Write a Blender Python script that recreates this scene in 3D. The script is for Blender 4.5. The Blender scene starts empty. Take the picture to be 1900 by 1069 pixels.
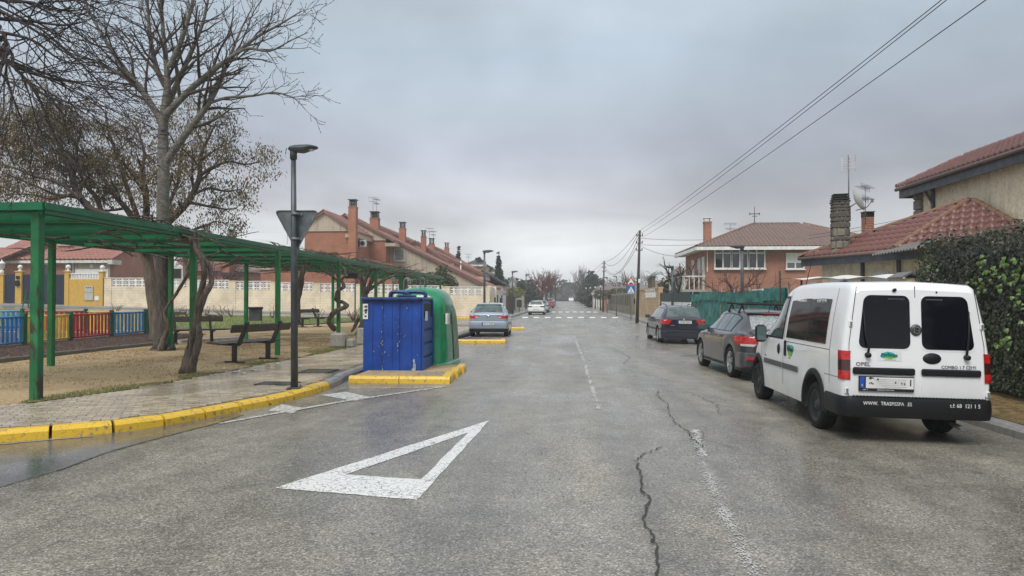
import bpy, bmesh, math, random
from mathutils import Vector, Matrix, noise as mnoise
random.seed(7)
R = math.radians
SC = bpy.context.scene
COL = SC.collection
cam_d = bpy.data.cameras.new("camera")
cam = bpy.data.objects.new("camera", cam_d)
COL.objects.link(cam)
cam_d.sensor_width = 36.0
cam_d.lens = 36.0 * 1330.0 / 1900.0
cam_d.clip_start = 0.05
cam_d.clip_end = 4000
cam.location = (0, 0, 1.6)
PSI = math.atan(95 / 1330.0)
PIT = math.atan(20.5 / 1330.0)
cam.rotation_euler = (math.pi / 2 + PIT, 0, PSI)
SC.camera = cam
SC.render.resolution_x, SC.render.resolution_y = 1024, 576
SUN_EL, SUN_AZ = 52.0, 200.0
w = bpy.data.worlds.new("World"); SC.world = w; w.use_nodes = True
nt = w.node_tree; nt.nodes.clear()
def N(tree, t, **kw):
 n = tree.nodes.new(t)
 for k, v in kw.items():
  if k.startswith('i_'): n.inputs[k[2:].replace('_', ' ')].default_value = v
  else: setattr(n, k, v)
 return n
def L(tree, a, b): tree.links.new(a, b)
out = N(nt, 'ShaderNodeOutputWorld')
sky = N(nt, 'ShaderNodeTexSky', sky_type='NISHITA', sun_disc=False)
sky.sun_elevation = R(SUN_EL); sky.sun_rotation = R(SUN_AZ)
bg1 = N(nt, 'ShaderNodeBackground', i_Strength=0.06); L(nt, sky.outputs[0], bg1.inputs[0])
tc = N(nt, 'ShaderNodeTexCoord')
sep = N(nt, 'ShaderNodeSeparateXYZ'); L(nt, tc.outputs['Generated'], sep.inputs[0])
zc = N(nt, 'ShaderNodeMath', operation='MAXIMUM'); zc.inputs[1].default_value = 0.0; L(nt, sep.outputs['Z'], zc.inputs[0])
za = N(nt, 'ShaderNodeMath', operation='ADD'); za.inputs[1].default_value = 0.14; L(nt, zc.outputs[0], za.inputs[0])
dx = N(nt, 'ShaderNodeMath', operation='DIVIDE'); L(nt, sep.outputs['X'], dx.inputs[0]); L(nt, za.outputs[0], dx.inputs[1])
dy = N(nt, 'ShaderNodeMath', operation='DIVIDE'); L(nt, sep.outputs['Y'], dy.inputs[0]); L(nt, za.outputs[0], dy.inputs[1])
cmb = N(nt, 'ShaderNodeCombineXYZ'); L(nt, dx.outputs[0], cmb.inputs[0]); L(nt, dy.outputs[0], cmb.inputs[1])
n1 = N(nt, 'ShaderNodeTexNoise', i_Scale=0.60, i_Detail=5.0, i_Roughness=0.5, i_Distortion=0.4); L(nt, cmb.outputs[0], n1.inputs['Vector'])
n2 = N(nt, 'ShaderNodeTexNoise', i_Scale=0.22, i_Detail=3.0, i_Roughness=0.5); 
off = N(nt, 'ShaderNodeVectorMath', operation='ADD'); off.inputs[1].default_value = (5.3, 1.7, 2.0)
L(nt, cmb.outputs[0], off.inputs[0]); L(nt, off.outputs[0], n2.inputs['Vector'])
# colour of the cloud sheet by elevation: pale near the horizon, mauve-grey band above it, blue grey higher up
er = N(nt, 'ShaderNodeValToRGB'); L(nt, zc.outputs[0], er.inputs[0])
cr = er.color_ramp; cr.elements[0].position = 0.0; cr.elements[0].color = (0.585, 0.60, 0.61, 1)
cr.elements[1].position = 1.0; cr.elements[1].color = (1.0, 1.03, 1.07, 1)
for p, c in ((0.07, (0.60, 0.61, 0.62)), (0.13, (0.50, 0.505, 0.54)), (0.20, (0.465, 0.50, 0.575)), (0.32, (0.455, 0.54, 0.625))):
 e = cr.elements.new(p); e.color = (*c, 1)
r1 = N(nt, 'ShaderNodeMapRange'); r1.inputs[1].default_value = 0.28; r1.inputs[2].default_value = 0.72
r1.inputs[3].default_value = 0.68; r1.inputs[4].default_value = 1.32; L(nt, n1.outputs[0], r1.inputs[0])
r2 = N(nt, 'ShaderNodeMapRange'); r2.inputs[1].default_value = 0.3; r2.inputs[2].default_value = 0.7
r2.inputs[3].default_value = 0.84; r2.inputs[4].default_value = 1.16; L(nt, n2.outputs[0], r2.inputs[0])
mm = N(nt, 'ShaderNodeMath', operation='MULTIPLY'); L(nt, r1.outputs[0], mm.inputs[0]); L(nt, r2.outputs[0], mm.inputs[1])
# the pale break in the cloud low over the street, the darker belly of cloud above it
def cloud_spot(src, d, wx, wz, rad, gain):
 d = Vector(d).normalized()
 s_ = N(nt, 'ShaderNodeVectorMath', operation='SUBTRACT'); s_.inputs[1].default_value = d; L(nt, tc.outputs['Generated'], s_.inputs[0])
 m_ = N(nt, 'ShaderNodeVectorMath', operation='MULTIPLY'); m_.inputs[1].default_value = (wx, wx, wz); L(nt, s_.outputs[0], m_.inputs[0])
 l_ = N(nt, 'ShaderNodeVectorMath', operation='LENGTH'); L(nt, m_.outputs[0], l_.inputs[0])
 j_ = N(nt, 'ShaderNodeMath', operation='MULTIPLY_ADD'); L(nt, n3.outputs[0], j_.inputs[0]); j_.inputs[1].default_value = -rad * 1.5; L(nt, l_.outputs['Value'], j_.inputs[2])
 r_ = N(nt, 'ShaderNodeMapRange', interpolation_type='SMOOTHSTEP'); L(nt, j_.outputs[0], r_.inputs[0]); r_.inputs[1].default_value = -rad * .75; r_.inputs[2].default_value = rad * .6; r_.inputs[3].default_value = gain; r_.inputs[4].default_value = 1.0
 o_ = N(nt, 'ShaderNodeMath', operation='MULTIPLY'); L(nt, src, o_.inputs[0]); L(nt, r_.outputs[0], o_.inputs[1]); return o_.outputs[0]
n3 = N(nt, 'ShaderNodeTexNoise', i_Scale=5.0, i_Detail=5.0, i_Roughness=0.55); L(nt, tc.outputs['Generated'], n3.inputs['Vector'])
_c = cloud_spot(mm.outputs[0], (-.03, 1, .105), 1.0, 2.2, .24, 1.36)
_c = cloud_spot(_c, (.12, 1, .185), .8, 3.0, .27, .82)
_c = cloud_spot(_c, (-.5, 1, .06), 1.0, 2.5, .3, 1.10)
mm = N(nt, 'ShaderNodeMath', operation='MULTIPLY'); L(nt, _c, mm.inputs[0]); mo = N(nt, 'ShaderNodeMapRange'); mo.inputs[1].default_value = 0.35; mo.inputs[2].default_value = 0.65; mo.inputs[3].default_value = 0.94; mo.inputs[4].default_value = 1.06; L(nt, n3.outputs[0], mo.inputs[0]); L(nt, mo.outputs[0], mm.inputs[1])
bg2 = N(nt, 'ShaderNodeBackground'); L(nt, er.outputs[0], bg2.inputs[0]); bs = N(nt, 'ShaderNodeMath', operation='MULTIPLY'); bs.inputs[1].default_value = 0.68; L(nt, mm.outputs[0], bs.inputs[0]); L(nt, bs.outputs[0], bg2.inputs[1])
mx = N(nt, 'ShaderNodeMixShader'); mx.inputs[0].default_value = 0.93
L(nt, bg1.outputs[0], mx.inputs[1]); L(nt, bg2.outputs[0], mx.inputs[2]); L(nt, mx.outputs[0], out.inputs[0])
sun_d = bpy.data.lights.new("sun", 'SUN'); sun_d.energy = 1.5; sun_d.angle = R(28); sun_d.color = (1.0, 0.965, 0.92)
sun = bpy.data.objects.new("sun", sun_d); COL.objects.link(sun)
# sun_rotation is measured clockwise from +Y
_sd = Vector((math.sin(R(SUN_AZ)) * math.cos(R(SUN_EL)), math.cos(R(SUN_AZ)) * math.cos(R(SUN_EL)), math.sin(R(SUN_EL))))
sun.rotation_euler = _sd.to_track_quat('Z', 'Y').to_euler()
sun.location = (0, -20, 60)
SC.view_settings.view_transform = 'Standard'
SC.view_settings.look = 'None'
SC.view_settings.exposure = 0.70
SC.view_settings.gamma = 1.0
SC.view_settings.use_curve_mapping = False
SC.render.engine = 'CYCLES'
SC.cycles.max_bounces = 6
SC.cycles.diffuse_bounces = 3
SC.cycles.use_denoising = True
def ray(px, py):
 u = (px - 950) / 1330.0; v = (534.5 - py) / 1330.0
 fy = math.cos(PIT) - v * math.sin(PIT); fz = math.sin(PIT) + v * math.cos(PIT)
 return (u * math.cos(PSI) - fy * math.sin(PSI), u * math.sin(PSI) + fy * math.cos(PSI), fz)
def G(px, py, z=0.0):
 x, y, dz = ray(px, py); t = (z - 1.6) / dz
 return (x * t, y * t, z)
def at(px, py, Y):
 x, y, dz = ray(px, py); t = Y / y
 return (x * t, Y, 1.6 + dz * t)
def atx(px, py, X):
 x, y, dz = ray(px, py); t = X / x
 return (X, y * t, 1.6 + dz * t)
def sstep(v, a, b):
 t = min(1, max(0, (v - a) / (b - a))); return t * t * (3 - 2 * t)
def gz(x, y):
 """height of the ground"""
 l = 0.027 * max(0.0, min(-x, 70) - 6.0) * sstep(y, 22, 57)
 return l + 0.75 * sstep(y, 78, 175) - 0.0225 * min(max(x, 0.0), 5.6) * (1 - sstep(y, 42, 58))
def tag(o, label=None, cat=None, group=None, kind=None):
 if label: o['label'] = label
 if cat: o['category'] = cat
 if group: o['group'] = group
 if kind: o['kind'] = kind
 return o
def thing(name, label, cat, loc=(0, 0, 0), rz=0.0, group=None):
 o = bpy.data.objects.new(name, None); COL.objects.link(o)
 o.empty_display_size = 0.2
 o.location = loc; o.rotation_euler = (0, 0, rz)
 return tag(o, label, cat, group)
def copy_tree(o, parent=None):
 c = o.copy(); COL.objects.link(c)
 if parent is not None: c.parent = parent
 for ch in list(o.children): copy_tree(ch, c)
 return c
class MB:
 """collects shapes, builds ONE mesh object"""
 def __init__(self): self.v = []; self.f = []; self.s = []; self.m = []; self.cm = 0; self.cs = False
 def add(self, vs, fs, smooth=None):
  b = len(self.v); self.v.extend([tuple(p) for p in vs])
  for f in fs:
   self.f.append(tuple(b + i for i in f)); self.s.append(self.cs if smooth is None else smooth); self.m.append(self.cm)
  return self
 def box(self, c, s, rz=0.0, taper=1.0, rot=None):
  hx, hy, hz = s[0] / 2, s[1] / 2, s[2] / 2
  vs = []
  for z, k in ((-hz, 1.0), (hz, taper)):
   for x, y in ((-hx, -hy), (hx, -hy), (hx, hy), (-hx, hy)): vs.append(Vector((x * k, y * k, z)))
  M_ = rot if rot is not None else Matrix.Rotation(rz, 3, 'Z')
  c = Vector(c); vs = [M_ @ p + c for p in vs]
  return self.add(vs, [(0, 3, 2, 1), (4, 5, 6, 7), (0, 1, 5, 4), (1, 2, 6, 5), (2, 3, 7, 6), (3, 0, 4, 7)], False)
 def bb(self, x0, x1, y0, y1, z0, z1):
  return self.box(((x0 + x1) / 2, (y0 + y1) / 2, (z0 + z1) / 2), (abs(x1 - x0), abs(y1 - y0), abs(z1 - z0)))
 def rbox(self, c, s, b=0.01, rz=0.0, rot=None):
  """box with bevelled edges (octagon-section chamfers on every edge)"""
  hx, hy, hz = s[0] / 2, s[1] / 2, s[2] / 2
  b = min(b, hx * .9, hy * .9, hz * .9)
  vs = []
  for z, i in ((-hz, b), (-hz + b, 0), (hz - b, 0), (hz, b)):
   X, Y = hx - i, hy - i
   for x, y in ((-X + b, -Y), (X - b, -Y), (X, -Y + b), (X, Y - b), (X - b, Y), (-X + b, Y), (-X, Y - b), (-X, -Y + b)):
    vs.append(Vector((x, y, z)))
  M_ = rot if rot is not None else Matrix.Rotation(rz, 3, 'Z')
  c = Vector(c); vs = [M_ @ p + c for p in vs]
  fs = [tuple(range(7, -1, -1)), tuple(range(24, 32))]
  for r in range(3):
   for k in range(8): fs.append((r * 8 + k, r * 8 + (k + 1) % 8, r * 8 + 8 + (k + 1) % 8, r * 8 + 8 + k))
  return self.add(vs, fs, False)
 def bar(self, p, q, w, h, up=(0, 0, 1)):
  p = Vector(p); q = Vector(q); d = (q - p); ln = d.length; d.normalize()
  u = Vector(up)
  s = d.cross(u)
  if s.length < 1e-4: s = d.cross(Vector((0, 1, 0)))
  s.normalize(); u = s.cross(d)
  vs = []
  for c in (p, q):
   for a, b in ((-1, -1), (1, -1), (1, 1), (-1, 1)): vs.append(c + s * (a * w / 2) + u * (b * h / 2))
  return self.add(vs, [(0, 1, 2, 3), (7, 6, 5, 4), (0, 4, 5, 1), (1, 5, 6, 2), (2, 6, 7, 3), (3, 7, 4, 0)], False)
 def tube(self, pts, rad, n=8, caps=True, smooth=True):
  pts = [Vector(p) for p in pts]
  if not isinstance(rad, (list, tuple)): rad = [rad] * len(pts)
  rings = []; prev = None
  for i, p in enumerate(pts):
   d = (pts[min(i + 1, len(pts) - 1)] - pts[max(i - 1, 0)])
   if d.length < 1e-7: d = Vector((0, 0, 1))
   d.normalize()
   if prev is None:
    a = Vector((0, 0, 1)) if abs(d.z) < 0.9 else Vector((1, 0, 0))
    s = d.cross(a).normalized()
   else:
    s = prev - d * prev.dot(d)
    if s.length < 1e-5: s = d.cross(Vector((0, 0, 1)))
    s.normalize()
   prev = s; t = d.cross(s)
   rings.append([p + (s * math.cos(2 * math.pi * k / n) + t * math.sin(2 * math.pi * k / n)) * rad[i] for k in range(n)])
  vs = [q for r in rings for q in r]; fs = []
  for i in range(len(pts) - 1):
   for k in range(n):
    fs.append((i * n + k, i * n + (k + 1) % n, (i + 1) * n + (k + 1) % n, (i + 1) * n + k))
  self.add(vs, fs, smooth)
  if caps:
   b = len(self.v) - len(vs)
   self.f.append(tuple(b + k for k in range(n - 1, -1, -1))); self.s.append(False); self.m.append(self.cm)
   e = b + (len(pts) - 1) * n
   self.f.append(tuple(e + k for k in range(n))); self.s.append(False); self.m.append(self.cm)
  return self
 def lathe(self, prof, c=(0, 0, 0), n=16, axis='Z', smooth=True, caps=True):
  """prof: list of (radius, height)"""
  c = Vector(c); vs = []
  for r, h in prof:
   for k in range(n):
    a = 2 * math.pi * k / n
    p = (r * math.cos(a), r * math.sin(a), h)
    if axis == 'X': p = (h, r * math.cos(a), r * math.sin(a))
    if axis == 'Y': p = (r * math.sin(a), h, r * math.cos(a))
    vs.append(c + Vector(p))
  fs = []
  for i in range(len(prof) - 1):
   for k in range(n): fs.append((i * n + k, i * n + (k + 1) % n, (i + 1) * n + (k + 1) % n, (i + 1) * n + k))
  if caps:
   fs.append(tuple(range(n - 1, -1, -1))); fs.append(tuple((len(prof) - 1) * n + k for k in range(n)))
  return self.add(vs, fs, smooth)
 def prism(self, poly, a, b, plane='XZ', smooth=False):
  """extrude a 2-D polygon: plane XZ -> along Y from a to b; YZ -> along X; XY -> along Z"""
  n = len(poly)
  def P(u, v, w_):
   return (u, w_, v) if plane == 'XZ' else ((w_, u, v) if plane == 'YZ' else (u, v, w_))
  vs = [P(u, v, a) for u, v in poly] + [P(u, v, b) for u, v in poly]
  fs = [tuple(range(n)), tuple(range(2 * n - 1, n - 1, -1))]
  for k in range(n): fs.append((k, n + k, n + (k + 1) % n, (k + 1) % n))
  return self.add(vs, fs, smooth)
 def grid(self, rows, smooth=True, flip=False):
  """rows of equal length of points -> quads"""
  m = len(rows[0]); vs = [p for r in rows for p in r]; fs = []
  for i in range(len(rows) - 1):
   for k in range(m - 1):
    f = (i * m + k, i * m + k + 1, (i + 1) * m + k + 1, (i + 1) * m + k)
    fs.append(f[::-1] if flip else f)
  return self.add(vs, fs, smooth)
 def build(self, name, mat=None, parent=None, world=False, recalc=True, loc=None):
  me = bpy.data.meshes.new(name)
  v = self.v
  if world and parent is not None:
   o_ = Vector(parent.location)
   if parent.parent is not None: o_ += Vector(parent.parent.location)
   v = [(p[0] - o_.x, p[1] - o_.y, p[2] - o_.z) for p in v]
  me.from_pydata(v, [], self.f)
  me.polygons.foreach_set('use_smooth', self.s)
  if mat is not None:
   for mt in (mat if isinstance(mat, (list, tuple)) else [mat]): me.materials.append(mt)
   me.polygons.foreach_set('material_index', self.m)
  if recalc:
   bm = bmesh.new(); bm.from_mesh(me); bmesh.ops.recalc_face_normals(bm, faces=bm.faces); bm.to_mesh(me); bm.free()
  me.update()
  o = bpy.data.objects.new(name, me); COL.objects.link(o)
  if parent is not None: o.parent = parent
  if loc is not None: o.location = loc
  return o
def inst(me_obj_data, name, parent, matrix):
 o = bpy.data.objects.new(name, me_obj_data); COL.objects.link(o)
 if parent is not None: o.parent = parent
 o.matrix_local = matrix
 return o
def sharp(o, ang=35):
 try: o.data.set_sharp_from_angle(angle=R(ang))
 except Exception: pass
 return o
MATS = {}
def mat(name, col, rough=0.6, var=0.12, scale=3.0, bump=0.0, bscale=30.0, metal=0.0, spec=0.5, col2=None, lo=0.42, hi=0.6, rvar=0.0, coat=0.0, stretch=None, detail=4.0):
 if name in MATS: return MATS[name]
 m = bpy.data.materials.new(name); m.use_nodes = True
 t = m.node_tree; b = t.nodes['Principled BSDF']
 b.inputs['Roughness'].default_value = rough; b.inputs['Metallic'].default_value = metal
 b.inputs['Specular IOR Level'].default_value = spec
 if coat: b.inputs['Coat Weight'].default_value = coat; b.inputs['Coat Roughness'].default_value = 0.04
 tcn = N(t, 'ShaderNodeTexCoord'); oi = N(t, 'ShaderNodeObjectInfo')
 mul = N(t, 'ShaderNodeMath', operation='MULTIPLY'); mul.inputs[1].default_value = 37.0; L(t, oi.outputs['Random'], mul.inputs[0])
 ad = N(t, 'ShaderNodeVectorMath', operation='ADD'); L(t, tcn.outputs['Object'], ad.inputs[0]); L(t, mul.outputs[0], ad.inputs[1])
 vec = ad.outputs[0]
 if stretch:
  mp = N(t, 'ShaderNodeMapping'); mp.inputs['Scale'].default_value = stretch; L(t, vec, mp.inputs['Vector']); vec = mp.outputs[0]
 nz = N(t, 'ShaderNodeTexNoise', i_Scale=scale, i_Detail=detail, i_Roughness=0.6); L(t, vec, nz.inputs['Vector'])
 rp = N(t, 'ShaderNodeValToRGB'); L(t, nz.outputs[0], rp.inputs[0])
 c2 = col2 if col2 else tuple(min(1, c * (1 + var)) for c in col)
 c1 = col if col2 else tuple(c * (1 - var) for c in col)
 rp.color_ramp.elements[0].position = lo; rp.color_ramp.elements[0].color = (*c1, 1)
 rp.color_ramp.elements[1].position = hi; rp.color_ramp.elements[1].color = (*c2, 1)
 L(t, rp.outputs[0], b.inputs['Base Color'])
 if rvar:
  mr = N(t, 'ShaderNodeMapRange'); mr.inputs[1].default_value = 0.35; mr.inputs[2].default_value = 0.65
  mr.inputs[3].default_value = max(0.02, rough - rvar); mr.inputs[4].default_value = rough + rvar
  L(t, nz.outputs[0], mr.inputs[0]); L(t, mr.outputs[0], b.inputs['Roughness'])
 if bump:
  n3 = N(t, 'ShaderNodeTexNoise', i_Scale=bscale, i_Detail=3.0); L(t, vec, n3.inputs['Vector'])
  bp = N(t, 'ShaderNodeBump', i_Strength=bump, i_Distance=0.01); L(t, n3.outputs[0], bp.inputs['Height']); L(t, bp.outputs[0], b.inputs['Normal'])
 MATS[name] = m
 return m
def mixcol(t, fac, a, b, mode='MIX'):
 n = N(t, 'ShaderNodeMix', data_type='RGBA', blend_type=mode)
 for s, v in ((n.inputs[0], fac), (n.inputs[6], a), (n.inputs[7], b)):
  if hasattr(v, 'links') or hasattr(v, 'is_linked'): L(t, v, s)
  elif isinstance(v, (tuple, list)): s.default_value = (*v[:3], 1)
  else: s.default_value = v
 return n.outputs[2]
def ramp(t, src, p0, c0, p1, c1):
 n = N(t, 'ShaderNodeValToRGB'); L(t, src, n.inputs[0])
 n.color_ramp.elements[0].position = p0; n.color_ramp.elements[1].position = p1
 n.color_ramp.elements[0].color = (c0, c0, c0, 1) if isinstance(c0, (int, float)) else (*c0, 1)
 n.color_ramp.elements[1].color = (c1, c1, c1, 1) if isinstance(c1, (int, float)) else (*c1, 1)
 return n.outputs[0]
def newmat(name):
 m = bpy.data.materials.new(name); m.use_nodes = True; MATS[name] = m
 t = m.node_tree; b = t.nodes['Principled BSDF']; tcn = N(t, 'ShaderNodeTexCoord')
 return m, t, b, tcn.outputs['Object']
def noise(t, vec, scale, detail=4.0, rough=0.6, dist=0.0, stretch=None, offset=None):
 if stretch or offset:
  mp = N(t, 'ShaderNodeMapping')
  if stretch: mp.inputs['Scale'].default_value = stretch
  if offset: mp.inputs['Location'].default_value = offset
  L(t, vec, mp.inputs['Vector']); vec = mp.outputs[0]
 n = N(t, 'ShaderNodeTexNoise', i_Scale=scale, i_Detail=detail, i_Roughness=rough, i_Distortion=dist); L(t, vec, n.inputs['Vector'])
 return n.outputs[0]
# wet, worn asphalt
def asphalt(name, base, speck, wetlo, wethi, seed=0.0, tint=(1.0, 0.97, 0.92)):
 m, t, b, v = newmat(name)
 big = noise(t, v, 0.35, 5, 0.6, 0.3, offset=(seed, seed, 0), stretch=(1.5, .55, 1))
 mid = noise(t, v, 2.2, 4, 0.65, offset=(seed + 4, 0, 0))
 vo = N(t, 'ShaderNodeTexVoronoi', i_Scale=82.0, i_Randomness=1.0); L(t, v, vo.inputs['Vector'])
 sp = N(t, 'ShaderNodeSeparateColor'); L(t, vo.outputs['Color'], sp.inputs[0])
 fine = noise(t, v, 260.0, 2)
 c0 = tuple(base * k * 0.46 for k in tint); c1 = tuple(base * k * 1.31 for k in tint)
 col = ramp(t, sp.outputs[0], 0.0, c0, 0.85, c1)
 col = mixcol(t, ramp(t, sp.outputs[1], 0.84, 0.0, 0.93, speck), col, (0.52, 0.48, 0.42))
 col = mixcol(t, ramp(t, fine, 0.35, 0.35, 0.62, 0.0), col, (0.02, 0.02, 0.02))
 patch = ramp(t, mid, 0.3, 0.74, 0.7, 1.18)
 col = mixcol(t, 1.0, col, patch, 'MULTIPLY')
 col = mixcol(t, 1.0, col, ramp(t, noise(t, v, 1.0, 4, 0.6, 0.2, stretch=(1.3, .10, 1), offset=(seed + 2, 1, 0)), 0.36, 0.80, 0.62, 1.12), 'MULTIPLY')
 col = mixcol(t, ramp(t, noise(t, v, 1.7, 5, 0.7, 0.6, offset=(seed + 7, 3, 0)), 0.62, 0.0, 0.72, 0.55), col, (0.05, 0.047, 0.042))
 wet = ramp(t, big, 0.40, 1.0, 0.62, 0.0)
 col = mixcol(t, wet, col, mixcol(t, 1.0, col, (0.80, 0.80, 0.82), 'MULTIPLY'))
 L(t, col, b.inputs['Base Color'])
 rr = N(t, 'ShaderNodeMapRange'); L(t, wet, rr.inputs[0]); rr.inputs[3].default_value = wethi; rr.inputs[4].default_value = wetlo
 L(t, rr.outputs[0], b.inputs['Roughness'])
 b.inputs['Specular IOR Level'].default_value = 0.55
 bp = N(t, 'ShaderNodeBump', i_Strength=0.3, i_Distance=0.004); L(t, vo.outputs['Distance'], bp.inputs['Height'])
 br_ = N(t, 'ShaderNodeMapRange'); L(t, wet, br_.inputs[0]); br_.inputs[3].default_value = 0.30; br_.inputs[4].default_value = 0.05; L(t, br_.outputs[0], bp.inputs['Strength'])
 L(t, bp.outputs[0], b.inputs['Normal'])
 return m
M_ROAD = asphalt('wet_asphalt', 0.25, 0.95, 0.22, 0.45, 0.0, (1.0, 0.905, 0.71))
M_PATCHROAD = asphalt('smooth_asphalt', 0.15, 0.35, 0.10, 0.22, 9.0, (1.0, 0.98, 0.94))
def paint(name, col, wear=0.5, crack=True, rough=0.45, cs=9.0):
 m, t, b, v = newmat(name)
 nz = noise(t, v, 3.0, 6, 0.7); f2 = noise(t, v, 60.0, 3)
 vo = N(t, 'ShaderNodeTexVoronoi', feature='DISTANCE_TO_EDGE', i_Scale=cs)
 dv = N(t, 'ShaderNodeVectorMath', operation='ADD'); L(t, v, dv.inputs[0])
 nv = N(t, 'ShaderNodeTexNoise', i_Scale=7.0); L(t, v, nv.inputs['Vector'])
 sc = N(t, 'ShaderNodeVectorMath', operation='SCALE'); sc.inputs['Scale'].default_value = 0.12; L(t, nv.outputs['Color'], sc.inputs[0]); L(t, sc.outputs[0], dv.inputs[1])
 L(t, dv.outputs[0], vo.inputs['Vector'])
 c = mixcol(t, ramp(t, f2, 0.35, 0.0, 0.7, 1.0), tuple(k * 0.86 for k in col), col)
 if wear: c = mixcol(t, ramp(t, noise(t, v, 14.0, 6, 0.8), 0.50 + (1 - wear) * 0.16, 0.0, 0.60 + (1 - wear) * 0.16, 0.9), c, (0.13, 0.125, 0.12))
 if crack:
  ck = N(t, 'ShaderNodeMath', operation='MULTIPLY'); L(t, ramp(t, vo.outputs['Distance'], 0.012, 1.0, 0.06, 0.0), ck.inputs[0]); L(t, ramp(t, noise(t, v, 2.6, 4), 0.36, 0.35, 0.52, 1.0), ck.inputs[1])
  c = mixcol(t, ck.outputs[0], c, (0.14, 0.135, 0.125))
 L(t, c, b.inputs['Base Color']); b.inputs['Roughness'].default_value = rough
 bp = N(t, 'ShaderNodeBump', i_Strength=0.3, i_Distance=0.003); L(t, f2, bp.inputs['Height']); L(t, bp.outputs[0], b.inputs['Normal'])
 return m
M_WHITEPAINT = paint('white_road_paint', (0.74, 0.74, 0.71), 0.55, True, 0.4, 15.0)
M_FADEDPAINT = paint('faded_road_paint', (0.60, 0.59, 0.56), 1.0, True, 0.4)
M_GHOSTPAINT = asphalt('nearly_gone_road_paint', 0.34, 0.9, 0.19, 0.45, 0.0, (1.0, 0.95, 0.82))
M_YELLOW = paint('yellow_kerb_paint', (0.76, 0.48, 0.03), 0.82, False, 0.42)
def brickmat(name, c1, c2, mortar, bw=0.25, bh=0.065, ms=0.010, rough=0.75, axis='XZ', bump=0.4):
 m, t, b, v = newmat(name)
 sp = N(t, 'ShaderNodeSeparateXYZ'); L(t, v, sp.inputs[0])
 ad = N(t, 'ShaderNodeMath', operation='ADD'); L(t, sp.outputs['X'], ad.inputs[0]); L(t, sp.outputs['Y'], ad.inputs[1])
 cb = N(t, 'ShaderNodeCombineXYZ'); L(t, ad.outputs[0], cb.inputs[0]); L(t, sp.outputs['Z'], cb.inputs[1])
 br = N(t, 'ShaderNodeTexBrick', i_Scale=1.0)
 br.inputs['Brick Width'].default_value = bw; br.inputs['Row Height'].default_value = bh; br.inputs['Mortar Size'].default_value = ms
 br.inputs['Color1'].default_value = (*c1, 1); br.inputs['Color2'].default_value = (*c2, 1); br.inputs['Mortar'].default_value = (*mortar, 1)
 L(t, cb.outputs[0], br.inputs['Vector'])
 st = ramp(t, noise(t, v, 0.8, 5, 0.65), 0.35, 0.78, 0.65, 1.1)
 L(t, mixcol(t, 1.0, br.outputs['Color'], st, 'MULTIPLY'), b.inputs['Base Color']); b.inputs['Roughness'].default_value = rough
 bp = N(t, 'ShaderNodeBump', i_Strength=bump, i_Distance=0.01, invert=True); L(t, br.outputs['Fac'], bp.inputs['Height']); L(t, bp.outputs[0], b.inputs['Normal'])
 return m
M_BRICK = brickmat('orange_brick', (0.34, 0.115, 0.058), (0.41, 0.145, 0.075), (0.38, 0.22, 0.145), 0.28, 0.09, 0.012)
M_BRICK2 = brickmat('red_brick', (0.29, 0.092, 0.048), (0.38, 0.13, 0.068), (0.40, 0.26, 0.19), 0.28, 0.085, 0.014)
M_BRICKPINK = brickmat('pinkish_brick', (0.42, 0.18, 0.115), (0.46, 0.20, 0.13), (0.40, 0.22, 0.16))
M_CREAM = brickmat('cream_blockwork', (0.76, 0.645, 0.46), (0.79, 0.67, 0.49), (0.62, 0.52, 0.37), 0.42, 0.21, 0.012, 0.8, bump=0.25)
M_SAND = brickmat('sandstone_blocks', (0.50, 0.35, 0.20), (0.56, 0.40, 0.24), (0.36, 0.26, 0.15), 0.5, 0.25, 0.012, 0.85)
def stained(name, col, stain, rough=0.85, vert=True, bump=0.3, bs=60.0, amt=0.7):
 m, t, b, v = newmat(name)
 s = noise(t, v, 1.6, 6, 0.7, stretch=(2.2, 2.2, 0.35) if vert else None)
 g = noise(t, v, 9.0, 5, 0.7)
 c = mixcol(t, ramp(t, g, 0.3, 0.0, 0.7, 1.0), tuple(k * 0.76 for k in col), tuple(min(1, k * 1.16) for k in col))
 c = mixcol(t, ramp(t, s, 0.50, 0.0, 0.72, amt), c, stain)
 L(t, c, b.inputs['Base Color']); b.inputs['Roughness'].default_value = rough
 bp = N(t, 'ShaderNodeBump', i_Strength=bump, i_Distance=0.01); L(t, noise(t, v, bs, 3), bp.inputs['Height']); L(t, bp.outputs[0], b.inputs['Normal'])
 return m
M_STUCCO = stained('stained_beige_stucco', (0.50, 0.42, 0.32), (0.20, 0.17, 0.14))
M_ROUGHCAST = stained('roughcast_plaster', (0.78, 0.68, 0.50), (0.30, 0.25, 0.17), bump=0.9, bs=30.0, amt=0.5)
M_WHITEWALL = stained('white_plaster', (0.70, 0.68, 0.63), (0.42, 0.40, 0.36), amt=0.4)
M_OCHRE = stained('ochre_render', (0.60, 0.37, 0.075), (0.40, 0.25, 0.06), amt=0.5)
M_CONC = stained('weathered_concrete', (0.36, 0.34, 0.30), (0.12, 0.12, 0.10), bump=0.4, amt=0.6)
M_KERB = stained('grey_kerb_concrete', (0.24, 0.235, 0.22), (0.10, 0.10, 0.09), 0.5, False)
M_TILE_MID = stained('weathered_red_tile', (0.32, 0.12, 0.088), (0.17, 0.07, 0.055), 0.45, False, 0.2, 40)
M_TILE_RED = stained('red_clay_tile', (0.165, 0.066, 0.053), (0.10, 0.05, 0.042), 0.36, False, 0.2, 40)
M_TILE_PINK = stained('pinkish_clay_tile', (0.42, 0.19, 0.145), (0.27, 0.12, 0.09), 0.5, False, 0.2, 40)
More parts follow.
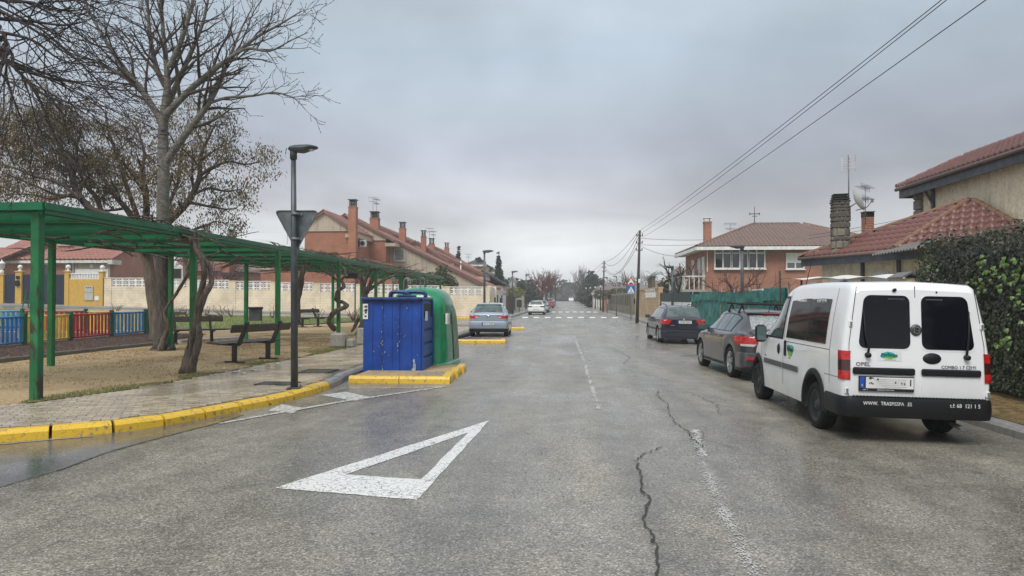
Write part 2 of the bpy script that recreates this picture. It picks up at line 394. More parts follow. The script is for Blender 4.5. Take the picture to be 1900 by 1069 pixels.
M_TILE_BROWN = stained('brown_clay_tile', (0.17, 0.105, 0.085), (0.08, 0.055, 0.05), 0.5, False, 0.2, 40)
M_TILE_MOSS = stained('mossy_clay_tile', (0.19, 0.10, 0.055), (0.13, 0.09, 0.04), 0.6, False, 0.3, 40)
M_GREYSHEET = stained('grey_fibre_sheet', (0.16, 0.155, 0.15), (0.07, 0.07, 0.07), 0.6, False)
M_MOSSSTONE = stained('mossy_stone', (0.20, 0.19, 0.14), (0.07, 0.08, 0.045), 0.9, False, 0.8, 20)
M_STONE = stained('rough_granite', (0.21, 0.185, 0.145), (0.08, 0.07, 0.06), 0.9, False, 0.8, 20)
M_PAVER = mat('wet_paver', (0.36, 0.30, 0.215), 0.20, 0.25, 1.2, 0.25, 60, rvar=0.12, spec=0.6)
M_PAVER_BR = mat('brown_wet_paver', (0.20, 0.135, 0.055), 0.25, 0.3, 1.5, 0.3, 50, rvar=0.1, spec=0.5)
M_JOINT = mat('paver_joint', (0.07, 0.06, 0.05), 0.4, 0.2, 8)
M_PAVE_FAR = mat('grey_pavement', (0.25, 0.235, 0.21), 0.3, 0.2, 2.0, 0.2, 30, rvar=0.1)
# soil with dead grass
m, t, b, v = newmat('sandy_soil')
g1 = noise(t, v, 0.9, 6, 0.7, 0.4); g2 = noise(t, v, 22.0, 5, 0.75); g3 = noise(t, v, 0.45, 4, 0.6, offset=(3, 8, 0))
c = mixcol(t, ramp(t, g2, 0.32, 0.0, 0.68, 1.0), (0.25, 0.165, 0.08), (0.60, 0.45, 0.255))
c = mixcol(t, ramp(t, noise(t, v, 90.0, 3), 0.55, 0.0, 0.7, 0.6), c, (0.62, 0.50, 0.30))
c = mixcol(t, ramp(t, g1, 0.52, 0.0, 0.66, 0.55), c, (0.20, 0.17, 0.055))
c = mixcol(t, ramp(t, g3, 0.48, 0.0, 0.70, 0.6), c, (0.25, 0.15, 0.08))
L(t, c, b.inputs['Base Color']); b.inputs['Roughness'].default_value = 0.9
bp = N(t, 'ShaderNodeBump', i_Strength=0.9, i_Distance=0.03); L(t, g2, bp.inputs['Height']); L(t, bp.outputs[0], b.inputs['Normal'])
M_SOIL = m
M_EARTH = mat('dull_earth', (0.14, 0.125, 0.07), 0.9, 0.35, 0.4, 0.6, 8, col2=(0.10, 0.12, 0.04))
M_LAWN = mat('lawn_turf', (0.12, 0.165, 0.03), 0.8, 0.3, 0.7, 0.9, 60, col2=(0.18, 0.20, 0.05))
M_BARK = mat('bark_mulch', (0.055, 0.032, 0.025), 0.75, 0.4, 30, 1.0, 50, col2=(0.12, 0.07, 0.05))
M_GREENPAINT = None
m, t, b, v = newmat('worn_green_paint')
gg = noise(t, v, 3.0, 5, 0.7, stretch=(1.5, 1.5, 0.5))
c = mixcol(t, ramp(t, noise(t, v, 1.5, 4), 0.35, 0.0, 0.65, 1.0), (0.0, 0.095, 0.035), (0.004, 0.155, 0.06))
c = mixcol(t, ramp(t, gg, 0.64, 0.0, 0.70, 0.85), c, (0.055, 0.035, 0.02))
L(t, c, b.inputs['Base Color']); b.inputs['Roughness'].default_value = 0.42
M_GREENPAINT = m
m, t, b, v = newmat('green_post_paint')
c = mixcol(t, ramp(t, noise(t, v, 2.5, 4), 0.35, 0.0, 0.65, 1.0), (0.004, 0.12, 0.03), (0.012, 0.18, 0.048))
c = mixcol(t, ramp(t, noise(t, v, 3.5, 6, 0.75, stretch=(2, 2, .5)), 0.57, 0.0, 0.64, 0.8), c, (0.05, 0.04, 0.02))
L(t, c, b.inputs['Base Color']); b.inputs['Roughness'].default_value = 0.5
M_GREENPOST = m
m, t, b, v = newmat('rotting_green_post')
gg = noise(t, v, 2.4, 6, 0.75, stretch=(2.0, 2.0, 0.6))
c = mixcol(t, ramp(t, noise(t, v, 2.0, 4), 0.35, 0.0, 0.65, 1.0), (0.004, 0.11, 0.035), (0.02, 0.19, 0.06))
c = mixcol(t, ramp(t, gg, 0.49, 0.0, 0.55, 0.95), c, (0.04, 0.022, 0.015))
L(t, c, b.inputs['Base Color']); b.inputs['Roughness'].default_value = 0.5
M_ROTPOST = m
def barkmat(name, c1, c2, sc=18.0, st=(1, 1, 0.2), bump=1.0, rough=0.85):
 m, t, b, v = newmat(name)
 n_ = noise(t, v, sc, 6, 0.7, 0.5, stretch=st)
 big = noise(t, v, 1.3, 4)
 c = mixcol(t, ramp(t, n_, 0.36, 0.0, 0.62, 1.0), c1, c2)
 c = mixcol(t, ramp(t, big, 0.4, 0.0, 0.7, 0.4), c, tuple(k * 0.6 for k in c1))
 L(t, c, b.inputs['Base Color']); b.inputs['Roughness'].default_value = rough
 bp = N(t, 'ShaderNodeBump', i_Strength=bump, i_Distance=0.03); L(t, n_, bp.inputs['Height']); L(t, bp.outputs[0], b.inputs['Normal'])
 return m
M_SOOT = stained('sooty_granite', (0.10, 0.085, 0.07), (0.03, 0.028, 0.025), 0.9, False, 0.8, 20)
M_BARK_PALE = barkmat('pale_poplar_bark', (0.16, 0.15, 0.125), (0.27, 0.255, 0.225), 9.0, (1, 1, 1.6), 0.5)
M_BARK_ROUGH = barkmat('furrowed_bark', (0.025, 0.02, 0.016), (0.12, 0.10, 0.08), 16.0)
M_BARK_BROWN = barkmat('brown_bark', (0.075, 0.055, 0.038), (0.19, 0.145, 0.10), 12.0)
M_VINE = barkmat('vine_bark', (0.03, 0.022, 0.017), (0.21, 0.165, 0.125), 14.0, (1, 1, 0.15))
M_TWIG = mat('dark_twig', (0.04, 0.03, 0.026), 0.8, 0.3, 3)
M_TWIG2 = mat('brown_twig', (0.06, 0.042, 0.03), 0.8, 0.3, 3)
M_TWIGRED = mat('reddish_twig', (0.13, 0.05, 0.042), 0.8, 0.3, 3)
def plain(name, col, rough=0.5, metal=0.0, **k): return mat(name, col, rough, k.pop('var', 0.08), k.pop('scale', 4.0), metal=metal, **k)
M_STEEL = plain('galvanised_steel', (0.20, 0.21, 0.215), 0.45, 0.5)
M_LAMPGREY = plain('dark_grey_metal', (0.070, 0.080, 0.086), 0.4, 0.3, var=0.2)
M_SIGNBACK = plain('sign_back_grey', (0.14, 0.155, 0.165), 0.45, 0.3, var=0.25, scale=2.5)
M_BLACKPL = plain('black_plastic', (0.008, 0.008, 0.009), 0.5, spec=0.3)
M_BLACKRUB = plain('black_rubber', (0.008, 0.008, 0.008), 0.75, spec=0.25, bump=0.2, bscale=60)
M_BENCHMETAL = plain('black_bench_metal', (0.012, 0.013, 0.014), 0.35)
M_BENCHWOOD = mat('dark_wet_wood', (0.045, 0.036, 0.026), 0.25, 0.3, 8, 0.2, 40, stretch=(1, 6, 6))
M_WHITE = plain('white_paint', (0.75, 0.75, 0.72), 0.5)
M_WHITEDIRTY = plain('dirty_white_paint', (0.62, 0.60, 0.55), 0.6, var=0.2)
M_LATTICE = plain('white_lattice_block', (0.74, 0.73, 0.69), 0.7, var=0.12)
M_NAVY = plain('navy_gate_paint', (0.012, 0.018, 0.045), 0.45, var=0.3)
M_GLASS = plain('dark_window_glass', (0.018, 0.02, 0.022), 0.05, spec=0.9)
M_GLASSMID = plain('grey_window_glass', (0.10, 0.11, 0.115), 0.06, spec=0.9)
M_CURTAIN = plain('drawn_blind', (0.26, 0.26, 0.25), 0.5)
M_IRON = plain('rusty_iron', (0.05, 0.04, 0.035), 0.6, 0.4)
M_WOODPOLE = mat('tarred_wood_pole', (0.05, 0.042, 0.036), 0.8, 0.3, 6, 0.5, 30, stretch=(1, 1, .1))
M_BLUEBIN = None
m, t, b, v = newmat('scratched_blue_steel')
c = mixcol(t, ramp(t, noise(t, v, 2.0, 5), 0.35, 0.0, 0.68, 1.0), (0.002, 0.036, 0.23), (0.006, 0.07, 0.37))
c = mixcol(t, ramp(t, noise(t, v, 5.0, 6, 0.8, stretch=(3, 3, 0.5)), 0.70, 0.0, 0.75, 0.8), c, (0.20, 0.25, 0.36))
c = mixcol(t, ramp(t, noise(t, v, 1.2, 4, 0.6, stretch=(2, 2, 0.8), offset=(2, 0, 1)), 0.52, 0.0, 0.72, 0.55), c, (0.01, 0.015, 0.07))
L(t, c, b.inputs['Base Color']); b.inputs['Roughness'].default_value = 0.38
M_BLUEBIN = m
M_BLUETOP = plain('blue_lid_steel', (0.008, 0.035, 0.15), 0.3, var=0.35)
M_PEEL = plain('bare_primer', (0.34, 0.38, 0.40), 0.6, var=0.3, scale=20)
M_GREENBIN = mat('green_fibreglass', (0.0, 0.19, 0.075), 0.16, 0.3, 2.0, col2=(0.008, 0.28, 0.12), spec=0.6)
M_GREENBIN2 = mat('faded_green_fibreglass', (0.15, 0.21, 0.14), 0.4, 0.25, 5.0)
M_STICKER = plain('paper_sticker', (0.72, 0.72, 0.70), 0.5)
M_TEAL = mat('teal_print', (0.02, 0.32, 0.32), 0.4, 0.3, 12)
M_LIME = plain('lime_print', (0.16, 0.40, 0.05), 0.4)
M_NETTING = mat('green_shade_netting', (0.006, 0.11, 0.095), 0.6, 0.35, 3.0, 0.5, 40, col2=(0.015, 0.21, 0.175))
M_DKGREEN = plain('dark_green_sheet', (0.006, 0.035, 0.03), 0.5)
def carpaint(name, col, rough=0.28, metal=0.0, coat=0.8, dirt=0.25, dirtcol=(0.16, 0.15, 0.13)):
 m, t, b, v = newmat(name)
 n_ = noise(t, v, 1.8, 6, 0.7); sp = N(t, 'ShaderNodeSeparateXYZ'); L(t, v, sp.inputs[0])
 low = N(t, 'ShaderNodeMapRange'); low.inputs[1].default_value = 0.25; low.inputs[2].default_value = 0.75
 low.inputs[3].default_value = dirt * 1.8; low.inputs[4].default_value = dirt * 0.25; L(t, sp.outputs['Z'], low.inputs[0])
 f = N(t, 'ShaderNodeMath', operation='MULTIPLY'); L(t, low.outputs[0], f.inputs[0]); L(t, ramp(t, n_, 0.3, 0.3, 0.7, 1.0), f.inputs[1])
 L(t, mixcol(t, f.outputs[0], col, dirtcol), b.inputs['Base Color'])
 b.inputs['Roughness'].default_value = rough; b.inputs['Metallic'].default_value = metal
 b.inputs['Coat Weight'].default_value = coat; b.inputs['Coat Roughness'].default_value = 0.06
 return m
M_CARWHITE = carpaint('white_van_paint', (0.80, 0.81, 0.81), 0.35, dirt=0.30)
M_CARGREY = carpaint('dark_grey_car_paint', (0.042, 0.041, 0.048), 0.3, 0.35, dirt=0.16)
M_CARNAVY = carpaint('dark_blue_car_paint', (0.004, 0.006, 0.022), 0.25, 0.0, dirt=0.07)
M_CARSILVER = carpaint('blue_silver_car_paint', (0.36, 0.42, 0.50), 0.3, 0.45, dirt=0.15)
M_CARWHITE2 = carpaint('white_hatchback_paint', (0.80, 0.80, 0.79), 0.3, dirt=0.1)
M_CARRED = carpaint('red_car_paint', (0.50, 0.06, 0.05), 0.3, dirt=0.1)
M_CARGREEN = carpaint('pale_grey_car_paint', (0.33, 0.38, 0.42), 0.3, dirt=0.1)
M_CARGLASS = plain('tinted_car_glass', (0.010, 0.011, 0.013), 0.04, spec=0.8)
M_CARGLASSDK = plain('black_tinted_car_glass', (0.003, 0.0035, 0.007), 0.06, spec=0.32)
M_CARGLASSLT = plain('greenish_car_glass', (0.055, 0.085, 0.082), 0.05, spec=0.9, var=0.4, scale=2.0)
M_RAINGLASS = mat('rain_speckled_glass', (0.17, 0.18, 0.185), 0.12, 0.5, 26.0, 0.6, 60, spec=0.9, stretch=(1, 2, 2), col2=(0.40, 0.42, 0.42))
M_REDLAMP = mat('red_lamp_lens', (0.35, 0.008, 0.008), 0.12, 0.3, 20, spec=0.8, col2=(0.55, 0.02, 0.02))
M_REDDARK = plain('smoked_red_lens', (0.055, 0.012, 0.010), 0.12, spec=0.8)
M_CLEARLAMP = plain('clear_lamp_lens', (0.55, 0.50, 0.50), 0.1, spec=0.8)
M_CHROME = plain('chrome', (0.6, 0.6, 0.6), 0.18, 1.0)
M_ALLOY = plain('alloy_wheel', (0.42, 0.43, 0.44), 0.3, 0.8)
M_STEELWHEEL = plain('dark_steel_wheel', (0.03, 0.031, 0.034), 0.45, 0.3)
M_PLATE = plain('number_plate_white', (0.66, 0.66, 0.64), 0.4)
M_EUBLUE = plain('plate_blue', (0.01, 0.07, 0.38), 0.4)
M_INK = plain('black_ink', (0.012, 0.012, 0.012), 0.5)
M_INTERIOR = plain('car_interior', (0.02, 0.02, 0.021), 0.8)
M_SIGNBLUE = plain('sign_blue', (0.01, 0.14, 0.42), 0.35)
M_SIGNRED = plain('sign_red', (0.50, 0.02, 0.025), 0.35)
def textmesh(name, s, size, matl, parent, mtx, align='CENTER', extrude=0.0015, sx=1.0):
 cu = bpy.data.curves.new(name, 'FONT'); cu.body = s; cu.size = size; cu.extrude = extrude
 cu.align_x = align; cu.align_y = 'CENTER'; cu.resolution_u = 2
 tmp = bpy.data.objects.new(name, cu); COL.objects.link(tmp)
 dg = bpy.context.evaluated_depsgraph_get()
 me = bpy.data.meshes.new_from_object(tmp.evaluated_get(dg))
 bpy.data.objects.remove(tmp)
 me.name = name
 if sx != 1.0:
  for vv in me.vertices: vv.co.x *= sx
 me.materials.clear(); me.materials.append(matl)
 o = bpy.data.objects.new(name, me); COL.objects.link(o); o.parent = parent; o.matrix_local = mtx
 return o
# lettering that faces -Y (towards the camera)
def face_back(x, y, z, lean=0.0): return Matrix.Translation((x, y, z)) @ Matrix.Rotation(math.pi / 2 - lean, 4, 'X')
# ================================================================ GROUND
def sheet(name, xs, ys, dz, matl, keep=None, kind='structure', rough_=0.0):
 b = MB(); n = len(xs)
 b.v = [(x, y, gz(x, y) + dz + (mnoise.noise(Vector((x * 0.9, y * 0.9, 3.1))) * rough_ if rough_ else 0)) for y in ys for x in xs]
 for j in range(len(ys) - 1):
  for i in range(n - 1):
   if keep is None or keep((xs[i] + xs[i + 1]) / 2, (ys[j] + ys[j + 1]) / 2):
    b.f.append((j * n + i, j * n + i + 1, (j + 1) * n + i + 1, (j + 1) * n + i)); b.s.append(True); b.m.append(0)
 o = b.build(name, matl, recalc=False); o['kind'] = kind
 return o
def frange(a, b, s):
 r = []; x = a
 while x < b - 1e-6: r.append(x); x += s
 r.append(b); return r
XS = frange(-900, -100, 100) + frange(-75, -50, 5) + frange(-48, 4, 2) + [5.6] + frange(7, 25, 3) + frange(30, 100, 10) + frange(200, 900, 100)
YS = frange(-300, -50, 50) + frange(-25, 20, 5) + frange(22, 90, 2) + frange(95, 200, 5) + frange(250, 1500, 125)
sheet('ground', XS, YS, -0.06, M_EARTH)
RX = frange(-70, -50, 5) + frange(-48, 4, 2) + [5.6, 12]; RY = frange(-20, 20, 5) + frange(22, 90, 2) + frange(95, 200, 5) + frange(250, 420, 30)
sheet('road', RX, RY, 0.0, M_ROAD, lambda x, y: (x < 6.5 or y < 7) and (y < 58 or x > -9))
def polysheet(name, poly, z, matl, kind='structure', step=None, parent=None, jitter=0.0):
 """flat polygon following the ground height; poly in metres"""
 bm = bmesh.new()
 vs = [bm.verts.new((p[0], p[1], 0)) for p in poly]
 bm.faces.new(vs)
 bmesh.ops.triangulate(bm, faces=bm.faces)
 if step:
  for _ in range(6):
   es = [e for e in bm.edges if e.calc_length() > step]
   if not es: break
   bmesh.ops.subdivide_edges(bm, edges=es, cuts=1)
   bmesh.ops.triangulate(bm, faces=bm.faces)
 for v_ in bm.verts: v_.co.z = gz(v_.co.x, v_.co.y) + z
 for f in bm.faces:
  if f.normal.z < 0: f.normal_flip()
 bmesh.ops.recalc_face_normals(bm, faces=bm.faces)
 bm.normal_update()
 if sum(f.normal.z for f in bm.faces) < 0: bmesh.ops.reverse_faces(bm, faces=bm.faces)
 me = bpy.data.meshes.new(name); bm.to_mesh(me); bm.free(); me.materials.append(matl)
 o = bpy.data.objects.new(name, me); COL.objects.link(o)
 if parent: o.parent = parent
 else: o['kind'] = kind
 return o
# road resurfacing strip along the near left kerb
polysheet('resurfaced_asphalt', [(-40, 1.2), (-12, 2.9), (-4.77, 5.78), (-4.69, 6.46), (-4.74, 7.2), (-4.62, 8.0), (-4.46, 8.8), (-4.38, 9.6), (-4.6, 9.8), (-4.8, 9.2), (-5.0, 8.72), (-5.25, 8.3), (-5.6, 7.98), (-6.1, 7.65), (-7.2, 6.98), (-9, 6.2), (-13.9, 4.8), (-40, 2.0)], 0.004, M_PATCHROAD)
def line_poly(pts, wd, jit=0.0):
 l = []; r = []
 for i, p in enumerate(pts):
  a = Vector(pts[max(i - 1, 0)]); c = Vector(pts[min(i + 1, len(pts) - 1)])
  d = (c - a).normalized(); n_ = Vector((-d.y, d.x))
  wv = wd[i] if isinstance(wd, (list, tuple)) else wd
  l.append(Vector(p) + n_ * (wv / 2 + random.uniform(-jit, jit))); r.append(Vector(p) - n_ * (wv / 2 + random.uniform(-jit, jit)))
 return [tuple(q) for q in l] + [tuple(q) for q in reversed(r)]
def marking(name, poly, matl=None, z=0.004): return polysheet(name, poly, z, matl or M_WHITEPAINT)
# give-way triangle, pointing away from the junction
A_, B_, C_ = Vector((-2.43, 5.93)), Vector((-1.16, 5.66)), Vector((-0.97, 9.44))
a_, b_, c_ = Vector((-1.98, 6.42)), Vector((-1.26, 6.30)), Vector((-1.13, 8.55))
b = MB()
def rag(p, q, n=14):
 return [p.lerp(q, i / n) + Vector((random.uniform(-.008, .008), random.uniform(-.010, .010))) * (0 if i in (0,) else 1) for i in range(n)]
outer = rag(A_, B_) + rag(B_, C_, 14) + rag(C_, A_, 14); inner = rag(a_, b_) + rag(b_, c_, 14) + rag(c_, a_, 14)
n_ = len(outer)
b.v = [(p.x, p.y, 0.004) for p in outer] + [(p.x, p.y, 0.004) for p in inner]
for i in range(n_): b.f.append((i, (i + 1) % n_, n_ + (i + 1) % n_, n_ + i)); b.s.append(False); b.m.append(0)
o = b.build('giveway_triangle_marking', M_WHITEPAINT); o['kind'] = 'structure'
marking('road_dash_marking', [(-4.22, 10.02), (-3.76, 9.80), (-3.84, 10.33), (-4.27, 10.62)], M_FADEDPAINT)
marking('road_dash_marking', [(-4.02, 11.70), (-3.27, 11.05), (-3.08, 11.47), (-3.74, 12.14)], M_FADEDPAINT)
marking('bay_line_marking', line_poly([(-4.40, 8.92), (-3.9, 9.98), (-3.42, 10.98), (-2.8, 11.96), (-2.15, 12.98)], 0.09, 0.012), M_FADEDPAINT, 0.008)
marking('bay_line_marking', line_poly([(-3.98, 12.62), (-3.2, 12.70), (-2.2, 12.97)], 0.085, 0.01), M_FADEDPAINT)
M_OLDLINE = plain('old_line_paint', (0.42, 0.41, 0.38), 0.5)
def flakes(name, pts, wd, per_m, s0, s1, matl):
 """what is left of a worn line: scattered flakes of paint"""
 b = MB()
 for p, q in zip(pts[:-1], pts[1:]):
  p = Vector(p); q = Vector(q); d = (q - p).normalized(); n_ = Vector((-d.y, d.x))
  for _ in range(int((q - p).length * per_m)):
   c = p.lerp(q, random.random()) + n_ * random.gauss(0, wd / 3.2)
   if mnoise.noise(Vector((c.x * 3, c.y * 1.6, 2))) < random.uniform(-.5, .15): continue
   k = len(b.v); s_ = random.uniform(s0, s1); a0 = random.uniform(0, 6.28)
   for i in range(5): a = a0 + i * 1.257; r_ = s_ * random.uniform(.5, 1); x = c.x + r_ * math.cos(a); y = c.y + r_ * 1.3 * math.sin(a); b.v.append((x, y, gz(x, y) + .004 + random.uniform(0, .0008)))
   b.f.append(tuple(range(k, k + 5))); b.s.append(False); b.m.append(0)
 o = b.build(name, matl, recalc=False); o['kind'] = 'structure'
flakes('centre_line_marking', [(0.52, 10.6), (0.53, 12.5), (0.52, 15), (0.54, 18), (0.50, 25), (0.48, 31)], .07, 340, .010, .028, M_OLDLINE)
flakes('bay_edge_marking', [(1.64, 9.15), (1.58, 8.6), (1.50, 8.05), (1.45, 7.6)], .085, 800, .006, .020, M_FADEDPAINT)
flakes('bay_edge_marking', [(1.45, 7.6), (1.30, 6.4), (1.20, 5.4), (1.13, 4.4), (1.08, 3.2)], .10, 700, .005, .013, M_OLDLINE)
marking('gutter_line_marking', line_poly([(-6.3, 7.40), (-5.8, 7.78), (-5.45, 8.0)], 0.07, 0.02), M_GHOSTPAINT, 0.009)
# cracks
M_CRACK = plain('open_crack_filler', (0.035, 0.037, 0.026), 0.9)
def crack(pts, wd, seg=0.06, amp=0.022):
 out_ = []
 for p, q in zip(pts[:-1], pts[1:]):
  p = Vector(p); q = Vector(q); n_ = max(2, int((q - p).length / seg))
  for i in range(n_): out_.append(p.lerp(q, i / n_) + Vector((random.uniform(-amp, amp), random.uniform(-amp, amp) * 0.8)))
 out_.append(Vector(pts[-1]))
 ws = [max(0.004, wd * random.uniform(0.35, 1.25) * min(1.0, 0.35 + i / 5.0, 0.35 + (len(out_) - 1 - i) / 5.0)) for i in range(len(out_))]
 b = MB()
 for i in range(len(out_) - 1):
  d = (out_[i + 1] - out_[i]).normalized(); nn = Vector((-d.y, d.x))
  p0 = out_[i]; p1 = out_[i + 1]
  e0, e1 = gz(p0.x, p0.y) + .0125, gz(p1.x, p1.y) + .0125
  b.v.extend([(p0.x - nn.x * ws[i] / 2, p0.y - nn.y * ws[i] / 2, e0), (p1.x - nn.x * ws[i + 1] / 2, p1.y - nn.y * ws[i + 1] / 2, e1),
     (p1.x + nn.x * ws[i + 1] / 2, p1.y + nn.y * ws[i + 1] / 2, e1), (p0.x + nn.x * ws[i] / 2, p0.y + nn.y * ws[i] / 2, e0)])
  k = 4 * i; b.f.append((k, k + 1, k + 2, k + 3)); b.s.append(False); b.m.append(0)
 o = b.build('road_crack', M_CRACK); o['kind'] = 'structure'
crack([(1.12, 8.02), (0.86, 7.6), (0.72, 7.25), (0.71, 6.7), (0.66, 6.2), (0.69, 5.8), (0.57, 5.33), (0.60, 4.9), (0.58, 4.56), (0.54, 4.2), (0.50, 3.6)], 0.017, 0.05, 0.02)
crack([(1.72, 13.1), (1.58, 12.3), (1.62, 11.2), (1.50, 10.4), (1.47, 9.7), (1.52, 9.0), (1.50, 8.5), (1.53, 8.1), (1.42, 7.85)], 0.013, 0.06, 0.022)
crack([(1.50, 8.55), (1.75, 8.25), (1.95, 8.0)], 0.008)
crack([(1.62, 8.5), (1.72, 8.9), (1.70, 9.1)], 0.008)
crack([(-4.74, 5.75), (-4.68, 6.3), (-4.72, 7.0), (-4.70, 7.4), (-4.60, 8.0), (-4.45, 8.8), (-4.38, 9.55)], 0.016, 0.08, 0.012)
crack([(-2.0, 13.9), (0.2, 13.95), (1.8, 13.8)], 0.012, 0.12, 0.02)
crack([(1.3, 17.0), (1.9, 15.5), (2.2, 14.4)], 0.01, 0.1, 0.03)
crack([(1.6, 24.0), (1.9, 20.5), (1.5, 18.2)], 0.014, 0.15, 0.04)
crack([(-1.8, 24.0), (1.0, 24.3), (3.2, 24.0)], 0.02, 0.2, 0.03)
crack([(2.2, 13.0), (2.4, 11.4), (2.2, 10.3)], 0.009, 0.08, 0.03)
# raised crossings: dark ramp with white blocks
for (yc, x0, x1, n_) in ((61.0, -3.6, 4.9, 9), (86.0, -3.2, 4.3, 9)):
 root = thing('speed_hump', None, None); root['kind'] = 'structure'
 b = MB()
 rows = []
 for y, z in ((-0.7, 0.006), (-0.35, 0.05), (0, 0.07), (0.35, 0.05), (0.7, 0.006)):
  rows.append([(x0, yc + y, gz(0, yc) + z), (x1, yc + y, gz(0, yc) + z)])
 b.grid(rows); b.build('hump', M_ROAD, root)
 for k in range(n_):
  xa = x0 + 0.15 + k * (x1 - x0) / n_
  b = MB()
  b.grid([[(xa, yc + y, gz(0, yc) + z + 0.006), (xa + 0.47, yc + y, gz(0, yc) + z + 0.006)] for y, z in ((-0.68, 0.007), (-0.35, 0.05), (0, 0.07))])
  b.build('white_block', M_WHITE, root)
KZ = 0.14
def kerb_run(name, path, matl, seg, parentname, gap=0.012, prof=None, inward=1, zb=0.0, jit=0.006):
 """stones laid along a path; inward=+1 -> pavement is on the left of the path direction"""
 prof = prof or [(0.0, 0.0), (0.012, 0.085), (0.05, 0.128), (0.075, KZ), (0.18, KZ), (0.18, 0.0)]
 root = thing(parentname, None, None); root['kind'] = 'structure'
 P = [Vector(p) for p in path]; cum = [0.0]
 for p, q in zip(P[:-1], P[1:]): cum.append(cum[-1] + (q - p).length)
 def pt(s):
  s = min(max(s, 0), cum[-1])
  for i in range(len(P) - 1):
   if s <= cum[i + 1] + 1e-9: return P[i].lerp(P[i + 1], (s - cum[i]) / max(1e-9, cum[i + 1] - cum[i]))
  return P[-1]
 s = 0.0
 while s < cum[-1] - 0.05:
  ln = min(seg * random.uniform(0.94, 1.06), cum[-1] - s)
  b = MB(); rows = []
  nsub = max(1, int(ln / 0.35)); dzz = random.uniform(-jit, jit)
  for k in range(nsub + 1):
   ss = s + gap / 2 + (ln - gap) * k / nsub
   p = pt(ss); d = (pt(ss + 0.05) - pt(ss - 0.05)).normalized(); nn = Vector((-d.y, d.x)) * inward
   base = gz(p.x, p.y) + zb
   sh = 0.010 if k in (0, nsub) else 0.0
   rows.append([(p.x + nn.x * u, p.y + nn.y * u, base + (h + dzz - sh * (h > 0.1) if h > 0 else -0.03)) for u, h in prof])
  b.grid(rows, smooth=False)
  for r, fl in ((rows[0], False), (rows[-1], True)):
   i0 = len(b.v); b.v.extend(r); f = tuple(range(i0, i0 + len(r)))
   b.f.append(f[::-1] if fl else f); b.s.append(False); b.m.append(0)
  b.build(name, matl, root)
  s += ln
 return root
near_yellow = [(-13.9, 4.75), (-9.0, 6.15), (-7.2, 6.95), (-6.25, 7.57), (-5.55, 8.03), (-5.18, 8.36), (-4.93, 8.83), (-4.75, 9.38), (-4.58, 9.91), (-4.30, 10.75), (-4.18, 11.6), (-4.13, 12.5)]
kerb_run('kerb_stone', near_yellow, M_YELLOW, 0.62, 'yellow_kerb', gap=0.035)
kerb_run('kerb_stone', [(-4.13, 12.5), (-4.16, 13.2), (-4.28, 14.0), (-4.3, 16), (-4.3, 25.6)], M_KERB, 0.9, 'grey_kerb')
kerb_run('kerb_stone', [(-4.3, 26.4), (-4.3, 38.5), (-4.6, 39.6), (-5.6, 40.3), (-12, 40.9)], M_KERB, 0.9, 'grey_kerb')
inner = [(-14.5, 7.05), (-10.5, 8.05), (-8.6, 8.85), (-7.78, 9.40), (-7.56, 9.8), (-7.21, 10.9), (-6.98, 12.0), (-6.93, 13.5), (-6.72, 16.9), (-6.55, 19.2), (-6.52, 23.0), (-6.5, 38.0)]
outer_in = [(-13.85, 4.93), (-9.06, 6.32), (-7.27, 7.12), (-6.36, 7.72), (-5.68, 8.17), (-5.33, 8.46), (-5.10, 8.90), (-4.92, 9.43), (-4.75, 9.96), (-4.48, 10.78), (-4.36, 11.6), (-4.31, 12.5), (-4.34, 13.2), (-4.46, 14.0), (-4.48, 16), (-4.48, 40.0)]
walk_poly = outer_in + [(-6.5, 40.2)] + inner[::-1]
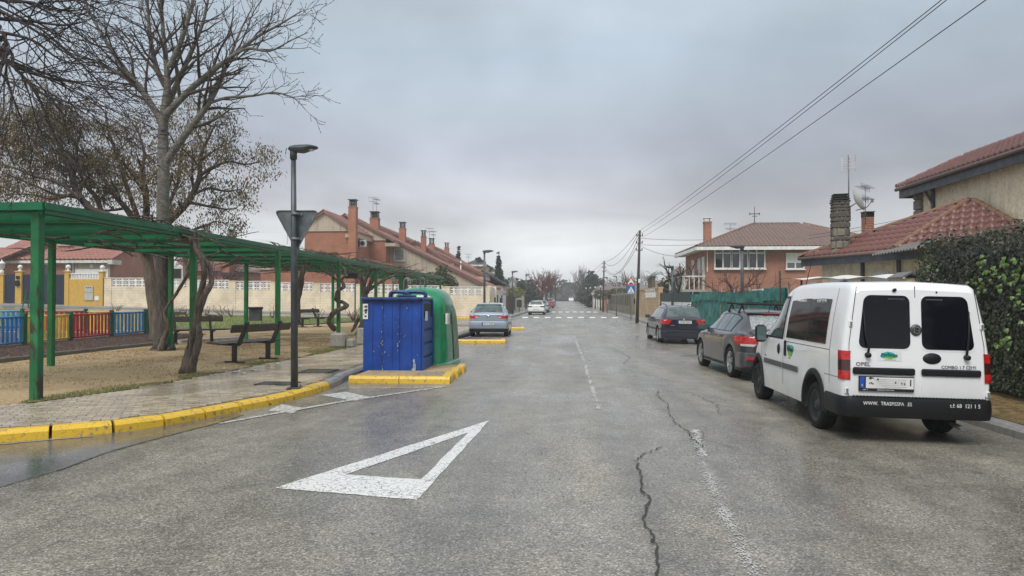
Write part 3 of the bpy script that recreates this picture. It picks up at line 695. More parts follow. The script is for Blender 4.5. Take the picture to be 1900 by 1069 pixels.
# bedding under the pavers
polysheet('pavement', walk_poly, 0.118, M_JOINT, step=6)
def inpoly(x, y, poly):
 c = False; j = len(poly) - 1
 for i in range(len(poly)):
  xi, yi = poly[i]; xj, yj = poly[j]
  if (yi > y) != (yj > y) and x < (xj - xi) * (y - yi) / (yj - yi) + xi: c = not c
  j = i
 return c
MANHOLES = [((-4.95, 12.15), 0.62, 0.42), ((-4.98, 14.3), 0.6, 0.7)]
def lay_pavers(poly, bbox, ang, pw, ph, z, matl, nind, parentname, exclude=None, maxd=45):
 root = thing(parentname, None, None); root['kind'] = 'structure'
 ca, sa = math.cos(ang), math.sin(ang); cand = []
 x0, x1, y0, y1 = bbox; cx, cy = (x0 + x1) / 2, (y0 + y1) / 2; rad = math.hypot(x1 - x0, y1 - y0) / 2
 nj = int(rad / ph) + 1; ni = int(rad / pw) + 1
 for j in range(-nj, nj):
  for i in range(-ni, ni):
   u = (i + 0.5 * (j % 2)) * pw; v_ = j * ph
   x = cx + u * ca - v_ * sa; y = cy + u * sa + v_ * ca
   if not (x0 <= x <= x1 and y0 <= y <= y1) or not inpoly(x, y, poly): continue
   if exclude and exclude(x, y): continue
   ok = all(inpoly(x + su * (pw * .5) * ca - sv * ph * .5 * sa, y + su * (pw * .5) * sa + sv * ph * .5 * ca, poly) for su in (-1, 1) for sv in (-1, 1))
   if ok: cand.append((x * x + y * y, x, y))
 cand.sort()
 cand = [c for c in cand if c[0] < maxd * maxd]
 g = 0.009
 def tile_geo(b):
  hx, hy = pw / 2 - g / 2, ph / 2 - g / 2; c = 0.005
  b.add([(-hx, -hy, -.03), (hx, -hy, -.03), (hx, hy, -.03), (-hx, hy, -.03), (-hx, -hy, -c), (hx, -hy, -c), (hx, hy, -c), (-hx, hy, -c), (-hx + c, -hy + c, 0), (hx - c, -hy + c, 0), (hx - c, hy - c, 0), (-hx + c, hy - c, 0)],
    [(0, 1, 5, 4), (1, 2, 6, 5), (2, 3, 7, 6), (3, 0, 4, 7), (4, 5, 9, 8), (5, 6, 10, 9), (6, 7, 11, 10), (7, 4, 8, 11), (8, 9, 10, 11)], False)
 b0 = MB(); tile_geo(b0); proto = b0.build('paver', matl, root)
 infov = lambda x, y: y > 1 and abs((x * math.cos(PSI) + y * math.sin(PSI)) / (-x * math.sin(PSI) + y * math.cos(PSI))) < 0.76
 k = 0; rest = MB(); gv = b0.v; gf = b0.f
 for d, x, y in cand:
  zz = gz(x, y) + z + random.uniform(-.0025, .0025); tilt = random.uniform(-.006, .006), random.uniform(-.006, .006)
  M_ = Matrix.Translation((x, y, zz)) @ Matrix.Rotation(ang, 4, 'Z') @ Matrix.Rotation(tilt[0], 4, 'X') @ Matrix.Rotation(tilt[1], 4, 'Y')
  if k < nind and infov(x, y):
   if k == 0: proto.matrix_local = M_
   else: inst(proto.data, 'paver', root, M_)
   k += 1
  else:
   rest.add([M_ @ Vector(p) for p in gv], gf, False)
 if rest.v:
  o = rest.build('paver_field', matl, root, recalc=False); o['kind'] = 'stuff'
 return root
def mh_ex(x, y):
 for (mx_, my_), w_, h_ in MANHOLES:
  if abs(x - mx_) < w_ / 2 + 0.08 and abs(y - my_) < h_ / 2 + 0.05: return True
 return False
lay_pavers(walk_poly, (-14.5, -4.3, 4.9, 38), R(28), 0.20, 0.10, 0.137, M_PAVER, 299, 'pavement_paving', mh_ex)
M_MANHOLE = plain('wet_iron_cover', (0.05, 0.048, 0.045), 0.25, 0.3, bump=0.5, bscale=40)
for q, ((mx_, my_), w_, h_) in enumerate(MANHOLES):
 b = MB(); b.bb(mx_ - w_ / 2, mx_ + w_ / 2, my_ - h_ / 2, my_ + h_ / 2, 0.1, 0.139)
 o = b.build('manhole_cover', M_MANHOLE)
 b = MB()
 for sx in (-1, 1): b.bb(mx_ + sx * w_ / 2 - .018, mx_ + sx * w_ / 2 + .018, my_ - h_ / 2 - .018, my_ + h_ / 2 + .018, .1, .143)
 for sy in (-1, 1): b.bb(mx_ - w_ / 2 + .019, mx_ + w_ / 2 - .019, my_ + sy * h_ / 2 - .018, my_ + sy * h_ / 2 + .018, .1, .1425)
 b.build('frame', M_MANHOLE, o)
 tag(o, ['dark iron access cover set in the pavement behind the lamp post foot', 'dark wet access cover in the pavement beside the blue container'][q], 'access cover')
# right pavement
kerb_run('kerb_stone', [(5.3, 90), (5.45, 66), (5.6, 52), (5.65, 30), (5.6, 9.5), (5.6, 3), (5.6, -4)], M_KERB, 1.0, 'right_kerb')
rw_poly = [(5.78, -4), (5.78, 3), (5.78, 9.5), (5.83, 30), (5.78, 52), (5.63, 66), (5.48, 90), (7.5, 90), (7.5, -4)]
polysheet('right_pavement', rw_poly, 0.118, M_JOINT, step=8)
lay_pavers(rw_poly, (5.7, 7.5, 2, 34), R(90), 0.20, 0.10, 0.137, M_PAVER_BR, 150, 'right_pavement_paving')
polysheet('right_pavement_far', [(5.83, 34), (5.78, 52), (5.63, 66), (5.48, 90), (7.5, 90), (7.5, 34)], 0.134, M_PAVE_FAR, step=8)
# left far pavement, in front of the cream wall and along the street
kerb_run('kerb_stone', [(-6.2, 55.3), (-12, 55.3), (-16, 55.3)], M_YELLOW, 1.0, 'far_yellow_kerb', inward=-1, zb=0.02)
kerb_run('kerb_stone', [(-16, 55.3), (-48, 55.3)], M_KERB, 2.0, 'far_grey_kerb', inward=-1, zb=0.02)
kerb_run('kerb_stone', [(-6.2, 55.3), (-5.2, 56.0), (-4.6, 57.2), (-4.4, 60), (-4.2, 90), (-4.0, 130)], M_KERB, 2.0, 'street_kerb', inward=1, zb=0.02)
polysheet('far_left_pavement', [(-48, 55.45), (-6.2, 55.45), (-5.3, 56.1), (-4.8, 57.2), (-4.58, 60), (-4.38, 90), (-4.18, 130), (-7.5, 130), (-7.2, 57.7), (-48, 57.7)], 0.155, M_PAVE_FAR, step=3)
park = inner[::1]
soil_poly = [(-60, 2.5), (-20, 5.3)] + inner + [(-6.6, 41.0), (-12.0, 41.2), (-12.0, 46), (-60, 46)]
polysheet('park_soil', soil_poly, 0.128, M_SOIL, step=1.6)
lawn_poly = [(-60, 31.0), (-24, 31.3), (-15.4, 31.9), (-12.2, 41.9), (-11.9, 47), (-60, 47)]
polysheet('lawn_turf', lawn_poly, 0.17, M_LAWN, step=2.5)
bark_poly = [(-13.05, 13.0), (-13.0, 15.5), (-13.2, 18.8), (-13.0, 21.9), (-14.6, 28.5), (-17.0, 28.6), (-30, 28.6), (-30, 13.0)]
polysheet('bark_mulch_bed', bark_poly, 0.165, M_BARK, step=2)
# kerb edgings of the beds
def edging(nm, path, matl, seg, label_root, h=0.12, wd=0.12):
 kerb_run(nm, path, matl, seg, label_root, prof=[(-wd / 2, 0), (-wd / 2, h + .02), (-wd / 2 + .02, h + .04), (wd / 2 - .02, h + .04), (wd / 2, h + .02), (wd / 2, 0)], zb=0.10)
M_EDGE = stained('dark_edging_stone', (0.14, 0.125, 0.105), (0.05, 0.05, 0.045), 0.6, False)
edging('edging_stone', [(-13.0, 12.5), (-12.95, 15.5), (-13.12, 18.8), (-12.95, 22.0)], M_EDGE, 1.0, 'bark_bed_edging', h=.10)
edging('edging_stone', [(-24, 31.25), (-15.45, 31.8), (-12.15, 41.9)], M_EDGE, 1.2, 'lawn_edging', h=.07)
edging('edging_stone', [(-12.9, 23.3), (-11.6, 25.6)], M_CONC, 2.7, 'low_concrete_edging', h=.10, wd=.3)
# grass: blades in tufts (nobody could count them)
def blades(name, pts, hmin, hmax, wd, matl, lean=0.6):
 b = MB()
 for x, y, z in pts:
  a = random.uniform(0, 6.283); h = random.uniform(hmin, hmax); l = random.uniform(0.1, lean) * h; a2 = random.uniform(0, 6.283)
  dx_, dy_ = math.cos(a) * wd / 2, math.sin(a) * wd / 2
  b.v.extend([(x - dx_, y - dy_, z), (x + dx_, y + dy_, z), (x + math.cos(a2) * l, y + math.sin(a2) * l, z + h)])
  k = len(b.v) - 3; b.f.append((k, k + 1, k + 2)); b.s.append(False); b.m.append(0)
 o = b.build(name, matl, recalc=False); o['kind'] = 'stuff'; return o
M_BLADE = mat('grass_blade', (0.11, 0.155, 0.03), 0.7, 0.3, 1.5, col2=(0.18, 0.20, 0.05))
M_STRAW = mat('dead_grass_blade', (0.22, 0.15, 0.07), 0.85, 0.3, 1.5, col2=(0.50, 0.38, 0.20))
pts = []
for _ in range(26000):
 x = random.uniform(-34, -12); y = random.uniform(31.5, 46.5)
 if inpoly(x, y, lawn_poly): pts.append((x, y, gz(x, y) + 0.165))
blades('lawn_grass', pts, 0.03, 0.075, 0.03, M_BLADE)
pts = []
for _ in range(60000):
 y = random.uniform(8.5, 30); i = 0
 xe = -6.5
 for p, q in zip(inner[:-1], inner[1:]):
  if p[1] <= y <= q[1]: xe = p[0] + (q[0] - p[0]) * (y - p[1]) / (q[1] - p[1])
 d = abs(random.gauss(0, 0.34)); x = xe + 0.05 - d
 if mnoise.noise(Vector((x * .9, y * .7, 0))) < -0.12 + d * 0.45: continue
 pts.append((x, y, gz(x, y) + 0.125))
 if len(pts) > 15000: break
blades('verge_grass', pts, 0.012, 0.05, 0.008, M_BLADE)
pts = []
for _ in range(70000):
 r = random.random() ** 0.6; y = 8.5 + 21 * r; x = random.uniform(-13.0, -6.6)
 if inpoly(x, y, soil_poly) and mnoise.noise(Vector((x * .8 + 7, y * .8, 2))) > -0.15: pts.append((x, y, gz(x, y) + 0.126))
 if len(pts) > 36000: break
blades('dead_grass', pts, 0.012, 0.04, 0.014, M_STRAW, 2.0)
b = MB()
for _ in range(9000):
 x = random.uniform(-17.3, -13.1); y = random.uniform(14.5, 28)
 if not inpoly(x, y, bark_poly): continue
 s_ = random.uniform(.02, .06)
 b.box((x, y, gz(x, y) + .17), (s_, s_ * .45, s_ * .25), rot=Matrix.Rotation(random.uniform(0, 3.1), 3, 'Z') @ Matrix.Rotation(random.uniform(-.6, .6), 3, 'X'))
o = b.build('bark_chips', M_BARK, recalc=False); o['kind'] = 'stuff'
# small wet leaves and grit on soil, pavement and road
M_LEAFLIT = plain('dead_leaf', (0.045, 0.028, 0.016), 0.6, var=0.4)
b = MB()
for _ in range(520):
 x = random.uniform(-12.5, -4.6); y = random.uniform(8, 26)
 z = gz(x, y) + (0.142 if inpoly(x, y, walk_poly) else 0.135)
 if inpoly(x, y, walk_poly) and random.random() < .8: continue
 if not (inpoly(x, y, soil_poly) or inpoly(x, y, walk_poly)): continue
 a = random.uniform(0, 6.28); s_ = random.uniform(.012, .03)
 b.add([(x + math.cos(a) * s_, y + math.sin(a) * s_, z), (x - math.sin(a) * s_ * .5, y + math.cos(a) * s_ * .5, z + .008), (x - math.cos(a) * s_, y - math.sin(a) * s_, z + .002), (x + math.sin(a) * s_ * .5, y - math.cos(a) * s_ * .5, z + .004)], [(0, 1, 2, 3)])
for _ in range(160):
 x = random.uniform(-4, 5); y = random.uniform(3.2, 16); s_ = random.uniform(.004, .012); a = random.uniform(0, 6.28); z = gz(x, y) + 0.006
 b.add([(x + math.cos(a) * s_, y + math.sin(a) * s_, z), (x - math.sin(a) * s_ * .6, y + math.cos(a) * s_ * .6, z + .006), (x - math.cos(a) * s_, y - math.sin(a) * s_, z), (x + math.sin(a) * s_ * .6, y - math.cos(a) * s_ * .6, z + .003)], [(0, 1, 2, 3)])
o = b.build('fallen_leaf_litter', M_LEAFLIT, recalc=False); o['kind'] = 'stuff'
# yellow kerbed islands
def island(x0, x1, y0, y1, fill, right=True, back=False, slant=0.06):
 root = thing('kerb_island', None, None); root['kind'] = 'structure'
 W = 0.17
 def stone(pa, pb, inw):
  pa = Vector(pa); pb = Vector(pb); d = (pb - pa).normalized(); nn = Vector((-d.y, d.x)) * inw
  b = MB(); rows = []
  for p in (pa + d * .006, pb - d * .006):
   rows.append([(p.x + nn.x * u, p.y + nn.y * u, gz(p.x, p.y) + h) for u, h in ((0, -.02), (.008, .085), (.03, .125), (.05, .135), (W, .135), (W, -.02))])
  b.grid(rows, smooth=False)
  for r in rows:
   i0 = len(b.v); b.v.extend(r); b.f.append(tuple(range(i0, i0 + len(r)))); b.s.append(False); b.m.append(0)
  b.build('kerb_stone', M_YELLOW, root)
 n_ = max(1, round((x1 - x0) / 0.95)); st = (x1 - x0) / n_
 for k in range(n_): stone((x0 + k * st, y0), (x0 + (k + 1) * st, y0), 1)
 n2 = max(1, round((y1 - y0 - W) / 0.95)); st = (y1 - y0 - W) / n2
 for k in range(n2): stone((x1, y0 + W + .004 + k * st), (x1 - slant, y0 + W + .004 + (k + 1) * st), 1)
 if fill:
  pl = polysheet('island_fill', [(x0 + .0, y0 + W), (x1 - W, y0 + W), (x1 - W, y1), (x0, y1)], 0.105, fill, parent=root)
 return root
island(-4.08, -2.13, 13.40, 16.2, M_SOIL)
island(-4.20, -2.08, 25.75, 26.55, M_PAVE_FAR)
island(-4.20, -2.02, 37.2, 38.2, M_PAVE_FAR)
b = MB()
for _ in range(700):
 x = random.uniform(-2.95, -2.32); y = random.uniform(13.6, 14.6); s_ = random.uniform(.006, .02)
 b.box((x, y, .108), (s_, s_, s_), rz=random.uniform(0, 3))
o = b.build('island_gravel', M_CONC, recalc=False); o['kind'] = 'stuff'
# dark wheel stop beside the silver car
b = MB(); b.rbox((-4.05, 28.6, .10), (.16, 3.2, .12), .03, rz=R(-4)); o = b.build('wheel_stop', M_BLACKRUB); tag(o, 'black rubber wheel stop lying beside the silver hatchback', 'wheel stop')
# ================================================================ PARK FURNITURE
PF_Y = [9.97, 14.0, 18.3, 23.4, 28.6, 33.2, 38.4, 43.2]; PB_Y = [10.2, 15.0, 19.8, 24.7, 29.5, 34.3, 39.2, 44.2]
XF, XB = -7.58, -11.3
perg = thing('pergola', 'long green painted wooden pergola with vines, running along the park beside the pavement', 'pergola', (-9.4, 27, 0.1))
for i, y in enumerate(PF_Y):
 x = XF + (-.10 if i == 0 else 0.0 if i in (4, 5) else 0.12)
 b = MB(); b.rbox((x, y, 0.06 + 2.80 / 2 + gz(x, y)), (0.13 if i == 0 else 0.112, 0.13 if i == 0 else 0.112, 2.80), .008)
 o = b.build('post', M_ROTPOST if i == 0 else M_GREENPOST, perg, world=True)
 if i == 0: o['label'] = 'rotting green post with peeling paint'
for i, y in enumerate(PB_Y):
 b = MB(); b.rbox((XB + .08, y, 0.06 + 2.80 / 2 + gz(XB, y)), (0.118, 0.118, 2.80), .008); b.build('post', M_GREENPOST, perg, world=True)
YE = 44.6
for x, nm in ((XF - .03, 'edge_beam'), (XB + .08, 'edge_beam')):
 b = MB(); b.bb(x - .04, x + .04, 9.92, YE, 2.83, 2.935); b.build(nm, M_GREENPAINT, perg, world=True)
b = MB(); b.bb(XF + .10, XF + .125, 9.86, YE, 2.90, 3.0); b.build('fascia_board', M_GREENPAINT, perg, world=True)
b = MB(); b.bb(XF + .07, XF + .097, 9.88, YE, 2.84, 2.91); b.build('fascia_board', M_GREENPAINT, perg, world=True)
b = MB(); b.bb(XB - .10, XB - .06, 9.86, YE, 2.87, 3.0); b.build('fascia_board', M_GREENPAINT, perg, world=True)
y = 10.05; me = None
while y < YE:
 if me is None: b = MB(); b.box((0, 0, 0), ((XF - .005) - (XB + .13), .05, .10)); o = b.build('joist', M_GREENPAINT, perg); me = o.data
 else: o = bpy.data.objects.new('joist', me); COL.objects.link(o); o.parent = perg
 o.location = ((XF - .005 + XB + .13) / 2 - perg.location.x, y - perg.location.y, 2.885 - perg.location.z); y += .99
b = MB(); b.bb(XB - .05, XF + .09, 9.80, 9.855, 2.89, 3.0); b.build('fascia_board', M_GREENPAINT, perg, world=True)
y = 10.02; me = None
while y < YE:
 if me is None:
  b = MB(); ln = (XF + .095) - (XB - .055); b.box((0, 0, 0), (ln, .10, .036)); o = b.build('slat', M_GREENPAINT, perg); me = o.data
 else:
  o = bpy.data.objects.new('slat', me); COL.objects.link(o); o.parent = perg
 tx = random.uniform(-.02, .02)
 o.location = ((XF + .095 + XB - .055) / 2 - perg.location.x + random.uniform(-.01, .01), y - perg.location.y, 2.955 + random.uniform(-.006, .006) - perg.location.z)
 o.rotation_euler = (tx, random.uniform(-.004, .004), 0)
 y += 0.285
def wander(b, p, d, n, step, r0, r1, up=0.0, amp=0.5, sides=5):
 pts = [Vector(p)]; d = Vector(d).normalized()
 for i in range(n):
  d = (d + Vector((random.uniform(-amp, amp), random.uniform(-amp, amp), random.uniform(-amp, amp) + up)) * 0.6).normalized()
  pts.append(pts[-1] + d * step * random.uniform(.7, 1.3))
 rr = [r0 + (r1 - r0) * i / n for i in range(n + 1)]
 b.tube(pts, rr, sides, caps=False)
 return pts
def smooth(pts, k=4):
 P = [Vector(p) for p in pts]; out_ = []
 for i in range(len(P) - 1):
  p0 = P[max(i - 1, 0)]; p1 = P[i]; p2 = P[i + 1]; p3 = P[min(i + 2, len(P) - 1)]
  for j in range(k):
   t = j / k
   out_.append(0.5 * ((2 * p1) + (p2 - p0) * t + (2 * p0 - 5 * p1 + 4 * p2 - p3) * t * t + (3 * p1 - p0 - 3 * p2 + p3) * t ** 3))
 out_.append(P[-1]); return out_
def lerp_list(rs, k):
 out_ = []
 for a, c in zip(rs[:-1], rs[1:]): out_ += [a + (c - a) * j / k for j in range(k)]
 return out_ + [rs[-1]]
def pxpath(pts, Y):
 return [at(p[0], p[1], Y + (p[2] if len(p) > 2 else 0)) for p in pts]
def lumpy(rs, a=.15): return [r * random.uniform(1 - a, 1 + a) for r in rs]
def vine_thing(label, stems, base, roof_y=None, ntw=14):
 t_ = thing('climbing_vine', label, 'vine', base)
 b = MB()
 for pts, rs in stems:
  P = smooth(pts, 5); rr = lumpy(lerp_list([r * .72 for r in rs], 5), .14); b.tube(P, rr, 9)
 o = b.build('trunk', M_VINE, t_, world=True)
 if roof_y is not None:
  b = MB()
  for _ in range(ntw):
   y = roof_y + random.gauss(0, 1.0); x = random.uniform(XB + .4, XF)
   ps = wander(b, (x, y, random.choice((2.78, 2.83, 3.0, 3.03))), (random.uniform(-1, 1), random.uniform(-1, 1), 0), 12, .22, .022, .006, 0.0, .35, 4)
  for _ in range(int(ntw * .8)):
   y = roof_y + random.gauss(0, 1.3)
   wander(b, (XF + .06 + random.uniform(-.2, .1), y, 3.03), (random.uniform(-.5, .2), random.uniform(-1, 1), 0.1), 9, .16, .016, .005, 0.0, .4, 4)
  b.v = [(p[0], p[1], min(max(p[2], 2.60), 3.12)) for p in b.v]
  b.build('stems', M_VINE, t_, world=True)['kind'] = 'stuff'
 return t_
Y = 13.75
vine_thing('thick twisted vine trunk leaning against the second roadside pergola post', [
 (pxpath([(343, 694), (352, 650, .03), (362, 610), (370, 575, -.08), (381, 545, -.1), (392, 525, 0), (390, 500, .08), (378, 480, .1), (366, 458, .05), (362, 436), (352, 427)], Y), [.17, .115, .10, .10, .095, .08, .07, .065, .075, .065, .05]),
 (pxpath([(350, 695), (362, 660, -.08), (370, 622, -.1), (366, 590, .04), (368, 560, .1), (376, 530, .06), (379, 505, -.05), (374, 482, -.06), (363, 462, -.04), (355, 446, 0), (330, 440, .2)], Y), [.14, .10, .09, .08, .095, .085, .07, .065, .07, .055, .04]),
 (pxpath([(356, 450), (330, 447, .5), (300, 440, .9), (270, 436, 1.1)], Y), [.07, .05, .04, .02]),
 (pxpath([(335, 697), (340, 690), (352, 680)], Y), [.06, .08, .06])], (-7.5, 13.75, .13), 13.6, 22)
vine_thing('grey vine stem climbing behind the second rear pergola post near the poplar', [
 (pxpath([(298, 652), (304, 630), (312, 607), (306, 585), (310, 570), (324, 550), (340, 524), (350, 506), (349, 498), (357, 470), (360, 455)], 19.6), [.15, .11, .09, .07, .06, .065, .065, .07, .055, .05, .04])], (-11.6, 19.6, .13), 19.5, 14)
vine_thing('mossy vine corkscrewing round the fourth roadside pergola post', [
 (pxpath([(622, 612, .3), (611, 600, .1), (612, 590), (622, 578, -.15), (640, 570, -.15), (643, 566, 0), (634, 560, .15), (624, 557, .0), (627, 540, -.1), (638, 532, -.05), (634, 520, 0.1), (640, 512, 0), (641, 505), (638, 497), (630, 494)], 23.3), [.13, .12, .11, .11, .11, .10, .08, .08, .09, .09, .06, .05, .05, .045, .03]),
 (pxpath([(625, 520), (610, 508, -.4), (590, 496, -.8), (570, 486, -1.0)], 23.3), [.05, .05, .04, .025]),
 (pxpath([(626, 512), (618, 496, .2), (606, 482, .3)], 23.3), [.045, .04, .03])], (-7.6, 23.3, .13), 22.8, 24)
vine_thing('dark forked vine trunk seen behind the blue container top', [
 (pxpath([(664, 626), (672, 606), (680, 585), (678, 560), (676, 540), (672, 525), (668, 508)], 29.0), [.26, .22, .20, .20, .17, .12, .08]),
 (pxpath([(678, 545), (688, 525), (698, 505), (706, 498)], 29.0), [.17, .13, .09, .05]),
 (pxpath([(681, 540), (696, 530), (716, 518), (735, 510)], 29.0), [.12, .09, .07, .04]),
 (pxpath([(676, 530), (680, 515), (690, 500)], 29.0), [.1, .08, .05]),
 (pxpath([(666, 590), (658, 606), (652, 616)], 29.0), [.1, .1, .05])], (-8.7, 29, .13), 29.0, 26)
vine_thing('dark bent vine trunk standing behind the grey lamp post', [
 (pxpath([(553, 602), (552, 580), (553, 555), (558, 530), (560, 510), (566, 494)], 26.5), [.16, .15, .14, .16, .15, .08])], (-10.2, 26.5, .13), 26.2, 12)
vine_thing('tangled vine draped over the far end of the pergola above the green container', [
 (pxpath([(746, 600), (747, 560), (744, 520), (750, 500)], 33.4), [.16, .15, .16, .12]),
 (pxpath([(752, 580), (754, 545), (751, 515), (742, 500)], 33.4), [.12, .12, .13, .10])], (-7.6, 33.4, .13), 33.5, 40)
PAL = {'blue': mat('blue_fence_paint', (0.012, 0.22, 0.56), 0.35, 0.2, 2.0), 'yellow': mat('yellow_fence_paint', (0.88, 0.60, 0.085), 0.4, 0.15, 2.0),
  'red': mat('red_fence_paint', (0.44, 0.012, 0.018), 0.35, 0.25, 2.0), 'green': mat('green_fence_post_paint', (0.004, 0.085, 0.035), 0.45, 0.2, 2)}
def fence_run(label, posts, cols):
 root = thing('playground_fence', label, 'fence', (posts[0][0], posts[0][1], gz(*posts[0]) + .12))
 for i, (x, y) in enumerate(posts):
  b = MB(); b.rbox((x, y, gz(x, y) + .12 + .52), (.13, .13, 1.06), .015); b.build('post', PAL['green'], root, world=True)
 for i, c in enumerate(cols):
  p = Vector((*posts[i], 0)); q = Vector((*posts[i + 1], 0)); d = (q - p).normalized(); p = p + d * .075; q = q - d * .075; ln = (q - p).length
  for h in (.13, .92):
   b = MB(); b.tube([(p.x, p.y, gz(p.x, p.y) + .12 + h), (q.x, q.y, gz(q.x, q.y) + .12 + h)], .036, 8); b.build('rail', PAL[c], root, world=True)
  k = max(3, int(ln / .205))
  for j in range(k):
   s = p + d * ln * (j + .5) / k
   b = MB(); b.rbox((s.x, s.y, gz(s.x, s.y) + .12 + .525), (.118, .028, .78), .008, rz=math.atan2(d.y, d.x)); b.build('slat', PAL[c], root, world=True)
 return root
fence_run('near playground fence of blue, yellow and red slat panels with green posts', [(-16.4, 16.6), (-16.65, 19.0), (-16.9, 21.4), (-17.1, 23.8), (-17.25, 26.3), (-17.1, 28.3)], ['red', 'blue', 'yellow', 'red', 'blue'])
fence_run('rear playground fence across the back, with yellow, red and blue panels', [(-17.15, 28.55), (-19.85, 28.55), (-22.6, 28.5), (-25.3, 28.4), (-28.0, 28.3)], ['yellow', 'red', 'blue', 'yellow'])
# dark spring toy / seats inside the playground
t_ = thing('play_seat', 'dark low play seat inside the coloured playground fence', 'play seat', (-20.2, 24.8, .17))
b = MB(); b.rbox((0, 0, .42), (1.3, .35, .06), .02); b.build('seat', M_BENCHWOOD, t_)
for s in (-1, 1):
 b = MB(); b.rbox((s * .45, 0, .2), (.08, .3, .4), .01); b.build('leg', M_WHITE, t_)
def bench(label, x, y, rz, z=None):
 """length along local X, sitter faces local -Y"""
 z = gz(x, y) + .13 if z is None else z
 t_ = thing('park_bench', label, 'bench', (x, y, z), rz, 'dark park benches beside the pergola')
 for k, yy in enumerate((-.46, -.31, -.16)):
  b = MB(); b.rbox((0, yy - .02, .47 - .012 * k), (1.95, .135, .045), .012); b.build('seat_plank', M_BENCHWOOD, t_)
 b = MB(); b.rbox((0, .20, .80), (1.95, .05, .19), .012, rot=Matrix.Rotation(R(-20), 3, 'X')); b.build('backrest', M_BENCHWOOD, t_)
 for s in (-.55, .55):
  b = MB(); b.rbox((s, -.12, .22), (.09, .10, .40), .01); b.rbox((s, -.10, .02), (.09, .56, .035), .008)
  prof = [(-.56, .425), (-.52, .395), (.0, .385), (.05, .41), (.30, .93), (.235, .95), (-.02, .45), (-.56, .447)]
  b.prism(prof, s - .035, s + .035, 'YZ'); b.build('leg', M_BENCHMETAL, t_)
 return t_
bench('dark wet bench nearest the pavement, under the green pergola', -7.28, 16.55, R(-109))
bench('dark bench half hidden behind the thick twisted vine', -12.25, 23.0, R(38) )
bench('dark bench farthest away, at the lawn edge behind the lamp post', -12.9, 35.6, R(66))
t_ = thing('litter_bin', 'grey litter bin with black bag rim on two legs by the lawn', 'litter bin', (-14.75, 33.5, gz(-14.75, 33.5) + .14), R(8))
for s in (-.30, .30):
 b = MB(); b.tube([(s, 0, 0), (s, 0, .98)], .022, 8); b.build('leg', M_STEEL, t_)
b = MB(); b.rbox((0, 0, .66), (.55, .36, .60), .03); b.build('bin_body', M_LAMPGREY, t_)
b = MB(); b.lathe([(.30, .90), (.36, .95), (.36, 1.0), (.33, 1.02), (.30, .99)], n=14)
for _ in range(9):
 a = random.uniform(0, 6.28); b.box((.33 * math.cos(a), .25 * math.sin(a), .97), (.12, .1, .09), rz=a)
b.build('bag_rim', M_BLACKPL, t_)
def lamp(label, x, y, z, H, r0, r1, rz, name='street_lamp', head=1.0, group=None, m_=None, cat='street lamp'):
 m_ = m_ or M_LAMPGREY
 t_ = thing(name, label, cat, (x, y, z), rz, group)
 b = MB(); b.tube([(0, 0, 0), (0, 0, H * .55), (0, 0, H - .04)], [r0, (r0 + r1) / 2, r1], 14); b.build('pole', m_, t_)
 b = MB(); b.lathe([(r1 + .018, H - .16), (r1 + .02, H - .03), (r1 + .006, H)], n=12); b.build('collar', m_, t_)
 b = MB(); rows = []
 for u, wd, zt, zb in ((-.09, .05, .035, -.01), (-.05, .085, .06, -.035), (.05, .10, .075, -.05), (.18, .105, .08, -.062), (.28, .11, .082, -.03), (.36, .10, .075, .0), (.44, .075, .055, .012), (.47, .03, .035, .018)):
  u, wd, zt, zb = u * head, wd * head, zt * head, zb * head
  rows.append([(u, -wd, H + (zt + zb) / 2 + .01), (u, -wd * .7, H + zt), (u, 0, H + zt + .01 * head), (u, wd * .7, H + zt), (u, wd, H + (zt + zb) / 2 + .01), (u, wd * .8, H + zb), (u, 0, H + zb), (u, -wd * .8, H + zb), (u, -wd, H + (zt + zb) / 2 + .01)])
 b.grid(rows); b.add(rows[0][:8], [tuple(range(8))]); b.add(rows[-1][:8], [tuple(range(8))])
 b.build('lamp_head', m_, t_)
 b = MB(); b.rbox((.30 * head, 0, H - .012 * head), (.16 * head, .13 * head, .02), .004); b.build('lens', M_CLEARLAMP, t_)
 return t_
lp = lamp('near grey street lamp with a flat head, on the corner pavement', -4.40, 11.5, .135, 3.93, .060, .040, R(4), head=.86)
lp.rotation_euler = (0, R(-.5), R(4))
b = MB(); b.rbox((0, 0, .012), (.2, .2, .02), .004); b.build('base_plate', M_LAMPGREY, lp)
for sx in (-.075, .075):
 b = MB(); b.lathe([(.013, .02), (.013, .05)], (sx, .075, 0), n=6); b.build('bolt', M_LAMPGREY, lp)
# give-way sign seen from the back
t_ = thing('give_way_sign', 'inverted triangle traffic sign seen from its grey back, on the near lamp', 'traffic sign', (-4.405, 11.58, 2.40), R(4))
def rtri(w_, h_, r_, zt):
 P = [Vector((-w_ / 2, zt)), Vector((w_ / 2, zt)), Vector((0, zt - h_))]; out_ = []
 for i in range(3):
  p, a, c = P[i], P[i - 1], P[(i + 1) % 3]
  d1 = (a - p).normalized(); d2 = (c - p).normalized()
  s = p + d1 * r_; e = p + d2 * r_
  for k in range(6):
   u = k / 5; out_.append(((1 - u) ** 2 * s + 2 * u * (1 - u) * p + u * u * e)[:])
 return out_
tri = rtri(.74, .68, .09, .67)
b = MB(); b.prism(tri, .0, .012); b.build('plate', M_SIGNBACK, t_)
tri2 = [(x * .999, z * 1.0) for x, z in tri]
b = MB(); n_ = len(tri)
cx_, cz_ = 0, .44
inn = [(cx_ + (x - cx_) * .955, cz_ + (z - cz_) * .955) for x, z in tri]
b.v = [(x, -.018, z) for x, z in tri] + [(x, -.018, z) for x, z in inn] + [(x, .0, z) for x, z in inn] + [(x, -.0005, z) for x, z in tri]
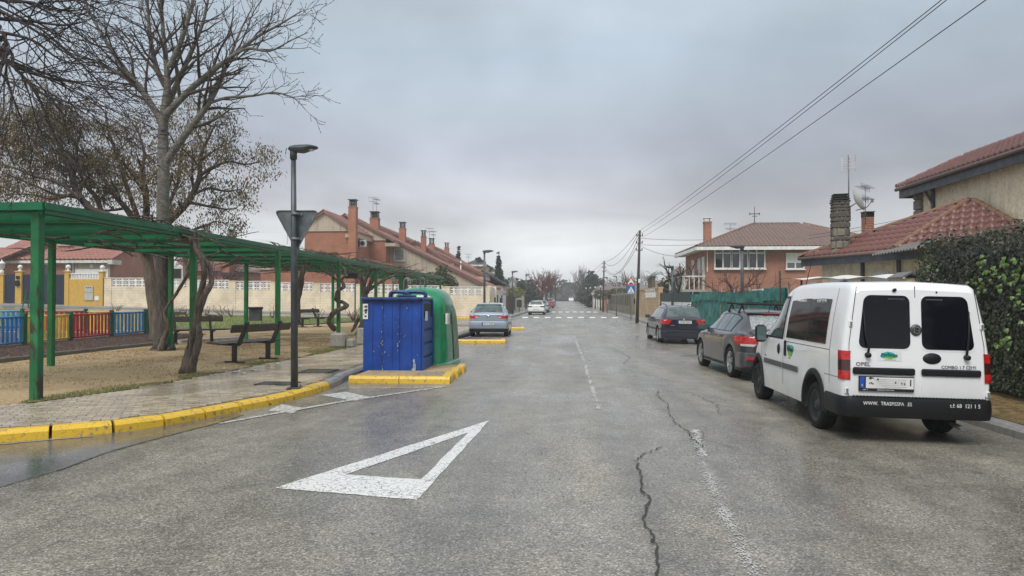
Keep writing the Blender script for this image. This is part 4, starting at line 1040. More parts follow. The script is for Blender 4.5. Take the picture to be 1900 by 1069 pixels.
for i in range(n_):
 j = (i + 1) % n_
 for q in ((i, j, n_ + j, n_ + i), (n_ + i, n_ + j, 2 * n_ + j, 2 * n_ + i), (3 * n_ + i, 3 * n_ + j, j, i)): b.f.append(q); b.s.append(False); b.m.append(0)
b.build('rim', M_SIGNBACK, t_)
f3 = [(x * .97, z) for x, z in tri]
b = MB(); b.prism([(x, z) for x, z in tri], .0125, .014); b.build('sign_face', M_SIGNRED, t_)
b = MB(); b.prism([(cx_ + x * .62, .455 + (z - .44) * .62) for x, z in tri], .0145, .016); b.build('sign_face', M_WHITE, t_)
for zz in (.60, .19):
 b = MB(); b.lathe([(.066, zz - .018), (.072, zz - .016), (.072, zz + .016), (.066, zz + .018)], (0, -.08, 0), n=14); b.bb(-.10, .10, -.022, -.004, zz - .018, zz + .018); b.build('clamp', M_STEEL, t_)
bx0, bx1, by0, by1 = -4.20, -2.95, 14.82, 16.0
bb_ = thing('paper_container', 'tall rusty scratched blue steel recycling container in the yellow kerb bay', 'recycling container', (bx0, by0, .02))
W_, D_, H_ = bx1 - bx0, by1 - by0, 1.58
b = MB()
# ribbed front: shallow vertical pressings
prof = []
nr = 6
for k in range(nr):
 x0 = W_ * (k + .0) / nr; x1 = W_ * (k + 1) / nr
 d_ = .011 if k % 2 else 0.0
 prof += [(x0 + .006, d_), (x1 - .006, d_)]
rows = []
for z in (0.0, .02, .5, 1.0, 1.5, H_ - .03):
 bow = .0
 rows.append([(x, y - .012 * math.sin(math.pi * z / H_) + .02 * (z / H_), z) for x, y in prof])
b.grid(rows, smooth=False)
b.bb(0.003, W_ - .003, .03, D_, 0, H_ - .03)
b.build('body', M_BLUEBIN, bb_)
for xx in (W_ * .335, W_ * .62, W_ * .985):
 b = MB(); b.bb(xx - .006, xx + .006, -.016, .0, .03, H_ - .05); b.build('seam_strip', M_BLUEBIN, bb_)
# right side with recessed door panels
b = MB(); b.bb(W_, W_ + .03, .0, .07, 0, H_ - .03); b.bb(W_, W_ + .03, D_ - .07, D_, 0, H_ - .03); b.build('corner_rail', M_BLUEBIN, bb_)
for k in range(4):
 z0 = .08 + k * .285
 b = MB(); b.rbox((W_ + .012, D_ / 2, z0 + .13), (.022, D_ - .2, .25), .01); b.build('side_panel', M_BLUEBIN, bb_)
b = MB(); b.rbox((W_ + .004, D_ / 2, 1.40), (.012, D_ - .24, .16), .004); b.build('slot', M_BLACKPL, bb_)
b = MB()
b.rbox((W_ / 2 - .01, D_ / 2 - .02, H_), (W_ + .07, D_ + .10, .085), .03)
b.build('lid', M_BLUETOP, bb_)
b = MB(); b.rbox((W_ * .66, D_ * .45, H_ + .065), (.34, .4, .05), .015); b.build('hoist_plate', M_BLUETOP, bb_)
for dx_ in (-.02, .34):
 b = MB(); cx_ = W_ * .55 + dx_
 b.tube(smooth([(cx_ - .20, D_ * .4, H_ + .04), (cx_ - .19, D_ * .4, H_ + .12), (cx_ - .1, D_ * .4, H_ + .155), (cx_ + .12, D_ * .4, H_ + .15), (cx_ + .2, D_ * .4, H_ + .11), (cx_ + .21, D_ * .4, H_ + .04)], 3), .043, 8); b.build('handle', M_BLUETOP, bb_)
b = MB(); b.tube(smooth([(W_ * .60, D_ * .45, H_ + .06), (W_ * .60, D_ * .45, H_ + .36), (W_ * .63, D_ * .45, H_ + .44), (W_ * .69, D_ * .45, H_ + .44), (W_ * .715, D_ * .45, H_ + .36), (W_ * .71, D_ * .45, H_ + .30)], 4), .016, 8); b.build('lifting_hook', M_STEEL, bb_)
b = MB(); b.bb(.0, .11, -.020, -.0155, H_ - .42, H_ - .10); st = b.build('sticker', M_STICKER, bb_)
b = MB()
for _ in range(12):
 x = random.uniform(.015, .09); z = random.uniform(H_ - .40, H_ - .12); b.box((x, -.0215, z), (random.uniform(.01, .05), .002, random.uniform(.008, .04)))
b.build('print', M_INK, st)
b = MB(); b.bb(W_ + .024, W_ + .028, .25, .52, 1.12, 1.32); b.build('sticker', M_STICKER, bb_)
random.seed(3)
b = MB()   # peeled paint near the lower right corner
for (cx_, cz_, sx, sz) in ((W_ * .885, .18, .035, .10), (W_ * .87, .10, .05, .05), (W_ * .875, .28, .025, .05), (W_ * .90, .06, .02, .05)):
 pl = [(cx_ + sx * random.uniform(.6, 1.1) * math.cos(a * .524), cz_ + sz * random.uniform(.6, 1.1) * math.sin(a * .524)) for a in range(12)]
 b.prism(pl, -.0215 + .02 * cz_ - .001, -.0185 + .0)
for _ in range(34):
 x = random.choice((W_ * .335, W_ * .62, random.uniform(.1, W_ - .05))) + random.gauss(0, .02); z = random.uniform(.1, H_ - .1); s_ = random.uniform(.004, .011)
 b.bb(x - s_ * .7, x + s_ * .7, -.0225, -.006, z - s_, z + s_ * random.uniform(1, 3))
b.build('bare_patch', M_PEEL, bb_)['kind'] = 'stuff'
gx, gy = -3.34, 17.02
gb = thing('bottle_bank', 'rounded green glass recycling container with a lifting loop, behind the blue one', 'recycling container', (gx, gy, .0), R(-2))
def superell(hx, hy, e, n=36):
 out_ = []
 for k in range(n):
  a = 2 * math.pi * k / n; c, s = math.cos(a), math.sin(a)
  out_.append((hx * math.copysign(abs(c) ** (2 / e), c), hy * math.copysign(abs(s) ** (2 / e), s)))
 return out_
rows = []
for z, hx, hy, e in ((.10, .71, .88, 7), (.5, .695, .86, 7), (.9, .67, .83, 6.5), (1.2, .645, .80, 6), (1.42, .635, .78, 6), (1.58, .61, .75, 5.4), (1.70, .56, .70, 4.6), (1.79, .48, .60, 3.8), (1.85, .36, .46, 3.0), (1.885, .18, .24, 2.2), (1.892, .01, .02, 2)):
 r_ = superell(hx, hy, e, 48)
 rows.append([(x, y, z) for x, y in r_] + [(r_[0][0], r_[0][1], z)])
b = MB(); b.grid(rows); sharp(b.build('shell', M_GREENBIN, gb), 50)
b = MB(); r0_ = superell(.77, .95, 8, 48); r1_ = superell(.76, .94, 8, 48); r2_ = superell(.70, .87, 7, 48)
b.grid([[(x, y, z) for x, y in r_ + [r_[0]]] for r_, z in ((r0_, .0), (r0_, .10), (r1_, .13), (r2_, .15))]); b.build('skirt', M_GREENBIN, gb)
# faded half shell on the side away from the camera
rows = []
for z, hx, hy in ((.14, .722, .55), (.5, .706, .55), (.9, .682, .54), (1.2, .66, .50), (1.36, .63, .46), (1.48, .585, .38)):
 rows.append([(hx, .12, z), (hx + .012, .16, z), (hx + .012, .12 + hy * 1.1, z), (hx, .15 + hy * 1.1, z)])
b = MB(); b.grid(rows, smooth=False); b.build('faded_panel', M_GREENBIN2, gb)
b = MB(); b.bb(.655, .70, -.62, -.36, 1.02, 1.27); b.build('sticker', M_STICKER, gb)
b = MB(); b.lathe([(.11, .55), (.12, .60), (.10, .605)], (0, .2, 1.2), n=14, axis='X'); b.build('bottle_hole', M_BLACKRUB, gb)
b = MB(); b.tube(smooth([(-.05, -.15, 1.80), (-.05, -.15, 2.04), (-.035, -.15, 2.095), (.035, -.15, 2.095), (.05, -.15, 2.04), (.05, -.15, 1.80)], 4), .012, 6); b.build('lifting_loop', M_STEEL, gb)
t_ = thing('concrete_block', 'stained broken concrete block lying at the park edge left of the blue container', 'concrete block', (-6.75, 21.6, .12), R(8))
b = MB(); b.rbox((-.12, 0, .22), (.44, .5, .44), .05); b.build('body', M_CONC, t_)
b = MB(); b.rbox((.24, .05, .13), (.24, .45, .26), .04); b.build('step', M_CONC, t_)
t_ = thing('concrete_block', 'pale tall upright concrete block behind the stained broken one', 'concrete block', (-6.42, 22.9, .12), R(5))
b = MB(); b.rbox((0, 0, .27), (.5, .28, .54), .04); b.build('body', M_CONC, t_)
for xx in (-.12, .14):
 b = MB(); b.bb(xx - .015, xx + .015, -.143, -.139, .2, .52); b.build('groove', M_CONC, t_)
random.seed(8)
for k, (px, py) in enumerate(((453, 693), (437, 690), (418, 684), (470, 688), (512, 675))):
 x, y, z = G(px, py, .14); s_ = random.uniform(.05, .10)
 b = MB(); b.grid([[(x - s_ + s_ * i, y - s_ * .6 + s_ * .6 * j, .142 + .018 * random.random()) for i in range(3)] for j in range(3)]); o = b.build('paper_scrap', M_STICKER)
 tag(o, ['crumpled white paper scrap nearest the near bench leg', 'white paper scrap left of the near bench leg', 'white paper scrap farthest left on the sandy soil', 'white paper scrap under the near bench seat', 'small white scrap by the far bench leg'][k], 'litter')
# two-post information board in the park
t_ = thing('notice_board', 'dark rectangular notice board on two thin grey posts beyond the pergola', 'notice board', (*G(658, 606, .3)[:2], gz(-11.5, 41) + .1))
ty = t_.location.y
zz = at(658, 512, ty)[2] - t_.location.z
for s in (-.08, .30):
 b = MB(); b.tube([(s + .1, 0, 0), (s + .1, 0, zz + .35)], .035, 8); b.build('post', M_STEEL, t_)
b = MB(); b.rbox((-.15, -.06, zz), (.62, .05, .26), .01); b.build('panel', M_NAVY, t_)
b = MB(); b.rbox((.26, -.05, zz + .02), (.16, .03, .42), .01); b.build('panel', M_SIGNBACK, t_)
b = MB(); b.lathe([(.05, -.012), (.05, .012)], (-.36, -.09, zz + .04), n=10, axis='Y'); b.build('roundel', M_WHITE, t_)
# blue-topped post behind the container
t_ = thing('street_post', 'thin pale blue topped post rising behind the blue container', 'post', (*at(729, 560, 40)[:2], .5))
zz = at(729, 512, 40)[2] - .5
b = MB(); b.tube([(0, 0, -.3), (0, 0, zz)], .04, 8); b.build('pole', M_STEEL, t_)
b = MB(); b.rbox((0, -.02, zz - .1), (.22, .12, .5), .03); b.build('panel', M_CARGREEN, t_)
# white timber chair-like sign frame in front of the navy gate
t_ = thing('folding_sign', 'small dark green A-shaped frame standing in front of the navy gate', 'folding sign', (*at(54, 570, 50)[:2], gz(-42, 50) + .05))
for s in (-.3, .3):
 b = MB(); b.bar((s * .8, .25, 0), (s * .6, 0, 1.25), .07, .05); b.build('leg', PAL['green'], t_)
 b = MB(); b.bar((s, -.3, 0), (s * .6, 0, 1.25), .07, .05); b.build('leg', PAL['green'], t_)
b = MB(); b.bar((-.24, -.15, .55), (.24, -.15, .55), .05, .08); b.build('crossbar', PAL['green'], t_)
# ================================================================ TREES
def side_dir(d):
 a = Vector((0, 0, 1)) if abs(d.z) < 0.9 else Vector((1, 0, 0))
 s = d.cross(a).normalized(); return s, d.cross(s)
def shoot(b, p, d, ln, r, lev, maxlev, cfg, tips=None):
 """one branch and, from it, its side shoots"""
 nseg = max(3, int(ln / cfg['seg'][min(lev, len(cfg['seg']) - 1)]))
 pts = [Vector(p)]; d = Vector(d).normalized(); amp = cfg['amp']
 dirs = [d.copy()]
 for i in range(nseg):
  d = (d + Vector((random.gauss(0, amp), random.gauss(0, amp), random.gauss(0, amp) + cfg['up'][min(lev, len(cfg['up']) - 1)]))).normalized()
  pts.append(pts[-1] + d * (ln / nseg)); dirs.append(d.copy())
 rt = max(cfg['rmin'], r * .35) if lev < maxlev else cfg['rmin'] * .8
 rr = [max(cfg['rmin'] * .8, r + (rt - r) * (i / nseg)) for i in range(nseg + 1)]
 b.tube(pts, rr, 6 if r > .05 else (4 if r > .016 else 3), caps=False)
 fill(b, pts, rr, dirs, ln, lev, maxlev, cfg, tips)
def fill(b, pts, rr, dirs, ln, lev, maxlev, cfg, tips, start=.2):
 if lev >= maxlev:
  if tips is not None: tips.append((pts[-1], dirs[-1])); tips.append((pts[len(pts) // 2], dirs[-1]))
  return
 b = cfg.get('tw', b); nc = max(2, int(ln * cfg['dens'][min(lev, len(cfg['dens']) - 1)]))
 n = len(pts) - 1; roll = random.uniform(0, 6.28)
 for k in range(nc):
  u = start + (1 - start) * (k + random.random()) / nc; u = min(u, .99)
  i = min(int(u * n), n - 1); f = u * n - i
  p = pts[i].lerp(pts[i + 1], f); d = dirs[i]; s, t_ = side_dir(d); roll += 2.4 + random.uniform(-.5, .5)
  ang = R(random.uniform(*cfg['ang']))
  nd = d * math.cos(ang) + (s * math.cos(roll) + t_ * math.sin(roll)) * math.sin(ang)
  l2 = ln * random.uniform(*cfg['ratio']) * (1.15 - .6 * u)
  l2 = max(l2, cfg['lmin'])
  shoot(b, p, nd, l2, max(cfg['rmin'], rr[i] * .55), lev + 1, maxlev, cfg, tips)
def limb(b, pts, rs, cfg, tips, k=4, maxlev=3, start=.15, grow=True, sides=9):
 P = smooth(pts, k); rr = lerp_list(rs, k)
 b.tube(P, rr, sides if rs[0] > .06 else 5, caps=False)
 if grow:
  dirs = [(P[min(i + 1, len(P) - 1)] - P[max(i - 1, 0)]).normalized() for i in range(len(P))]
  ln = sum((P[i + 1] - P[i]).length for i in range(len(P) - 1))
  fill(b, P, rr, dirs, ln, 0, maxlev, cfg, tips, start)
random.seed(21)
Y0 = 20.0
M_BARK_LIMB = barkmat('limb_bark', (0.07, 0.062, 0.05), (0.19, 0.175, 0.15), 8.0, (1, 1, 1.6), 0.4)
pop = thing('bare_tree', 'tall bare tree with a pale upright trunk beside the pergola', 'tree', (-11.55, 20, .12))
b = MB()
b.tube(smooth(pxpath([(303, 655), (304, 640), (304, 610), (302, 560), (301, 500), (301, 440)], Y0), 4), lumpy(lerp_list([.42, .29, .22, .195, .185, .175], 4), .05), 12)
b.tube(smooth(pxpath([(318, 652, -.3), (311, 640, -.1), (306, 610)], Y0), 4), lerp_list([.12, .16, .1], 4), 8)
b.tube(smooth(pxpath([(290, 650, -.2), (297, 636, -.1), (303, 600)], Y0), 4), lerp_list([.14, .18, .1], 4), 8)
b.build('trunk', M_BARK_ROUGH, pop, world=True)
CF = dict(seg=[.5, .3, .2], amp=.13, up=[.05, .05, .06], rmin=.0064, dens=[3.0, 3.3, 3.4], ang=(22, 54), ratio=(.26, .46), lmin=.32)
b = MB(); tips = []; CF['tw'] = MB()
limb(b, pxpath([(301, 440), (302, 400), (303, 350), (304, 300)], Y0), [.175, .17, .165, .15], CF, tips, grow=False, sides=12)
limb(b, pxpath([(304, 300), (303, 250), (305, 215), (309, 180), (311, 150), (307, 100), (302, 50), (299, -10), (296, -80)], Y0), [.15, .14, .13, .11, .09, .07, .055, .04, .02], CF, tips, start=.45)
limb(b, pxpath([(305, 305), (318, 285), (340, 255), (365, 222), (388, 190), (410, 150), (425, 110), (450, 50)], Y0), [.12, .11, .10, .095, .08, .05, .035, .015], CF, tips, start=.35)
limb(b, pxpath([(385, 193), (420, 182), (470, 178), (510, 172), (545, 182), (568, 205)], Y0), [.05, .045, .035, .025, .015, .008], CF, tips)
limb(b, pxpath([(303, 242), (298, 222), (283, 198), (262, 165), (240, 140), (215, 105), (190, 65), (165, 20), (150, -30)], Y0 - .1), [.08, .105, .095, .085, .075, .06, .045, .03, .012], CF, tips, start=.25)
limb(b, pxpath([(302, 236), (293, 214), (270, 180), (240, 150), (200, 125), (160, 108), (115, 95)], Y0 + .2), [.06, .085, .075, .06, .045, .03, .012], CF, tips, start=.3)
limb(b, pxpath([(303, 240), (306, 217), (325, 195), (355, 165), (390, 135), (430, 105), (475, 70), (520, 45), (560, 20)], Y0 - .1), [.08, .115, .10, .09, .08, .06, .045, .03, .012], CF, tips, start=.25)
limb(b, pxpath([(305, 215), (320, 175), (340, 130), (362, 80), (380, 30), (392, -40)], Y0 + .8), [.11, .09, .075, .06, .045, .02], CF, tips, start=.3)
limb(b, pxpath([(307, 160), (292, 130), (282, 90), (276, 40), (272, -30)], Y0 + .4), [.09, .08, .065, .05, .025], CF, tips, start=.25)
limb(b, pxpath([(313, 125), (328, 95), (345, 50), (358, 0), (365, -50)], Y0 - .5), [.085, .075, .06, .045, .02], CF, tips, start=.2)
limb(b, pxpath([(425, 108), (460, 90), (500, 95), (540, 75), (572, 60)], Y0 - .6), [.045, .04, .03, .02, .009], CF, tips)
limb(b, pxpath([(375, 208), (400, 160), (420, 120), (445, 60), (470, 10)], Y0 + 1.0), [.05, .045, .04, .03, .012], CF, tips)
b.build('branches', M_BARK_LIMB, pop, world=True); CF['tw'].build('twigs', M_TWIG2, pop, world=True, recalc=False)
b = MB()   # buds at the twig ends
for p, d in tips:
 if random.random() < .75:
  q = p + d * .05; b.tube([p, p + d * .02, q], [.008, .014, .004], 3, caps=False, smooth=False)
b.build('buds', M_TWIG, pop, world=True)
acc = thing('spreading_tree', 'spreading tree with dry hanging leaves, brown furrowed trunk behind the poplar', 'tree', (-14.5, 24.6, .15))
Y1 = 24.6
b = MB(); b.tube(smooth(pxpath([(292, 640), (290, 600), (281, 540), (275, 490), (268, 455)], Y1), 4), lumpy(lerp_list([.30, .22, .19, .185, .22], 4), .05), 12); b.build('trunk', M_BARK_BROWN, acc, world=True)
CA = dict(seg=[.5, .35, .25], amp=.2, up=[.02, -.01, -.05], rmin=.0062, dens=[2.2, 2.6, 2.6], ang=(28, 68), ratio=(.28, .5), lmin=.42)
b = MB(); tips2 = []
limb(b, pxpath([(268, 462), (264, 430), (272, 395), (270, 360), (262, 325), (268, 285), (255, 240)], Y1), [.20, .16, .12, .10, .08, .05, .02], CA, tips2, start=.3)
limb(b, pxpath([(275, 465), (292, 430), (325, 400), (352, 370), (370, 330), (372, 290), (390, 250), (402, 225)], Y1 - .5), [.20, .16, .13, .11, .09, .065, .04, .015], CA, tips2, start=.25)
limb(b, pxpath([(372, 325), (395, 310), (425, 300), (455, 305), (485, 300)], Y1 - .8), [.07, .055, .04, .03, .012], CA, tips2)
limb(b, pxpath([(355, 365), (385, 350), (420, 355), (450, 350)], Y1 + .6), [.06, .05, .035, .012], CA, tips2)
limb(b, pxpath([(262, 440), (240, 395), (215, 365), (190, 330), (160, 290), (120, 255)], Y1 + .6), [.15, .11, .085, .065, .045, .015], CA, tips2, start=.25)
limb(b, pxpath([(264, 425), (235, 345), (222, 300), (205, 255), (195, 210)], Y1 + 1.0), [.10, .08, .06, .045, .015], CA, tips2)
limb(b, pxpath([(300, 425), (310, 385), (330, 340), (335, 290), (350, 235)], Y1 + 1.3), [.10, .08, .06, .045, .015], CA, tips2)
limb(b, pxpath([(276, 455), (320, 440), (365, 425), (400, 410)], Y1 + .8), [.08, .06, .04, .015], CA, tips2)
b.build('branches', M_TWIG2, acc, world=True)
M_POD = mat('dry_olive_leaf', (0.085, 0.075, 0.034), 0.7, 0.3, .35, col2=(0.17, 0.115, 0.042), lo=.4, hi=.62)
def pods(tips_, n, size, keep=None):
 b = MB()
 for _ in range(n):
  p, d = random.choice(tips_)
  p = p + Vector((random.gauss(0, .20), random.gauss(0, .20), random.gauss(0, .14)))
  a = random.uniform(0, 6.28); s = size * random.uniform(.6, 1.5); dn = Vector((random.gauss(0, .4), random.gauss(0, .4), -1)).normalized(); sd = Vector((math.cos(a), math.sin(a), 0)) * s * .22
  b.v.extend([p - sd * .3, p + dn * s * .5 - sd, p + dn * s, p + dn * s * .5 + sd]); k = len(b.v) - 4
  b.f.append((k, k + 1, k + 2, k + 3)); b.s.append(False); b.m.append(0)
 b.v = [tuple(p) for p in b.v]
 return b
pods(tips2, 24000, .085).build('leaves', M_POD, acc, world=True, recalc=False)
b = MB(); tips3 = []; Y2 = 23.9
limb(b, pxpath([(270, 470, .5), (255, 430, .3), (237, 408), (215, 402)], Y2), [.14, .11, .10, .09], CA, tips3, grow=False)
limb(b, pxpath([(215, 402), (190, 395), (165, 385), (140, 350), (128, 310), (110, 270), (118, 225), (105, 180)], Y2), [.07, .10, .12, .10, .085, .06, .045, .015], CA, tips3, start=.3)
limb(b, pxpath([(190, 398), (178, 365), (160, 345), (140, 300), (120, 280), (80, 245), (40, 225)], Y2 + .7), [.09, .08, .065, .05, .04, .03, .012], CA, tips3, start=.25)
limb(b, pxpath([(150, 370), (110, 340), (60, 325), (20, 310), (-40, 300)], Y2 - .6), [.07, .055, .045, .03, .012], CA, tips3)
limb(b, pxpath([(128, 312), (90, 300), (50, 270), (10, 250), (-40, 240)], Y2 + .2), [.05, .045, .035, .025, .01], CA, tips3)
limb(b, pxpath([(145, 355), (100, 370), (50, 360), (0, 365)], Y2 + .9), [.05, .04, .03, .012], CA, tips3)
limb(b, pxpath([(115, 270), (90, 230), (60, 200), (20, 190)], Y2 - .3), [.045, .04, .03, .012], CA, tips3)
b.build('branches', M_TWIG2, acc, world=True)
pods(tips3, 20000, .085).build('leaves', M_POD, acc, world=True, recalc=False)
ov = thing('overhanging_tree', 'dark dense bare branches reaching in at the upper left corner', 'tree', (-13.5, 9.5, .1))
b = MB(); b.tube(smooth([(-13.5, 9.5, .1), (-13.45, 9.5, 1.5), (-13.3, 9.6, 3.2), (-13.2, 9.7, 5.0), (-13.1, 9.8, 7.5), (-13, 9.9, 9.5)], 3), lerp_list([.36, .28, .25, .22, .15, .06], 3), 12); b.build('trunk', M_BARK_ROUGH, ov, world=True)
CO = dict(seg=[.4, .3, .2], amp=.12, up=[0, 0, 0], rmin=.0040, dens=[2.1, 2.5, 2.6], ang=(20, 55), ratio=(.22, .42), lmin=.3)
b = MB()
S0 = [(-13.25, 9.65, 4.3), (-13.2, 9.7, 5.0), (-13.15, 9.75, 5.8), (-13.1, 9.8, 6.6), (-13.05, 9.85, 7.4), (-13.0, 9.9, 8.2)]
for s0, pp, rs in (
 (S0[0], [(-40, 75), (0, 105), (40, 128), (90, 145), (140, 152), (190, 150)], [.09, .06, .05, .035, .025, .008]),
 (S0[0], [(-40, 95), (10, 112), (50, 150), (80, 200), (95, 250)], [.07, .05, .035, .025, .008]),
 (S0[1], [(-60, 20), (0, 35), (60, 40), (120, 47), (165, 38)], [.08, .055, .04, .03, .008]),
 (S0[1], [(-60, 50), (0, 60), (60, 75), (110, 110), (150, 120)], [.07, .05, .04, .025, .008]),
 (S0[2], [(-70, -30), (0, 0), (60, 5), (110, 20), (180, 15)], [.08, .055, .04, .03, .008]),
 (S0[2], [(-70, -10), (0, 20), (70, 60), (110, 90), (170, 130)], [.07, .05, .035, .025, .008]),
 (S0[3], [(-80, -60), (10, -40), (100, -10), (170, 10)], [.07, .05, .03, .008]),
 (S0[0], [(-50, 110), (0, 135), (20, 170), (22, 215)], [.05, .04, .025, .008]),
 (S0[0], [(-50, 90), (30, 130), (70, 170), (130, 190), (170, 180)], [.05, .04, .03, .02, .008]),
 (S0[4], [(-80, -110), (20, -80), (100, -60), (190, -30)], [.07, .05, .03, .008])):
 dy = random.uniform(-.8, 1.6)
 P = [s0] + [at(x, y, 10.2 + dy * (i + 1) / len(pp)) for i, (x, y) in enumerate(pp)]
 limb(b, P, [rs[0] * .75] + [r * .55 for r in rs], CO, None, start=.3)
b.build('branches', M_TWIG, ov, world=True)
def leaf_cloud(b, c, rad, n, size, shell=.55):
 c = Vector(c)
 for _ in range(n):
  while True:
   u = Vector((random.uniform(-1, 1), random.uniform(-1, 1), random.uniform(-1, 1)))
   l = u.length
   if shell * random.random() < l <= 1: break
  p = c + Vector((u.x * rad[0], u.y * rad[1], u.z * rad[2]))
  s = size * random.uniform(.6, 1.4); nx = Vector((random.gauss(0, 1), random.gauss(0, 1), random.gauss(0, 1))).normalized(); a, e = side_dir(nx)
  b.v.extend([p - a * s, p - e * s * .5, p + a * s, p + e * s * .5]); k = len(b.v) - 4
  b.f.append((k, k + 1, k + 2, k + 3)); b.s.append(False); b.m.append(0)
M_EVER = mat('dark_evergreen_leaf', (0.022, 0.036, 0.018), 0.7, 0.3, .5, col2=(0.04, 0.06, 0.026))
M_CYP = mat('cypress_leaf', (0.012, 0.024, 0.014), 0.75, 0.3, .8, col2=(0.022, 0.038, 0.02))
M_CONIF = mat('far_conifer_leaf', (0.025, 0.037, 0.026), 0.75, 0.3, .5, col2=(0.05, 0.065, 0.042))
M_SHRUB = mat('olive_shrub_leaf', (0.045, 0.06, 0.018), 0.7, 0.3, 1.5, col2=(0.09, 0.10, 0.03))
M_YSHRUB = mat('yellowish_creeper_leaf', (0.11, 0.12, 0.03), 0.7, 0.3, 1.5, col2=(0.18, 0.17, 0.05))
def crown_tree(name, label, cat, base, H, blobs, n, size, m_, trunk_r=.2, group=None, tm=None, lim=.12):
 t_ = thing(name, label, cat, base, 0, group)
 b = MB(); b.tube([(0, 0, -.2), (0.05, 0, H * .3), (0, 0, H * .75)], [trunk_r, trunk_r * .8, trunk_r * .3], 7); 
 for k in range(5):
  a = k * 1.3; b.tube([(0, 0, H * (.25 + .08 * k)), (math.cos(a) * H * lim, math.sin(a) * H * lim, H * (.42 + .09 * k))], [trunk_r * .4, trunk_r * .12], 4, caps=False)
 b.build('trunk', tm or M_TWIG2, t_)
 b = MB(); tot = sum(r[3] * r[4] * r[5] for r in blobs)
 for x, y, z, rx, ry, rz in blobs:
  k = int(n * (rx * ry * rz) / tot); leaf_cloud(b, (x, y, z), (rx, ry, rz), k, size)
 b.build('crown', m_, t_, recalc=False); return t_
def cone_blobs(H, r, n=7, z0=.12, jit=.1):
 out_ = []
 for i in range(n):
  u = (i + .5) / n; rr = r * (1 - u) ** .8 + r * .14
  out_.append((random.uniform(-jit, jit) * r, random.uniform(-jit, jit) * r, H * (z0 + (1 - z0) * u), rr, rr, H / n * 1.3))
 return out_
def bare_tree(name, label, base, H, cfg, nl, spread, m_, r=.12, lev=2, clear=.25, group=None, cat='tree'):
 t_ = thing(name, label, cat, base, 0, group)
 b = MB(); b.tube([(0, 0, -.2), (.03, 0, H * clear), (0, .02, H * .5)], [r * 1.2, r, r * .6], 7); b.build('trunk', M_TWIG2, t_)
 b = MB()
 for k in range(nl):
  a = k * 2.4 + random.uniform(-.4, .4); z = H * (clear * .8 + (.42 - clear * .5) * k / nl)
  d = Vector((math.cos(a) * spread, math.sin(a) * spread, 1)).normalized()
  shoot(b, (0, 0, z), d, (H - z) * random.uniform(.75, 1.0), r * .5, 0, lev, cfg)
 b.build('crown', m_, t_); return t_
def base_at(px, Yd, z=None):
 x = at(px, 555, Yd)[0]; return (x, Yd, gz(x, Yd) if z is None else z)
def top_h(py, Yd, base): return at(1000, py, Yd)[2] - base[2]
# ================================================================ BUILDINGS
def tile_roof(parent, O, U, V, poly, tw, tl, matl, nind=0, hump=.05, npt=6, name='roof_tile', lift=.02):
 """clay tiles on the plane O + u U + v V, inside polygon poly [(u, v) ...]; nind nearest ones single objects, the others one stuff part"""
 O = Vector(O); U = Vector(U).normalized(); V = Vector(V).normalized(); Nn = U.cross(V)
 if Nn.z < 0: Nn = -Nn
 us = [p[0] for p in poly]; vs = [p[1] for p in poly]
 prof = [(tw * i / (npt - 1) * 1.04, hump * (0.5 - 0.5 * math.cos(2 * math.pi * min(1, max(0, (i / (npt - 1) - .08) / .84)))) ** .8) for i in range(npt)]
 gv = [(u, -.02, h + .035) for u, h in prof] + [(u, tl * 1.06, h + .004) for u, h in prof] + [(u, -.02, h * .7 - .02) for u, h in prof]
 gf = [(i, i + 1, npt + i + 1, npt + i) for i in range(npt - 1)] + [(2 * npt + i, 2 * npt + i + 1, i + 1, i) for i in range(npt - 1)]
 cells = []
 v_ = min(vs); j = 0
 while v_ < max(vs):
  u = min(us)
  while u < max(us):
   if inpoly(u + tw / 2, v_ + tl * .45, poly): cells.append((u, v_))
   u += tw
  v_ += tl; j += 1
 o0 = Vector(parent.location)
 def mtx(u, v_):
  P = O + U * u + V * v_ + Nn * lift - o0
  a, c_ = random.uniform(-.012, .012), random.uniform(-.006, .006)
  M3 = Matrix((U, V, Nn)).transposed()
  return Matrix.Translation(P + Nn * random.uniform(0, .006)) @ (M3.to_4x4()) @ Matrix.Rotation(a, 4, 'Z') @ Matrix.Rotation(c_, 4, 'Y')
 cells.sort(key=lambda q: (O + U * q[0] + V * q[1]).length)
 proto = None; rest = MB()
 for k, (u, v_) in enumerate(cells):
  M_ = mtx(u, v_)
  if k < nind:
   if proto is None:
    b = MB(); b.v = list(gv); b.f = list(gf); b.s = [True] * len(gf); b.m = [0] * len(gf)
    o = b.build(name, matl, parent, recalc=False); o.matrix_local = M_; proto = o.data
   else: inst(proto, name, parent, M_)
  else: rest.add([M_ @ Vector(p) for p in gv], gf, True)
 if rest.v:
  o = rest.build('roof_tiling', matl, parent, recalc=False); o['kind'] = 'stuff'
 return cells
def slab(b, pts, th):
 """closed slab under polygon pts (list of Vectors), thickness th downwards"""
 n = len(pts); b.add([tuple(p) for p in pts] + [(p[0], p[1], p[2] - th) for p in pts], [tuple(range(n)), tuple(range(2 * n - 1, n - 1, -1))] + [(k, n + k, n + (k + 1) % n, (k + 1) % n) for k in range(n)], False)
